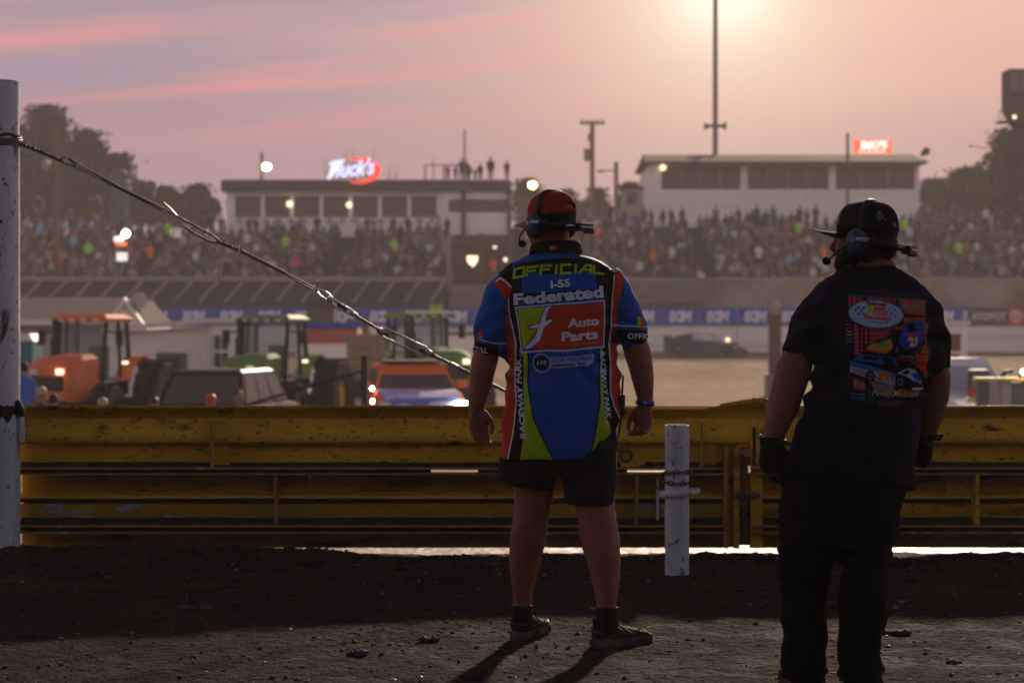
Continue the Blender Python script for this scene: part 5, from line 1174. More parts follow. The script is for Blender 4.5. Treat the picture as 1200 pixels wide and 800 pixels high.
# ---------------------------------------------------------------- grandstands and their crowd
DG = 119.0
def stand(name, label, pxl, pxr, front, rows=15, rise=.25):
    x0, x1 = X_(pxl, DG + 2), X_(pxr, DG + 2); zf = Z_(330, DG + 1); t = thing(name, label, 'grandstand', ((x0 + x1) / 2, DG, 0)); cx_ = (x0 + x1) / 2; hw = (x1 - x0) / 2
    if front == 'dark':
        m = MB(); m.add([(-hw, -2.2, Z_(362, DG) - .4), (hw, -2.2, Z_(362, DG) - .4), (hw, 0, zf), (-hw, 0, zf), (-hw, 1, -.06), (hw, 1, -.06), (-hw, 1, zf), (hw, 1, zf)], [(0, 1, 2, 3), (0, 1, 5, 4), (3, 2, 7, 6)]); m.build('sloping_skirt', darkbank, t)
        m = MB(); m.b2(-hw, hw, -.2, .2, zf + .02, zf + .28); m.build('front_rail', railm, t)
        px = pxl + 6
        while px < pxr:
            xx = X_(px, DG) - cx_; m = MB(); m.tube([(xx, -2.25, Z_(350, DG) - .2), (xx + .75, -.12, zf)], .09, 6); m.build('strut', railm, t); px += 29.5
    else:
        m = MB(); m.b2(-hw, hw, -.3, .3, -.3, zf + .05); m.build('front_wall', conc2, t); m = MB(); m.b2(-hw, hw, -.45, .35, zf + .055, zf + .2); m.build('front_rail', conc, t)
    for r in range(rows):
        z = zf - .5 + r * rise; y = .8 + r * .95
        m = MB(); m.b2(-hw, hw, y, y + .95, z - .10, z - .004); m.b2(-hw, hw, y + .45, y + .75, z + .38, z + .42); m.b2(-hw, hw, y + .94, y + .96, z - .1, z + .26); m.build('bench_row', darkbank, t)
    m = MB()
    for s in (-hw, hw): m.prism([(.8, -.1), (.8, zf - .6), (.8 + rows * .95, zf - .6 + rows * rise), (.8 + rows * .95, -.1)], 'x', s - .1, s + .1)
    m.build('side_wall', darkbank, t)
    return t, x0, x1, zf, rise
SL = stand('grandstand', 'left grandstand packed with spectators above a dark sloping skirt with pale struts', -60, 524, 'dark', rise=.255)
SR = stand('grandstand', 'right grandstand packed with spectators above a plain concrete front', 600, 1290, 'plain', rise=.30)
shirts = [S(*c) for c in ((40, 44, 60), (90, 90, 96), (60, 70, 110), (110, 56, 48), (130, 120, 112), (50, 40, 36), (200, 196, 196), (80, 100, 130), (150, 130, 110), (120, 80, 64), (60, 80, 60), (110, 60, 70), (30, 30, 34), (160, 150, 160), (100, 110, 130), (150, 110, 96))]
shirt_m = [material('spectator_shirt', c, .9) for c in shirts]; skin_f = material('spectator_skin', S(150, 108, 88), .7); jean_f = material('spectator_trousers', S(50, 52, 66), .9)
hiv = material('lime_shirt', S(150, 230, 60), .8); orng = material('orange_shirt', S(240, 96, 40), .8); cyn = material('pale_blue_shirt', S(120, 170, 210), .8); whts = material('white_shirt', S(230, 226, 226), .8); reds = material('red_shirt', S(200, 50, 60), .8)
def sitter(m, x, y, z, si, ji, ki, r, stand_=False):
    h = r.uniform(.92, 1.1); a = r.uniform(-.25, .25); ca, sa = math.cos(a), math.sin(a); lean = r.uniform(-.06, .06)
    def P(px, py, pz): return (x + (px * ca - py * sa) * h + lean * pz, y + (px * sa + py * ca) * h, z + pz * h)
    if stand_: base = .86; m.loft([[P(s1 * .16, s2 * .10, b_) for s1, s2 in ((-1, -1), (1, -1), (1, 1), (-1, 1))] for b_ in (0, .9)], ji)
    else:
        base = .42; m.loft([[P(s1 * .18, s2, b_) for s1, s2, b_ in ((-1, -.5, .38), (1, -.5, .38), (1, -.5, .52), (-1, -.5, .52))], [P(s1 * .17, 0.05, b_) for s1, b_ in ((-1, .40), (1, .40), (1, .56), (-1, .56))]], ji); m.loft([[P(s1 * .15, s2, 0) for s1, s2 in ((-1, -.52), (1, -.52), (1, -.42), (-1, -.42))], [P(s1 * .16, s2, .42) for s1, s2 in ((-1, -.52), (1, -.52), (1, -.40), (-1, -.40))]], ji)
    m.loft([[P(s1 * w_, s2 * d_, b_) for s1, s2 in ((-.7, -1), (.7, -1), (1, 0), (.7, 1), (-.7, 1), (-1, 0))] for b_, w_, d_ in ((base, .17, .11), (base + .30, .22, .13), (base + .50, .20, .10), (base + .56, .07, .06))], si)
    c = P(0, -.03, base + .70); m.add([(c[0] + q[0] * .095, c[1] + q[1] * .10, c[2] + q[2] * .125) for q in IV], IF, ki)
r = random.Random(21)
hatm = material('spectator_cap', S(60, 50, 48), .8); crowd_m = shirt_m + [skin_f, jean_f, hatm, material('spectator_hair', S(48, 34, 26), .9)]
for (st, x0, x1, zf, rise), lab in ((SL, 'dense crowd of spectators filling the left grandstand'), (SR, 'dense crowd of spectators filling the right grandstand')):
    m = MB()
    for row in range(15):
        z = zf - .5 + row * rise; y = DG + .8 + row * .95 + .55; x = x0 + .3 + r.random() * .4
        while x < x1 - .3:
            if r.random() < .90 - (.5 if noise.noise(Vector((x * .35, row * .8, 3))) < -.33 else 0) and abs((x + 200) % 11.5 - 5) > .55 and abs(X_(600, y) - x) > -1:
                si = r.randrange(len(shirts)) if r.random() < .8 else r.choice((0, 5, 12, 1))
                sitter(m, x, y, z, si, 17, 16, r, r.random() < (.16 if row < 14 else .5))
                b_ = len(m.m)
                if r.random() < .7:   # cap or hair: recolour the upper half of the head
                    hi = 18 if r.random() < .5 else 19; m.m[-20:-12] = [hi] * 8
            x += r.uniform(.46, .72)
    o = m.build('crowd', crowd_m, kind='stuff'); tag(o, lab, 'crowd')
# people one can single out in the crowd and on the press box roof
def figure_mesh(pose=0):
    m = MB(); sp_ = .10
    for s in (-1, 1):
        m.tube([(s * .09, 0, .86), (s * sp_, .01, .48), (s * (sp_ + .01), .02, .06)], [.085, .062, .045], 10); m.tube([(s * (sp_ + .01), .05, .045), (s * (sp_ + .02), -.16, .035)], [.05, .04], 8)
        if pose == 0: m.tube([(s * .19, 0, 1.40), (s * .25, .02, 1.14), (s * .24, -.06, .90)], [.055, .045, .035], 8); m.ball((s * .24, -.08, .84), (.035, .03, .055), 8, 6)
        else: m.tube([(s * .19, 0, 1.40), (s * .24, -.06, 1.16), (s * .10, -.26, 1.20)], [.055, .045, .035], 8); m.ball((s * .06, -.30, 1.21), (.04, .04, .04), 8, 6)
    m.loft([[(w_ * math.cos(a), d_ * math.sin(a), z) for a in [6.2832 * i / 16 for i in range(16)]] for z, w_, d_ in ((.82, .16, .11), (.95, .175, .125), (1.15, .175, .12), (1.35, .20, .12), (1.45, .19, .10), (1.50, .07, .06))])
    m.tube([(0, 0, 1.46), (0, -.01, 1.60)], .055, 10); m.ball((0, -.02, 1.66), (.078, .095, .115), 14, 10); m.ball((0, -.11, 1.64), (.015, .02, .02), 6, 5)
    for s in (-1, 1): m.ball((s * .08, -.01, 1.65), (.012, .02, .03), 6, 5)
    return remesh(m, .026, 1, 'figure')
FIG = [figure_mesh(0), figure_mesh(1)]
capm = MB(); capm.ball((0, -.01, 1.71), (.088, .108, .085), 14, 8); capm.box((0, -.13, 1.70), (.13, .12, .012))
def person(label, loc, rz, shirt, pants, cap=None, pose=0, sc=1.0, group=None):
    t = thing('person', label, 'person', loc, rz, group); t.scale = (sc, sc, sc)
    me = FIG[pose].copy(); o = link('body', me, t, 80)
    face_mats(me, [shirt, pants, skin_f, blackm], lambda c, n: 3 if c[2] < .09 else 1 if c[2] < .88 and abs(c[0]) < .19 else (2 if c[2] > 1.52 or (c[2] < 1.14 and abs(c[0]) > .19) or c[1] < -.16 else 0))
    if cap: q = MB(); q.v, q.f, q.m = capm.v, capm.f, capm.m; q.build('cap', cap, t, smooth=50)
    else: q = MB(); q.ball((0, .015, 1.69), (.088, .10, .10), 12, 8); q.build('hair', hair_m, t, smooth=60)
    return t
rowz = lambda row, zf, rise: (DG + .8 + row * .95 + .2, zf - .5 + row * rise)
for (px, row, mt, cap_, lb) in ((197, 12, hiv, None, 'spectator in lime shirt near the top of the left stand, under the slanting wire'), (104, 6, hiv, None, 'spectator in lime shirt low in the left stand beside the lit white lamp'), (335, 8, hiv, orng, 'spectator in lime shirt and orange cap in the middle of the left stand'), (462, 7, hiv, None, 'spectator in lime shirt toward the right end of the left stand'),
                                (96, 13, cyn, orng, 'spectator in pale blue with an orange cap on the top row far left'), (75, 3, orng, None, 'spectator in orange shirt low in the left stand near the wooden pole'), (176, 5, orng, None, 'spectator in orange shirt in the left stand right of the lit lamp'), (86, 8, cyn, None, 'spectator in pale blue shirt in the left part of the left stand'),
                                (346, 2, reds, None, 'spectator in red shirt low in the middle of the left stand'), (522, 6, reds, None, 'spectator in red shirt at the right end of the left stand'), (47, 12, cyn, None, 'spectator in pale blue standing high at the left end of the left stand'), (700, 9, orng, None, 'spectator in orange shirt just right of the red cap'), (765, 3, orng, None, 'spectator in orange shirt low in the right stand above the leaning grey panel'),
                                (889, 4, whts, None, 'spectator in white shirt low in the right stand left of the man in black'), (936, 10, hiv, None, 'spectator in lime shirt in the right stand beside the black cap'), (1060, 11, hiv, None, 'spectator in lime shirt high in the right stand right of the black cap'), (1124, 5, hiv, None, 'spectator in lime shirt in the right stand near the right edge'), (965, 4, orng, None, 'spectator in orange shirt low in the right stand by the microphone'), (925, 2, cyn, None, 'spectator in pale blue low in the right stand')):
    y, z = rowz(row, *(SL if px < 560 else SR)[3:]); person(lb, (X_(px, y), y, z), r.uniform(-.3, .3), mt, jean_f, cap_, r.randrange(2))

# ---------------------------------------------------------------- gateway between the stands
dg = 122.0
t = thing('gateway', 'dim open gateway between the two grandstands with posts and a lit window', 'gateway', (X_(560, dg), dg, 0)); X0 = X_(560, dg)
for px in (526, 563, 600): m = MB(); m.b2(X_(px, dg) - X0 - .13, X_(px, dg) - X0 + .13, 0, .3, -.1, Z_(274, dg)); m.build('post', railm if px == 526 else roof_d, t)
m = MB(); m.b2(X_(524, dg) - X0, X_(602, dg) - X0, .3, .6, Z_(288, dg), Z_(276, dg)); m.build('lintel', roof_d, t)
m = MB(); m.b2(X_(524, dg) - X0, X_(602, dg) - X0, 7, 7.2, -.1, Z_(276, dg)); m.build('back_panel', darkbank, t)
m = MB(); m.b2(X_(524, dg) - X0, X_(602, dg) - X0, -.5, -.3, -.1, Z_(334, dg)); m.build('low_wall', conc2, t)
m = MB(); m.prism([(X_(544, dg) - X0, Z_(295, dg)), (X_(558, dg) - X0, Z_(295, dg)), (X_(557, dg) - X0, Z_(302, dg)), (X_(552, dg) - X0, Z_(309, dg)), (X_(545, dg) - X0, Z_(303, dg))], 'y', 6.8, 6.9); m.build('lit_window', lamp_d, t)
for px, pz_ in ((579, 285), (592, 301)): m = MB(); m.ball((X_(px, dg) - X0, 5, Z_(pz_, dg)), .13, 8, 6); m.build('lamp', lamp_d, t)
m = MB(); m.tube([(X_(524, dg) - X0 - .6, .5, Z_(252, dg)), (X_(530, dg) - X0, -.3, Z_(328, dg))], .12, 6); m.build('brace', railm, t)
for px, mt, lb in ((578, orng, 'person in orange shirt standing on the wall in the gateway'), (590, S, ''), ):
    if lb: person(lb, (X_(px, dg - .4), dg - .4, Z_(334, dg)), .2, mt, jean_f, None, 1)
t = thing('leaning_panel', 'grey corrugated panel leaning on the concrete front of the right stand', 'panel', (X_(792, 117), 117, Z_(357, 117)))
m = MB(); m.add([(-2.3, -.6, 0), (1.7, -.6, .2), (2.4, 1.0, 1.6), (-.9, 1.0, 1.4), (-2.3, -.5, -.05), (1.7, -.5, .15), (2.4, 1.1, 1.55), (-.9, 1.1, 1.35)], [(0, 1, 2, 3), (4, 7, 6, 5), (0, 4, 5, 1), (1, 5, 6, 2), (2, 6, 7, 3), (3, 7, 4, 0)]); m.build('sheet', greym, t)

# ---------------------------------------------------------------- press boxes
dl = 138.0
XB = X_(430, dl)
t = thing('press_box', 'long low white press box with dark fascia and window row above the left stand', 'building', (XB, dl, 0))
lx_ = lambda px: X_(px, dl) - XB
lz_ = lambda py: Z_(py, dl)
m = MB(); m.b2(lx_(266), lx_(520), 0, 6, 2, lz_(255)); m.b2(lx_(266), lx_(520), .0, 6, lz_(229.5), lz_(225)); m.b2(lx_(266), lx_(275.5), 0, 6, lz_(254.9), lz_(229.6)); m.b2(lx_(515), lx_(520), 0, 6, lz_(254.9), lz_(229.6)); m.b2(lx_(275), lx_(515), 5, 6, lz_(254.9), lz_(229.6)); m.build('wall', siding, t)
pitchw = (516 - 276) / 7
for k in range(7):
    a = 276 + k * pitchw
    m = MB(); m.b2(lx_(a), lx_(a + pitchw - 4.5), .12, .18, lz_(254.5), lz_(230)); wv = m.build('window', glass_d, t)
    m = MB(); m.b2(lx_(a + pitchw - 4.4), lx_(a + pitchw - .1), -.02, .2, lz_(254.8), lz_(229.7)); m.build('mullion', siding, t)
m = MB(); m.b2(lx_(261), lx_(598), -.9, 6.5, lz_(224.9), lz_(213)); m.build('roof', roof_d, t); m = MB(); m.b2(lx_(262), lx_(597), -.95, -.8, lz_(213), lz_(211.8)); m.build('drip_edge', railm, t)
m = MB(); m.b2(lx_(520.2), lx_(596), -.4, 6, lz_(275), lz_(225)); m.build('annex_wall', siding, t)
m = MB(); m.b2(lx_(526), lx_(594), -.46, -.41, lz_(249), lz_(234)); m.build('annex_window', glass_d, t)
m = MB(); m.b2(lx_(594), lx_(599), -.7, 0, lz_(290), lz_(213)); m.b2(lx_(541), lx_(546), -.7, -.5, lz_(290), lz_(213)); m.build('post', roof_d, t)
for k in range(16): m = MB(); m.b2(lx_(278 + k * 15), lx_(285 + k * 15), -.2, -.15, lz_(262), lz_(256)); m.build('seat_back', siding_g, t)
for px, py, rr in ((340, 239.5, .22), (409.5, 240.5, .20)):
    m = MB(); m.ball((lx_(px), -.25, lz_(py)), rr, 10, 8); m.build('lamp', lamp_d, t)
# lit script sign on the roof: white letters, red swoosh
ts = thing('lit_sign', 'lit script sign with blue-white letters and a red swoosh on the left press box roof', 'sign', (X_(414, dl - 1), dl - 1.1, lz_(212)))
v, tr = text_fit("Huck's", -1.72, 1.52, .06, 1.18, shear=.35, bold=.02)
m = MB(); nv = len(v)
v2 = [(a, b_ + .10 * (a + 1.7)) for a, b_ in v]
m.add([(a, -.06, b_) for a, b_ in v2] + [(a, -.16, b_) for a, b_ in v2], [q for q in tr] + [tuple(i + nv for i in q) for q in tr]); m.tube([(-1.75, -.1, .05), (-1.5, -.1, .25), (-1.15, -.1, .9), (-1.0, -.1, 1.15)], [.10, .13, .12, .08], 8); m.tube([(-1.6, -.1, 1.05), (-1.2, -.1, 1.2), (-.6, -.1, 1.3)], .09, 8); m.build('lettering', neon_w, ts)
m = MB(); m.tube([(.2 + 1.50 * math.cos(a), .02, .62 + .82 * math.sin(a)) for a in np.linspace(1.9, -1.85, 30)], [.04 + .16 * math.sin(math.pi * i / 29) for i in range(30)], 8); m.build('swoosh', neon_r, ts)
m = MB(); m.b2(-1, -.9, 0, .1, -.05, .5); m.b2(.9, 1.0, 0, .1, -.05, .5); m.build('bracket', roof_d, ts)
# roof rail and the people and clutter on the roof
t = thing('roof_railing', 'thin pipe railing on the right end of the left press box roof', 'railing', (X_(525, dl), dl + .5, lz_(212)))
for px in (498, 520): m = MB(); m.b2(X_(px, dl) - X_(525, dl) - .06, X_(px, dl) - X_(525, dl) + .06, 0, .1, 0, 1.15); m.build('post', roof_d, t)
m = MB(); m.b2(X_(498, dl) - X_(525, dl), X_(541, dl) - X_(525, dl), 0, .08, 1.08, 1.16); m.build('rail', roof_d, t)
m = MB(); m.b2(X_(507, dl) - X_(525, dl), X_(508.2, dl) - X_(525, dl), 0, .07, 0, 1.5); m.build('post', roof_d, t)
bk_sh = material('dark_grey_shirt', S(52, 46, 46), .9)
for px, lb, sc, pz in ((541, 'person with raised camera on the press box roof below the antenna', .98, 1), (563, 'person standing on the press box roof between the antenna and the tall figure', .80, 0), (575, 'tallest dark figure on the right end of the press box roof', 1.05, 0), (594, 'dark figure at the very right corner of the press box roof', .9, 1), (525, 'stooping dark figure by the railing on the press box roof', .72, 1), (550, 'small dark figure right of the antenna on the press box roof', .74, 0), (534, 'dark figure bent over equipment at the foot of the antenna', .70, 1), (546, 'dark figure close behind the antenna mast', .92, 0), (557, 'low dark figure between the antenna group and the standing man on the roof', .6, 1)):
    person(lb, (X_(px, dl + 1.2), dl + 1.2, lz_(213) ), .3 * (px % 3 - 1), bk_sh, bk_sh, None, pz, sc)
t = thing('antenna', 'thin radio antenna mast on the left press box roof', 'antenna', (X_(544, dl), dl + 1, lz_(213)))
m = MB(); m.cyl((0, 0, 0), (0, 0, 3.75), .10, 6, r2=.07); m.build('mast', greym, t); m = MB(); m.b2(-.35, .35, -.04, .04, 1.0, 1.08); m.build('crossbar', greym, t)

dr = 140.0; XR_ = X_(918, dr)
t = thing('press_box', 'larger white press box with tan ribbed roof and three window bays', 'building', (XR_, dr, 0)); rx_ = lambda px: X_(px, dr) - XR_; rz_ = lambda py: Z_(py, dr)
m = MB(); m.b2(rx_(760), rx_(1077), 0, 9, 2, rz_(222)); m.b2(rx_(760), rx_(1077), 0, 9, rz_(194.5), rz_(192)); m.b2(rx_(760), rx_(775), 0, 9, rz_(221.9), rz_(194.6)); m.b2(rx_(1072), rx_(1077), 0, 9, rz_(221.9), rz_(194.6)); m.b2(rx_(775), rx_(1072), 8, 9, rz_(221.9), rz_(194.6)); m.build('wall', siding, t)
for a, b_, n in ((775, 868, 4), (876, 971, 4), (979, 1072, 3)):
    for k in range(n):
        w_ = (b_ - a) / n; m = MB(); m.b2(rx_(a + k * w_), rx_(a + (k + 1) * w_ - 1.2), .12, .18, rz_(221.7), rz_(194.8)); m.build('window', glass_d if not (a == 979 and k == 1) else win_dim if False else glass_d, t)
        m = MB(); m.b2(rx_(a + (k + 1) * w_ - 1.1), rx_(a + (k + 1) * w_ - .1), .0, .2, rz_(221.8), rz_(194.7)); m.build('mullion', siding_g, t)
for a in (868, 971): m = MB(); m.b2(rx_(a), rx_(a + 7.9), -.06, .3, rz_(221.9), rz_(194.6)); m.build('pier', siding, t)
m = MB(); m.add([(rx_(753), -1.6, rz_(191.5)), (rx_(1082), -1.6, rz_(191.5)), (rx_(1079), 3.6, rz_(176.5)), (rx_(757), 3.6, rz_(176.5)), (rx_(753), -1.6, rz_(193.5)), (rx_(1082), -1.6, rz_(193.5)), (rx_(1082), 9.5, rz_(192)), (rx_(753), 9.5, rz_(192))], [(0, 1, 2, 3), (4, 5, 1, 0), (4, 7, 6, 5), (3, 2, 6, 7), (0, 3, 7, 4), (1, 5, 6, 2)]); rf = m.build('roof', roof_t, t)
for k in range(40):
    px = 756 + k * 8.3; m = MB(); m.tube([(rx_(px), -1.6, rz_(191.2)), (rx_(px * .99 + 9.2), 3.6, rz_(176.2))], .035, 4); m.build('rib', roof_t, rf)
m = MB(); m.ball((rx_(776.5), -.3, rz_(197)), .22, 8, 6); m.build('lamp', lamp_d, t)
for px in (1020, 1048): m = MB(); m.b2(rx_(px), rx_(px + 16), .3, .36, rz_(217), rz_(198)); m.build('blind', material('brown_window_blind', S(90, 66, 50), .9), t)
m = MB(); m.ball((rx_(1079), -1.8, rz_(180)), .28, 8, 6); m.ball((rx_(1075), -1.8, rz_(183)), .18, 8, 6); m.build('loudspeaker', roof_d, t)
for k in range(12):  # clapboard courses on the front wall
    z = rz_(222) - .02 - k * .125; m = MB(); m.b2(rx_(760), rx_(1077), -.025, 0, z - .11, z); m.build('clapboard', siding, t)
ts = thing('lit_sign', 'lit red and white box sign on the right press box roof', 'sign', (X_(1022, dr - 1.9), dr - 1.9, rz_(183)))
sw = 21.5 * dr / F; sh = 15.8 * dr / F
m = MB(); m.b2(-sw, sw, -.15, .1, 0, sh); m.build('panel', sign_r, ts)
v, tr = text_fit("IMO'S", -sw * .66, sw * .80, sh * .34, sh * .94, bold=.07, shear=.1); m = MB(); m.add([(a, -.16, b_) for a, b_ in v], tr); v, tr = text_fit("PIZZA", -sw * .74, sw * .74, sh * .06, sh * .26, bold=.03); m.add([(a, -.16, b_) for a, b_ in v], tr); m.build('lettering', sign_w, ts)

# ---------------------------------------------------------------- poles, lamps, scoreboard tower
def pole(name, label, px, d, pt, r, mat, cat='pole', z0=-.2, lean=0):
    t = thing(name, label, cat, (X_(px, d), d, 0)); m = MB(); m.cyl((0, 0, z0), (lean, 0, Z_(pt, d)), r, 10, r2=r * .7); m.build('shaft', mat, t); return t
t = pole('light_mast', 'very tall thin mast with a floodlight bank above and two horn speakers halfway', 838, 150, -36, .24, greym, 'light mast', 0)
for s in (-1, 1): m = MB(); m.cyl((s * .2, 0, Z_(148, 150)), (s * .55, 0, Z_(148, 150)), .12, 10, r2=.14); m.cyl((s * .55, 0, Z_(148, 150)), (s * .82, 0, Z_(148, 150)), .15, 12, r2=.34); m.build('horn_speaker', greym, t)
m = MB(); m.b2(-.8, .8, -.06, .06, Z_(149, 150) - .03, Z_(149, 150) + .1); m.build('crossarm', greym, t)
m = MB(); m.b2(-2.4, 2.4, -.1, .1, Z_(-26, 150), Z_(-24, 150)); m.b2(-2.4, 2.4, -.1, .1, Z_(-34, 150), Z_(-32, 150)); m.build('lamp_crossarm', greym, t)
for k in range(6):
    for j in range(2): m = MB(); m.cyl((-2.1 + k * .84, -.1, Z_(-24 - 8 * j, 150)), (-2.1 + k * .84, -.45, Z_(-24 - 8 * j, 150) - .12), .18, 10, r2=.32); m.build('floodlight', lamp_d, t)
t = pole('utility_pole', 'wooden utility pole with a crossarm and a round transformer between the press boxes', 694, 160, 142, .26, wood)
m = MB(); m.b2(-1.0, 1.0, -.1, .1, Z_(146, 160), Z_(143, 160)); m.build('crossarm', wood, t)
for q in (-.85, -.4, .4, .85): m = MB(); m.cyl((q, 0, Z_(143, 160)), (q, 0, Z_(139.5, 160)), .06, 6); m.build('insulator', greym, t)
m = MB(); m.cyl((-.42, -.2, Z_(189, 160)), (-.42, -.2, Z_(175, 160)), .26, 12); m.build('transformer', greym, t)
m = MB(); m.b2(-.35, .1, -.1, .1, Z_(166, 160), Z_(157, 160)); m.build('fuse_box', greym, t)
t = pole('utility_pole', 'shorter bare pole with a small lamp arm right of the transformer pole', 722, 158, 190, .24, wood)
m = MB(); m.b2(-1.3, 0, -.05, .05, Z_(201, 158), Z_(199.5, 158)); m.build('lamp_arm', greym, t); m = MB(); m.box((-1.25, 0, Z_(201, 158)), (.5, .3, .18)); m.build('lamp_head', greym, t)
t = pole('lamp_post', 'short post with a glowing yellow-white lamp behind the left press box roof', 307, 146, 179, .16, wood, 'lamp post'); m = MB(); m.ball((.40, -.3, Z_(196, 146)), (.30, .2, .24), 12, 8); m.build('lamp_head', lamp_w, t); m = MB(); m.b2(0, .4, -.3, -.2, Z_(192, 146), Z_(191, 146)); m.build('lamp_arm', greym, t)
t = pole('lamp_post', 'post with a glowing orange lamp above the red cap', 634, 146, 222, .12, wood, 'lamp post'); m = MB(); m.ball((-.63, -.3, Z_(217.5, 146)), (.29, .2, .25), 12, 8); m.build('lamp_head', lamp_o, t); m = MB(); m.tube([(0, 0, Z_(224, 146)), (-.3, -.2, Z_(216, 146)), (-.6, -.3, Z_(214, 146))], .05, 6); m.build('lamp_arm', greym, t)
t = pole('wooden_pole', 'brown wooden pole with a pale horn speaker rising from the left stand', 66, 122, 150, .17, wood)
m = MB(); m.cyl((-.35, -.1, Z_(192, 122)), (-.6, -.4, Z_(193, 122)), .12, 10, r2=.34); m.build('horn_speaker', railm, t); m = MB(); m.b2(-.4, .6, -.05, .05, Z_(156, 122), Z_(154, 122)); m.build('crossarm', wood, t)
pole('flag_pole', 'thin bare pole in front of the right press box beside the lit red sign', 993, 136, 156, .13, wood)
pole('fence_post', 'thin post rising among the crowd in the left stand, below the lamp post', 257, 118, 245, .08, wood); pole('fence_post', 'thin post at the edge of the left stand beside the gateway', 598, 118.5, 236, .10, wood)
pole('thin_mast', 'thin mast at the left foot of the right press box', 723, 150, 245, .1, wood) if False else None
t = thing('lit_lamp_cluster', 'bright white lamp over a small red and white lit board in the left stand', 'lamp', (X_(143, 121), 121, Z_(300, 121)))
m = MB(); m.cyl((.0, 0, -1.2), (.0, 0, 1.3), .05, 6); m.build('stand_pole', greym, t); m = MB(); m.ball((.28, -.2, Z_(274, 121) - Z_(300, 121)), .22, 12, 8); m.build('lamp_head', lamp_w, t)
m = MB(); m.b2(-.38, .32, -.15, -.1, Z_(288, 121) - Z_(300, 121), Z_(284, 121) - Z_(300, 121)); m.build('red_board', sign_r, t); m = MB(); m.b2(-.46, .12, -.15, -.1, Z_(283.5, 121) - Z_(300, 121), Z_(277, 121) - Z_(300, 121)); m.b2(-.3, .35, -.15, -.1, Z_(306, 121) - Z_(300, 121), Z_(296, 121) - Z_(300, 121)); m.build('white_board', material('lit_white_board', (1, 1, 1), .5, emit=((1, .9, .85), .8)), t)
t = thing('scoreboard_tower', 'dark boxy tower with a caged ladder platform at the right edge above the trees', 'tower', (X_(1196, 128), 128, 0)); tx = lambda px: X_(px, 128) - X_(1196, 128); tz = lambda py: Z_(py, 128)
m = MB(); m.b2(tx(1182), tx(1215), 0, 2, tz(128), tz(81)); m.build('cabin', roof_d, t); m = MB(); m.b2(tx(1183), tx(1194), -.05, 0, tz(107), tz(84)); m.build('pale_panel', greym, t); m = MB(); m.b2(tx(1196.5), tx(1215), -.05, 0, tz(107), tz(84)); m.build('pale_panel', greym, t)
m = MB(); m.prism([(tx(1182), tz(128)), (tx(1188), tz(140)), (tx(1193), tz(148)), (tx(1215), tz(148)), (tx(1215), tz(128))], 'y', .2, 1.8); m.build('tapered_base', roof_d, t)
m = MB(); m.b2(tx(1167), tx(1190), -.6, .4, tz(145), tz(143)); m.build('platform', roof_d, t)
for px in (1167.5, 1172, 1177): m = MB(); m.b2(tx(px), tx(px + .8), -.6, -.55, tz(143), tz(131)); m.build('rail_post', roof_d, t)
m = MB(); m.b2(tx(1167), tx(1180), -.6, -.55, tz(132), tz(131)); m.build('hand_rail', roof_d, t); m = MB(); m.b2(tx(1202), tx(1208), .5, 1.2, -.1, tz(148)); m.build('leg', roof_d, t)
m = MB(); m.ball((tx(1187), -.3, tz(138)), .13, 8, 6); m.build('lamp', lamp_d, t)
t = thing('tank', 'dull green upright tank behind the crowd at the left', 'tank', (X_(140, 150), 150, 0)); m = MB(); m.cyl((0, 0, 0), (0, 0, Z_(205, 150)), .62, 20); m.ball((0, 0, Z_(205, 150)), (.62, .62, .45), 16, 8); m.build('shell', material('dull_green_steel', S(62, 78, 66), .7), t, smooth=50)

BLOCKER_H = 10.0
# ---------------------------------------------------------------- trees beyond the stands
def tree(label, px, d, top, halfw, bot, clumps, n, seed, dark=0, sz=.34):
    r = random.Random(seed); t = thing('tree', label, 'tree', (X_(px, d), d, -.1), group='trees beyond the stands')
    k = d / F; H = Z_(top, d) + .1; B = Z_(bot, d) + .1; Wd = halfw * k
    m = MB(); m.tube([(0, 0, 0), (.1, 0, H * .4), (0, .1, H * .9)], [.4, .28, .06], 8)
    for q in range(7): a = r.uniform(0, 6.3); z0 = H * r.uniform(.3, .7); m.tube([(0, 0, z0), (Wd * .6 * math.cos(a), Wd * .5 * math.sin(a), min(H * .93, z0 + H * .22))], [.14, .04], 5)
    m.build('trunk', bark, t); m = MB(); cl = []
    for q in range(int(clumps * 2.6)):
        zz_ = r.random() ** .8; z = B + (H - B) * zz_; wz = Wd * (1.1 - .85 * max(0, (zz_ - .25) / .75) ** 1.5) * r.uniform(.8, 1.15); a = r.uniform(0, 6.3); rr = math.sqrt(r.random()) * wz * .9
        cl.append((rr * math.cos(a), rr * .8 * math.sin(a), z, r.choice((.30, .45, .6, .8)) * (H - B) * .15 + .18))
    cl.append((0, 0, H - .4, .5))
    for q in range(int(n * 1.5)):
        c = cl[r.randrange(len(cl))]; v = Vector((r.gauss(0, 1), r.gauss(0, 1), r.gauss(0, .8))) * c[3] * (.62 if r.random() < .86 else 1.1)
        p = Vector(c[:3]) + v
        if p.z > H + .25: continue
        a, b_ = Vector((r.gauss(0, 1), r.gauss(0, 1), r.gauss(0, 1))).normalized() * sz * r.uniform(.5, 1.2), Vector((r.gauss(0, 1), r.gauss(0, 1), r.gauss(0, .6))).normalized() * sz * r.uniform(.4, 1)
        m.add([p - a, p + b_ * .6, p + a, p - b_ * .6], [(0, 1, 2, 3)], 2 if r.random() < .3 + dark else r.randrange(2))
    m.build('crown', leafm, t)
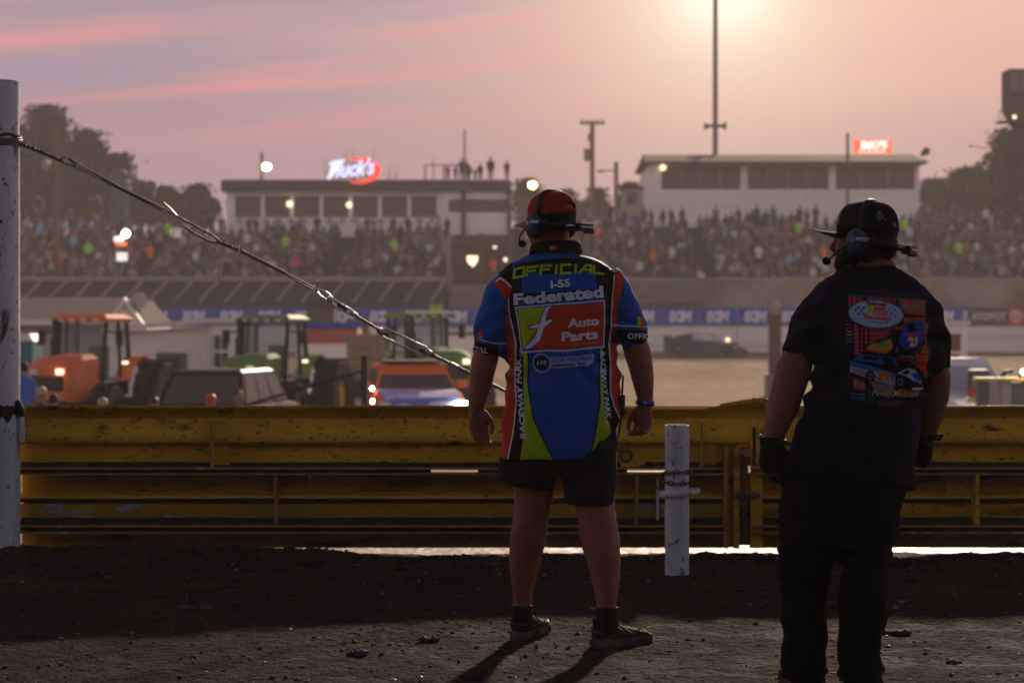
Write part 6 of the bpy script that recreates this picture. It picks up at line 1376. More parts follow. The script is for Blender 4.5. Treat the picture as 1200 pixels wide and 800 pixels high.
for args in (('tall bushy tree with an uneven top at the far left behind the stand', 54, 165, 127, 34, 262, 46, 4200, 1), ('broad tree stepping down right of the tallest left tree', 100, 168, 156, 34, 262, 40, 3600, 2), ('round tree at the right shoulder of the left tree group', 138, 166, 184, 18, 262, 26, 2200, 3), ('dark tree cut by the left edge post', 20, 166, 150, 22, 262, 26, 2200, 4),
             ('low round tree left of the gap before the press box', 166, 160, 217, 17, 262, 18, 1500, 5), ('low tree in the middle of the left tree line', 196, 162, 222, 17, 262, 18, 1500, 6), ('spreading low tree just left of the long press box', 232, 160, 219, 24, 264, 24, 2000, 7),
             ('dark tree with a spiky top at the right edge', 1186, 158, 156, 36, 262, 44, 4200, 8), ('wide tree sloping down toward the right press box', 1135, 160, 200, 36, 262, 34, 3000, 9), ('low tree touching the right press box', 1095, 162, 214, 22, 262, 22, 1800, 10),
             ('hazy small tree behind the roof figures', 618, 175, 213, 22, 262, 20, 1400, 11), ('hazy small tree right of the red cap', 664, 175, 226, 20, 262, 18, 1300, 12), ('hazy small tree at the foot of the transformer pole', 700, 176, 224, 16, 262, 16, 1200, 13), ('dark small tree left of the right press box', 738, 172, 218, 14, 262, 16, 1400, 14), ('small dark bush on the left press box skyline', 548, 150, 190, 12, 216, 10, 700, 15)):
    if 'skyline' in args[0]: continue
    tree(*args)
# added leafy screen behind the camera, keeps rear sky light off the foreground
m = MB(); r = random.Random(77)
for k in range(9000):
    x = r.uniform(-42, 42); hh = BLOCKER_H * (.82 + .18 * math.sin(x * .5) + .12 * math.sin(x * 1.7 + 1)); p = Vector((x, -9 + r.gauss(0, 1.3), hh * r.random() ** .8)); a = Vector((r.gauss(0, 1), r.gauss(0, .5), r.gauss(0, 1))).normalized() * r.uniform(.4, .8); b_ = Vector((r.gauss(0, 1), r.gauss(0, .5), r.gauss(0, 1))).normalized() * r.uniform(.3, .7)
    m.add([p - a, p + b_, p + a, p - b_], [(0, 1, 2, 3)])
o = m.build('added_light_blocker', blocker_leaf, kind='stuff'); tag(o, 'added unseen screen of leaves behind the camera that darkens the foreground', 'light blocker')
# bare twiggy treetops behind the lit script sign
for px, top, sd_ in ((398, 176, 1), (424, 174, 2), (450, 186, 3)):
    r = random.Random(sd_); t = thing('bare_tree', {398: 'faint bare treetop left of the script sign', 424: 'faint bare treetop above the script sign', 450: 'faint bare treetop right of the script sign'}[px], 'tree', (X_(px, 185), 185, -.1)); m = MB(); H = Z_(top, 185)
    m.tube([(0, 0, 0), (0, 0, H * .7)], [.3, .12], 6)
    for q in range(26): a = r.uniform(-1, 1); z0 = H * r.uniform(.45, .72); m.tube([(0, 0, z0), (a * 1.0, r.uniform(-.8, .8), z0 + H * .15), (a * 1.5, r.uniform(-1, 1), min(H, z0 + H * r.uniform(.2, .35)))], [.05, .03, .012], 4)
    m.build('branches', bark, t)
t = thing('small_building', 'small pale hut standing left of the right press box', 'building', (X_(741, 146), 146, 0)); m = MB(); m.b2(-.7, 1.2, 0, 2, 0, Z_(222, 146)); m.build('wall', siding_g, t); m = MB(); m.b2(-.85, 1.35, -.2, 2.1, Z_(222, 146), Z_(218, 146)); m.build('roof', roof_d, t); m = MB(); m.b2(-.4, .3, -.05, 0, Z_(240, 146), Z_(226, 146)); m.build('window', glass_d, t)

# ---------------------------------------------------------------- infield: vehicles, sheds, crew
GZ = -1.2
def wheel(parent, c, r, w_, rim_mat, axis='x', hub=.5):
    m = MB(); a = Vector((1, 0, 0)); c = Vector(c); prof = [(-w_ / 2, r * .80), (-w_ / 2, r * .94), (-w_ * .36, r), (w_ * .36, r), (w_ / 2, r * .94), (w_ / 2, r * .80), (w_ / 2, r * hub), (-w_ / 2, r * hub)]
    n = 24; rings = [[(c.x + x, c.y + rr * math.cos(t), c.z + rr * math.sin(t)) for x, rr in prof] for t in [6.2832 * i / n for i in range(n)]]; rings.append(rings[0]); m.loft(rings, cap=False)
    if r > .6:
        for k in range(20):
            t = 6.2832 * k / 20
            for s in (-1, 1): m.box((c.x + s * w_ * .24, c.y + r * 1.01 * math.cos(t + s * .08), c.z + r * 1.01 * math.sin(t + s * .08)), (w_ * .5, .05, .07), rot=Matrix.Rotation(t + math.pi / 2, 3, 'X') @ Matrix.Rotation(s * .5, 3, 'Z'))
    wh = m.build('wheel', tyre, parent, smooth=30)
    m = MB(); m.cyl((c.x - w_ * .28, c.y, c.z), (c.x + w_ * .28, c.y, c.z), r * hub, 18); m.cyl((c.x - w_ * .4, c.y, c.z), (c.x + w_ * .4, c.y, c.z), r * .18, 10); m.build('rim', rim_mat, wh, smooth=30)
def tractor(label, loc, rz, paint, rim, sc=1.0, blade=False):
    """front is -y"""
    t = thing('tractor', label, 'tractor', loc, rz); t.scale = (sc, sc, sc)
    m = MB(); m.loft([[(-.42, y, z0), (.42, y, z0), (.44, y, z1 * .9 + .1), (.30, y, z1), (-.30, y, z1), (-.44, y, z1 * .9 + .1)] for y, z0, z1 in ((-2.35, 1.0, 1.76), (-2.2, .95, 1.88), (-1.6, .95, 1.94), (-.6, .95, 1.98))]); m.build('hood', paint, t, smooth=30)
    m = MB(); m.b2(-.36, .36, -2.40, -2.345, 1.20, 1.52); m.build('grille', blackm, t); m = MB(); m.b2(-.40, .40, -2.38, -2.2, .72, .99); m.build('lower_grille', blackm, t)
    for s in (-1, 1):
        m = MB(); m.b2(s * .22, s * .38, -2.41, -2.34, 1.56, 1.68); m.build('headlight', lamp_d if s == 1 else trimw, t)
    m = MB(); m.b2(-.36, .36, -2.7, -2.2, .5, .72); m.b2(-.25, .25, -2.2, 1.2, .55, .95); m.build('chassis', blackm, t)
    # cab
    fr = MB()
    for sx_ in (-1, 1):
        fr.tube([(sx_ * .52, -.55, 1.3), (sx_ * .56, -.44, 2.70)], .05, 6); fr.tube([(sx_ * .68, .12, 1.3), (sx_ * .62, .12, 2.70)], .045, 6); fr.tube([(sx_ * .66, .72, 1.5), (sx_ * .60, .66, 2.70)], .06, 6)
    fr.b2(-.60, .60, -.6, .8, 1.05, 1.34); fr.build('cab_frame', blackm, t)
    m = MB(); m.loft([[(-.66, -.62, 2.70), (.66, -.62, 2.70), (.68, .80, 2.70), (-.68, .80, 2.70)], [(-.68, -.66, 2.78), (.68, -.66, 2.78), (.70, .84, 2.78), (-.70, .84, 2.78)], [(-.54, -.45, 2.88), (.54, -.45, 2.88), (.56, .65, 2.88), (-.56, .65, 2.88)]]); m.build('cab_roof', paint, t, smooth=30)
    m = MB(); m.add([(-.50, -.54, 1.36), (.50, -.54, 1.36), (.54, -.45, 2.68), (-.54, -.45, 2.68)], [(0, 1, 2, 3)]); m.build('windscreen', glass_t, t)
    for s in (-1, 1):
        m = MB(); m.add([(s * .53, -.5, 1.36), (s * .67, .08, 1.36), (s * .615, .08, 2.68), (s * .565, -.40, 2.68)], [(0, 1, 2, 3)]); m.build('side_window', glass_t, t)
        m = MB(); m.add([(s * .68, .17, 1.36), (s * .665, .68, 1.56), (s * .60, .62, 2.68), (s * .62, .17, 2.68)], [(0, 1, 2, 3)]); m.build('side_window', glass_t, t)
        m = MB(); m.tube([(s * .56, -.45, 2.5), (s * .88, -.55, 2.45)], .02, 6); m.box((s * .93, -.56, 2.35), (.16, .06, .34)); m.build('mirror', blackm, t)
        # rear fender
        m = MB(); n = 9; m.loft([[(s * x, .95 + .98 * math.cos(a) * q, .95 + .98 * math.sin(a) * q) for x, q in ((.56, .9), (.92, .96), (.92, 1.02), (.56, 1.02))] for a in np.linspace(.2, 2.7, n)]); m.build('fender', paint, t, smooth=40)
        m = MB(); m.box((s * .84, .0, 1.78), (.12, .08, .07)); m.build('marker_light', lamp_d if s == 1 else trimw, t)
        wheel(t, (s * 1.24, .95, .90), .90, .56, rim); wheel(t, (s * 1.0, -1.45, .66), .66, .44, rim)
        m = MB(); m.b2(s * .55, s * .95, -.5, .3, .55, 1.0); m.build('step_tank', blackm, t)
    m = MB(); m.box((0, .3, 1.5), (.45, .45, .25)); m.box((0, .5, 1.85), (.45, .12, .6)); m.build('seat', blackm, t); m = MB(); m.tube([(.18 * math.cos(a), -.02, 1.75 + .18 * math.sin(a)) for a in np.linspace(0, 6.283, 14)], .02, 5); m.build('steering_wheel', blackm, t)
    m = MB(); m.cyl((-.52, -.75, 1.6), (-.52, -.75, 2.75), .07, 10); m.cyl((-.52, -.75, 1.9), (-.52, -.75, 2.35), .11, 10); m.build('exhaust_stack', blackm, t, smooth=40)
    for k in range(4): m = MB(); m.b2(-.50 + k * .28, -.38 + k * .28, -.70, -.655, 2.72, 2.78); m.build('work_light', trimw, t)
    return t
dT = 44.0
tractor('orange tractor with a lit headlight parked left of the white shed', (X_(106, dT), dT, GZ), R(-11), tr_or, blackm, .97)
tractor('green tractor facing the camera right of the white shed', (X_(318, 46), 46, GZ), R(-12), tr_gr, yelp, .97)
tractor('green tractor partly hidden behind the orange vehicle and the man in the jersey', (X_(492, 52), 52, GZ), R(24), tr_gr, yelp, 1.02)

def car(name, label, cat, loc, rz, paint, L_=4.8, W_=1.9, H_=1.75, hood=.28, tail=.98, hz=.62, wh=.38, hood_mat=None, glass=None, pickup=False, lights=(1, 1), lit=()):
    """front is -y; a lofted shell, glass let in slightly proud, wheels"""
    t = thing(name, label, cat, loc, rz); hl = L_ / 2; hw = W_ / 2; glass = glass or glass_d
    def ring(y, z1, wx=1.0, z0=.28): return [(-hw * wx * .92, y, z0), (hw * wx * .92, y, z0), (hw * wx, y, z0 + .12), (hw * wx, y, z1 * .82 + .05), (hw * wx * .93, y, z1), (-hw * wx * .93, y, z1), (-hw * wx, y, z1 * .82 + .05), (-hw * wx, y, z0 + .12)]
    hb = H_ * hz
    m = MB(); m.loft([ring(-hl, hb * .72, .86), ring(-hl + .12, hb * .86, .95), ring(-hl + .5, hb * .95), ring(-hl + L_ * hood, hb), ring(hl - .3, hb), ring(hl, hb * .9, .94)]); m.build('body', paint, t, smooth=35)
    y0 = -hl + L_ * hood; y1 = -hl + L_ * (.62 if pickup else tail); y0t = y0 + .62; y1t = y1 - (.15 if pickup else .45); zt = H_ - .05; cw, tw_ = hw * .93, hw * .76
    m = MB(); m.loft([[(-cw, y0, hb), (cw, y0, hb), (cw, y1, hb), (-cw, y1, hb)], [(-tw_, y0t, zt), (tw_, y0t, zt), (tw_, y1t, zt), (-tw_, y1t, zt)], [(-tw_ * .9, y0t + .1, H_), (tw_ * .9, y0t + .1, H_), (tw_ * .9, y1t - .1, H_), (-tw_ * .9, y1t - .1, H_)]]); m.build('cabin', paint, t, smooth=20)
    def q(a, b, c, d, nm): mm = MB(); mm.add([a, b, c, d], [(0, 1, 2, 3)]); mm.build(nm, glass, t)
    e = .012
    def lerp(a, b, f): return tuple(a[i] + (b[i] - a[i]) * f for i in range(3))
    A, B_, C, D = (-cw * .94, y0 - e, hb + .03), (cw * .94, y0 - e, hb + .03), (tw_ * .92, y0t - e - .03, zt - .05), (-tw_ * .92, y0t - e - .03, zt - .05); q(A, B_, C, D, 'windscreen')
    q((-cw * .9, y1 + e, hb + .05), (cw * .9, y1 + e, hb + .05), (tw_ * .9, y1t + e + .03, zt - .06), (-tw_ * .9, y1t + e + .03, zt - .06), 'rear_window')
    for s in (-1, 1):
        n = 2 if pickup else 3
        for k in range(n):
            f0, f1 = (k + .04) / n, (k + .94) / n
            b0 = lerp((s * (cw + e), y0 + .12, hb + .04), (s * (cw + e), y1 - .1, hb + .04), f0); b1 = lerp((s * (cw + e), y0 + .12, hb + .04), (s * (cw + e), y1 - .1, hb + .04), f1)
            t0 = lerp((s * (tw_ + e + .01), y0t + .05, zt - .06), (s * (tw_ + e + .01), y1t - .05, zt - .06), f0); t1 = lerp((s * (tw_ + e + .01), y0t + .05, zt - .06), (s * (tw_ + e + .01), y1t - .05, zt - .06), f1)
            q(b0, b1, t1, t0, 'side_window')
        m = MB(); m.box((s * (hw + .10), y0 + .35, hb + .10), (.2, .10, .15)); m.build('mirror', paint, t)
        wheel(t, (s * (hw - .10), -hl + .85, wh), wh, .24, greym, hub=.6); wheel(t, (s * (hw - .10), hl - .95, wh), wh, .24, greym, hub=.6)
        m = MB(); m.box((s * hw * .84, -hl - .01, hb * .74), (.22, .12, .15)); m.build('headlight', lamp_h if s in lit else trimw, t)
        m = MB(); m.box((s * hw * .82, hl + .01, hb * .75), (.14, .08, .26)); m.build('tail_light', redp, t)
    m = MB(); m.b2(-hw * .5, hw * .5, -hl - .03, -hl + .05, hb * .44, hb * .66); m.build('grille', blackm, t); m = MB(); m.b2(-hw * .9, hw * .9, -hl - .08, -hl + .1, .30, .44); m.build('bumper', blackm, t)
    if hood_mat: m = MB(); m.loft([[(-hw * q_, y_, z_), (hw * q_, y_, z_)] for q_, y_, z_ in ((.80, -hl - .012, hb * .50), (.80, -hl - .012, hb * .725), (.84, -hl + .10, hb * .862 + .014), (.88, -hl + .5, hb * .95 + .014), (.88, y0 - .06, hb + .014))], cap=False, closed=False); m.build('hood_graphic', hood_mat, t)
    if pickup:
        m = MB(); m.b2(-hw * .8, hw * .8, y1 + .15, hl - .15, hb - .35, hb + .004); m.build('bed', blackm, t)
    return t
o = car('parked_suv', 'orange suv with blue and white hood graphics facing the camera, one headlight glaring', 'car', (X_(482, 43), 43, GZ + .10), R(9), suv_or, L_=4.5, W_=1.86, H_=1.62, hood=.30, hz=.67, hood_mat=blue_p, lit=(1,))
m = MB(); m.b2(-.6, .6, -.3, 1.3, 1.64, 1.69); m.build('roof_rack', blackm, o)
v, tr = text_fit('LATE MODEL', -.55, .55, 1.28, 1.36) if False else ([], [])
for zz_, yy_ in ((1.12, -2.05), (.86, -2.2)): m = MB(); m.ball((-.95, yy_ + .9, zz_), .040, 8, 6); m.build('marker_lamp', lamp_w, o)
car('parked_suv', 'black suv seen from behind in front of the white shed', 'car', (X_(272, 42), 42, GZ), R(171), suv_bk, L_=4.5, W_=1.95, H_=1.64, hood=.24, hz=.56)
car('pickup_truck', 'white pickup truck facing the camera at the right behind the gate', 'truck', (X_(1102, 42), 42, GZ + .0), R(14), wht_p, L_=5.4, W_=2.0, H_=1.86, hood=.27, hz=.62, pickup=True, glass=glass_t)

def late_model(label, loc, rz, paint, accent, sc=1.0, number=None):
    """dirt late model: wedge nose, slab sides, open roof on pillars, big rear spoiler"""
    t = thing('race_car', label, 'race car', loc, rz); t.scale = (sc,) * 3
    m = MB(); m.loft([[(-.95, y, .12), (.95, y, .12), (1.0, y, z1 * .7), (.98, y, z1), (-.98, y, z1), (-1.0, y, z1 * .7)] for y, z1 in ((-2.5, .22), (-2.2, .42), (-1.6, .62), (-.6, .80), (.6, .88), (2.3, .95))]); m.build('body_shell', paint, t, smooth=25)
    m = MB(); m.loft([[(-.62, -.35, 1.28), (.62, -.35, 1.28), (.62, .95, 1.30), (-.62, .95, 1.30)], [(-.56, -.30, 1.33), (.56, -.30, 1.33), (.56, .9, 1.35), (-.56, .9, 1.35)]]); m.build('roof', paint, t)
    for s in (-1, 1):
        for q in ([(s * .66, -.9, .76), (s * .6, -.3, 1.3)], [(s * .66, .5, .86), (s * .6, .5, 1.3)], [(s * .74, 1.9, .93), (s * .6, .9, 1.3)]): m = MB(); m.tube(q, .027, 5); m.build('roof_pillar', blackm, t)
    for s in (-1, 1):
        m = MB(); m.add([(s * .70, .9, .90), (s * .78, 2.3, .96), (s * .62, .95, 1.28)], [(0, 1, 2)]); m.add([(s * .71, .9, .90), (s * .79, 2.3, .96), (s * .63, .95, 1.28)], [(0, 1, 2)]); m.build('sail_panel', accent, t)
        wheel(t, (s * .86, -1.55, .36), .36, .32, greym, hub=.55); wheel(t, (s * .88, 1.4, .40), .40, .36, greym, hub=.5)
    m = MB(); m.b2(-.95, .95, 2.30, 2.34, .95, 1.18); m.build('spoiler', accent, t)
    m = MB(); m.b2(-.55, .55, -.9, .8, .80, .865); m.build('cockpit_opening', blackm, t); m = MB(); m.ball((-.2, .25, 1.02), (.13, .15, .15), 10, 8); m.build('helmet', trimw, t, smooth=60)
    m = MB(); m.b2(-.5, .5, -2.52, -2.40, .14, .26); m.build('nose_opening', blackm, t)
    if number:
        v, tr = text_fit(number, -.5, .4, .28, .72, bold=.03); m = MB(); m.add([(-1.012, -a_, b_) for a_, b_ in v], tr); m.build('number', trimw, t)
    return t
late_model('silver-grey race car with open roof between the black suv and the orange suv', (X_(392, 49), 49, GZ + .06), R(42), silv_p, suv_bk, 1.0)
o = late_model('small blurred blue-grey race car running along the far white wall', (X_(826, 108), 108, ground_h(0, 108) + .02), R(72), material('dusty_blue_paint', S(70, 78, 104), .6, spec=.1), blackm, .9)
m = MB(); m.ball((.95, -1.2, .92), .14, 8, 6); m.build('painted_sun_glint', lamp_d, o);  # glowing ball stands in for a sun glint on the bodywork
# red cart with lights
t = thing('utility_cart', 'low red and yellow cart with small lit lamps at the right behind the gate', 'cart', (X_(1172, 40), 40, GZ)); 
m = MB(); m.loft([[(-.55, -.5, .35), (.75, -.5, .35), (.75, -.5, 1.15), (-.55, -.5, 1.30)], [(-.55, .5, .35), (.75, .5, .35), (.75, .5, 1.15), (-.55, .5, 1.30)]]); m.build('body', redp, t)
m = MB(); m.b2(-.8, 1.0, -.6, -.52, .98, 1.10); m.build('yellow_bar', yelp, t); m = MB(); m.b2(-.55, -.2, .1, .4, 1.3, 1.65); m.tube([(-.1, .2, 1.25), (.15, .2, 1.6), (.3, .2, 1.62)], .05, 6); m.build('seat', blackm, t)
for x_ in (-.45, -.32, .62): m = MB(); m.ball((x_, -.62, 1.36 if x_ < 0 else 1.2), .055, 8, 6); m.build('lamp', lamp_w, t)
for x_, y_ in ((-.5, -.5), (.6, -.5), (-.5, .5), (.6, .5)): wheel(t, (x_, y_, .28), .28, .2, greym)
t = thing('trailer_wall', 'grey corrugated low trailer side at the right edge behind the gate', 'trailer', (X_(1188, 34), 34, GZ)); 
for k in range(9): m = MB(); m.b2(-.62 + k * .2, -.44 + k * .2, 0, .12, .25, 1.58 - .02 * (k % 2)); m.build('panel', siding_g if k % 3 else greym, t)
m = MB(); m.b2(-.66, 1.25, -.05, .14, 1.585, 1.64); m.build('top_rail', yelp, t); m = MB(); m.ball((.15, -.1, 1.74), .05, 8, 6); m.ball((.42, -.1, 1.77), .05, 8, 6); m.build('lamp', lamp_w, t); m = MB(); m.b2(.1, .5, 0, .1, 1.64, 1.72); m.build('lamp_bar', blackm, t)
# box truck behind the pickup
t = thing('box_truck', 'tall pale box trailer with brown panels standing behind the white pickup', 'truck', (X_(1103, 47), 47, GZ)); m = MB(); m.b2(-1.1, .62, 0, 4, .5, 2.95 - .38); m.build('box', siding, t)
for x0, x1, z0, z1 in ((-.15, .45, 1.95, 2.35), (.05, .42, 1.55, 1.88), (-.5, -.2, 1.7, 2.3)): m = MB(); m.b2(x0, x1, -.03, 0, z0, z1); m.build('panel', material('brown_panel', S(130, 84, 66), .7), t)
m = MB(); m.b2(-1.15, .67, -.1, 4.05, 2.57, 2.66); m.build('roof_lip', trimw, t); wheel(t, (-.7, .8, .42), .42, .25, greym); wheel(t, (.4, .8, .42), .42, .25, greym)

# long grey building behind the orange tractor
t = thing('long_shed', 'long low grey-sided building with a shingle roof and small white gable behind the orange tractor', 'building', (X_(80, 60), 60, GZ)); X0 = X_(80, 60); bx = lambda px: X_(px, 60) - X0; bz = lambda py: Z_(py, 60) - GZ
m = MB(); m.b2(bx(-60), bx(150), 0, 7, 0, bz(381)); m.build('wall', siding_g, t)
for k in range(14): z = bz(382) - k * .22; m = MB(); m.b2(bx(-60), bx(150), -.025, 0, z - .20, z); m.build('clapboard', siding_g, t)
m = MB(); m.add([(bx(-62), -.5, bz(378)), (bx(152), -.5, bz(378)), (bx(140), 4, bz(346)), (bx(-62), 4, bz(346)), (bx(-62), 8, bz(378)), (bx(152), 8, bz(378))], [(0, 1, 2, 3), (3, 2, 5, 4), (1, 5, 2), (0, 3, 4)]); m.build('roof', shingle, t)
m = MB(); m.b2(bx(-62), bx(150), -.58, -.5, bz(381), bz(374)); m.build('eave_board', trimw, t)
gbl = MB(); gbl.prism([(bx(134), bz(382)), (bx(157), bz(353)), (bx(180), bz(382)), (bx(180), bz(440)), (bx(134), bz(440))], 'y', -1.2, 3); gb = gbl.build('gable_wall', siding, t)
m = MB(); m.add([(bx(134), -1.24, bz(381)), (bx(157), -1.24, bz(351)), (bx(157), 3.2, bz(351)), (bx(134), 3.2, bz(381)), (bx(181), -1.24, bz(381)), (bx(181), 3.2, bz(381))], [(0, 1, 2, 3), (1, 4, 5, 2)]); m.build('gable_roof', shingle, t)
for a, b_ in (((131, 385), (157, 349.5)), ((157, 349.5), (183, 385))): m = MB(); m.prism([(bx(a[0]), bz(a[1])), (bx(a[0]), bz(a[1] + 6)), (bx(b_[0]), bz(b_[1] + 6)), (bx(b_[0]), bz(b_[1]))], 'y', -1.5, -1.25); m.build('barge_board', trimw, t)
t = thing('satellite_dish', 'pale round dish standing beside the white gable', 'dish', (X_(170, 60), 59, Z_(375, 60))); m = MB(); m.ball((0, 0, bz(352.5) - bz(375)), (.24, .10, .26), 16, 10); m.build('dish', siding_g, t, smooth=50); m = MB(); m.cyl((0, .05, -.1), (0, .05, .45), .04, 6); m.build('mast', greym, t)
# white shed with corner door
t = thing('white_shed', 'white wood-sided shed with a small window and a four-pane door on its corner', 'building', (X_(215, 50), 50, GZ)); X0 = X_(215, 50); wx_ = lambda px: X_(px, 50) - X0; wz_ = lambda py: Z_(py, 50) - GZ
m = MB(); m.prism([(wx_(150), 0), (wx_(247), 0), (wx_(247), wz_(383)), (wx_(150), wz_(388))], 'y', 0, 6); m.build('wall', siding, t)
for k in range(12): z = wz_(389) - .02 - k * .19; m = MB(); m.b2(wx_(150), wx_(246), -.022, 0, z - .17, z); m.build('clapboard', siding, t)
m = MB(); m.prism([(wx_(247), -.1), (wx_(284), .0), (wx_(284), wz_(381)), (wx_(247), wz_(382))], 'y', -.25, -.05); m.build('corner_wall', siding, t)
m = MB(); m.add([(wx_(140), -.5, wz_(388)), (wx_(252), -.5, wz_(378)), (wx_(288), -.4, wz_(378)), (wx_(288), -.4, wz_(373)), (wx_(252), -.5, wz_(373)), (wx_(140), -.5, wz_(382)), (wx_(150), 6, wz_(380)), (wx_(288), 6, wz_(372))], [(0, 1, 4, 5), (1, 2, 3, 4), (5, 4, 3, 7, 6), (0, 6, 7, 2, 1)]); m.build('roof', trimw, t)
m = MB(); m.b2(wx_(184), wx_(219), -.08, -.03, wz_(437), wz_(413)); wf = m.build('window_frame', greym, t)
for a in (188.5, 201.5): m = MB(); m.b2(wx_(a), wx_(a + 11.5), -.10, -.082, wz_(432), wz_(418)); m.build('pane', glass_d, wf)
for a in (253.5, 262.5):
    for z in (393, 413): m = MB(); m.b2(wx_(a), wx_(a + 6), -.30, -.255, wz_(z + 16), wz_(z)); m.build('door_pane', glass_d, t)
m = MB(); m.b2(wx_(246), wx_(249.5), -.30, -.02, 0, wz_(384)); m.build('corner_board', trimw, t)
# teal portable toilet
t = thing('portable_toilet', 'teal portable toilet with white roof at the far left', 'toilet', (X_(26, 47), 47, GZ)); m = MB(); m.b2(-.5, .24, 0, 1.1, 0, Z_(400, 47) - GZ); m.build('cabin', teal, t); m = MB(); m.loft([[(-.55, -.05, 0), (.28, -.05, 0), (.28, 1.15, 0), (-.55, 1.15, 0)], [(-.4, .1, .18), (.15, .1, .18), (.15, 1.0, .18), (-.4, 1.0, .18)]]); xform(m, Matrix.Translation((0, 0, Z_(400, 47) - GZ + .003))).build('roof', trimw, t); m = MB(); m.b2(-.4, .14, -.03, 0, .1, Z_(406, 47) - GZ); m.build('door', teal, t)
# tan tank cage, barrier, loader and tents in the middle distance
t = thing('caged_tank', 'tan plastic tank in a wire cage between the green tractors', 'tank', (X_(429, 50), 50, GZ)); m = MB(); m.b2(-.46, .46, 0, .9, 1.15, 2.05 + .28); m.build('tank', tanp, t)
for k in range(6): x_ = -.48 + k * .19; m = MB(); m.b2(x_, x_ + .025, -.05, -.02, 1.12, 2.36); m.build('cage_bar', railm, t)
for k in range(5): z_ = 1.2 + k * .26; m = MB(); m.b2(-.5, .5, -.055, -.02, z_, z_ + .025); m.build('cage_bar', railm, t)
m = MB(); m.b2(-.5, .5, 0, .9, 0, 1.14); m.build('stand', wood, t)
t = thing('canopy_tent', 'low red and blue roofed stand right of the green tractor', 'tent', (X_(385, 66), 66, GZ)); m = MB(); m.loft([[(-1.0, 0, 2.0), (1.0, 0, 2.0), (1.0, 3, 2.0), (-1.0, 3, 2.0)], [(-.85, .6, 2.5), (.9, .6, 2.5), (.9, 2.4, 2.5), (-.85, 2.4, 2.5)]]); m.build('canopy', material('faded_red_canvas', S(190, 96, 80), .8), t); m = MB(); m.b2(-1.1, 1.1, .5, .6, 2.5, 2.68); m.build('blue_strip', ban_b, t); m = MB(); m.b2(-1.1, 1.05, .05, .3, .4, 1.98); m.build('side_sheet', siding, t)
for x_ in (-.97, .97): m = MB(); m.cyl((x_, .05, 0), (x_, .05, 2.0), .04, 6); m.build('pole', greym, t)
t = thing('wheel_loader', 'dark loader cab standing against the far blue banners', 'loader', (X_(374, 84), 84, GZ)); m = MB(); m.b2(-.7, .75, 0, 2, 1.2, 2.4); m.build('body', blackm, t); m = MB(); m.b2(-.55, .6, .2, 1.6, 2.4, 3.45); m.build('cab', roof_d, t); m = MB(); m.b2(-.4, .45, .17, .2, 2.5, 3.2); m.build('window', glass_d, t); m = MB(); m.b2(-.62, .68, .1, 1.7, 3.45, 3.56); m.build('roof', blackm, t)
for s in (-1, 1): wheel(t, (s * .7, .3, .65), .65, .4, greym)
t = thing('wheel_loader', 'second dark machine behind the tan tank, low against the white wall', 'loader', (X_(418, 88), 88, GZ)); m = MB(); m.b2(-1.2, 1.2, 0, 2, .6, 1.9); m.build('body', blackm, t); m = MB(); m.b2(-.5, .5, .2, 1.6, 1.9, 2.9); m.build('cab', roof_d, t)
for s in (-1, 1): wheel(t, (s * 1.0, .3, .6), .6, .4, greym)
t = thing('lime_flag', 'lime yellow flag hanging on a short staff above the rear green tractor', 'flag', (X_(511, 60), 60, Z_(385, 60))); m = MB(); m.cyl((.0, 0, -.6), (.0, 0, .75), .02, 6); m.build('staff', greym, t); m = MB(); n = 8; m.loft([[(-.22 + .05 * math.sin(k), .03 * math.sin(k * 2), .72 - k * .10), (.22 - .03 * k * .6, .03 * math.cos(k * 2), .72 - k * .10), (.22 - .03 * k * .6, .03 * math.cos(k * 2) + .01, .72 - k * .10), (-.22 + .05 * math.sin(k), .03 * math.sin(k * 2) + .01, .72 - k * .10)] for k in range(6)]); m.build('cloth', limep, t, smooth=50)
t = thing('lift_boom', 'dark upright post with a long thin boom slanting left across the parked cars', 'boom', (X_(427, 31), 31, GZ)); m = MB(); m.b2(-.05, .05, -.05, .05, 0, Z_(416, 31) - GZ); m.build('post', blackm, t); m = MB(); m.tube([(0, -.1, Z_(434, 31) - GZ), (X_(290, 31) - X_(427, 31), -.1, Z_(474, 31) - GZ)], .025, 6); m.build('boom', blackm, t)
t = thing('white_block_house', 'pale blank hut behind the rear green tractor left of the jersey', 'hut', (X_(540, 70), 70, GZ)); m = MB(); m.b2(-1.0, 1.0, 0, 2, 0, Z_(392, 70) - GZ); m.build('wall', siding, t); m = MB(); m.b2(-1.1, 1.1, -.1, 2.1, Z_(392, 70) - GZ, Z_(389, 70) - GZ); m.build('roof', greym, t)
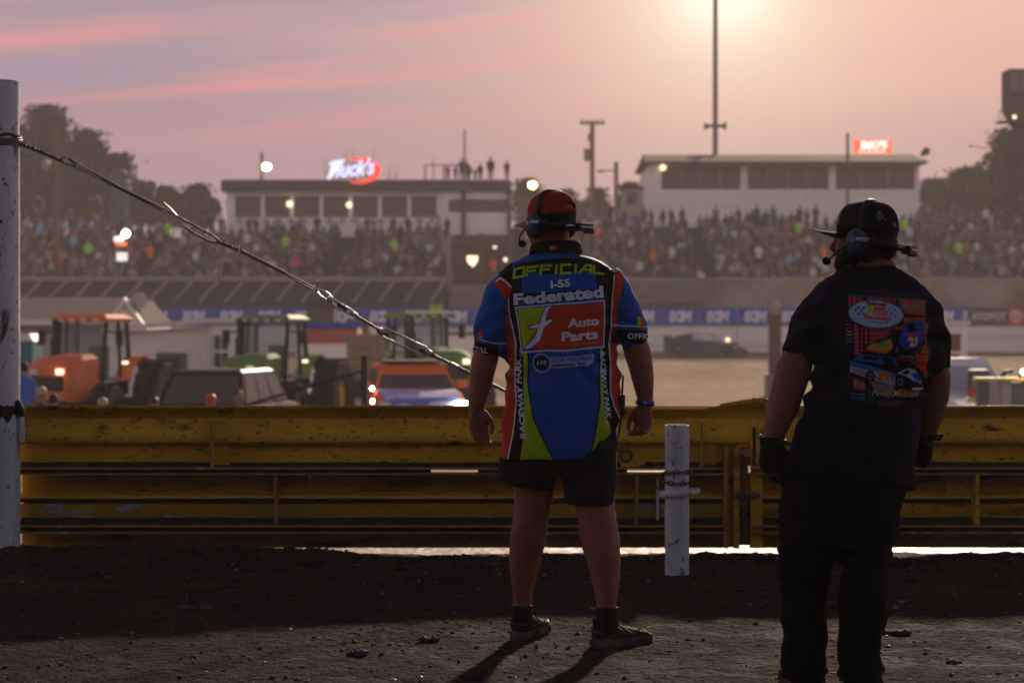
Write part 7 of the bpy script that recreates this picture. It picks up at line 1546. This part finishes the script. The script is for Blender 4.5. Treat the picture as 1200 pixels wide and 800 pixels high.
t = thing('track_post', 'dark blurred post standing on the infield left of the man in black', 'post', (X_(909, 74), 74, GZ)); m = MB(); m.b2(-.35, .35, 0, .5, 0, Z_(438, 74) - GZ); m.build('base', greym, t); m = MB(); m.b2(-.22, .22, .1, .4, Z_(438, 74) - GZ, Z_(368, 74) - GZ); m.build('shaft', wood, t); m = MB(); m.ball((0, .2, Z_(362, 74) - GZ), (.22, .2, .26), 10, 8); m.build('knob', railm, t)
# crew whose heads show just over the gate
navy = material('navy_shirt', S(34, 44, 70), .9); bluec = material('blue_shirt', S(40, 90, 180), .8)
for px, py, d, mt, cp_, lb, pz in ((29, 425, 40, bluec, None, 'crew member in a blue shirt beside the teal toilet at the left', 0), (48, 454, 30, bk_sh, tanp, 'crew member in a tan cap, head just above the gate left of the orange tractor', 0), (120, 467, 29, bk_sh, tanp, 'top of a tan cap showing over the gate in front of the orange tractor', 0), (180, 466, 28, navy, blackm, 'head with white and black cap over the gate near the white shed', 1), (247, 463, 28, reds, redp, 'person in a red cap over the gate in front of the black suv', 0), (280, 457, 30, bk_sh, None, 'dark figure leaning by the black suv window', 1), (63, 462, 31, bk_sh, None, 'second bare head beside the tan cap left of the orange tractor', 0)):
    H = Z_(py, d) - GZ; person(lb, (X_(px, d), d, GZ), (.4 if pz else 3.0), mt, jean_f, cp_, pz, max(.6, H / 1.77))

# ---------------------------------------------------------------- dusty evening air
hz_me = bpy.data.meshes.new('haze'); hb_ = bmesh.new(); bmesh.ops.create_cube(hb_, size=1.0); hb_.to_mesh(hz_me); hb_.free()
for v_ in hz_me.vertices: v_.co = Vector((v_.co.x * 3100, v_.co.y * 1900 + 640, -2.6 + (v_.co.z + .5) * 36))
hm = bpy.data.materials.new('dusty_air'); hm.use_nodes = True; nt = hm.node_tree; nt.nodes.clear()
pv = N('ShaderNodeVolumePrincipled'); pv.inputs['Color'].default_value = (0.86, 0.80, 0.76, 1); pv.inputs['Density'].default_value = 0.0009; pv.inputs['Anisotropy'].default_value = 0.2
oo = N('ShaderNodeOutputMaterial'); L(pv.outputs[0], oo.inputs['Volume']); hz_me.materials.append(hm)
ho = bpy.data.objects.new('haze', hz_me); col.objects.link(ho); ho['kind'] = 'stuff'; ho['label'] = 'thin brownish evening dust hanging over the whole track'; ho['category'] = 'haze'
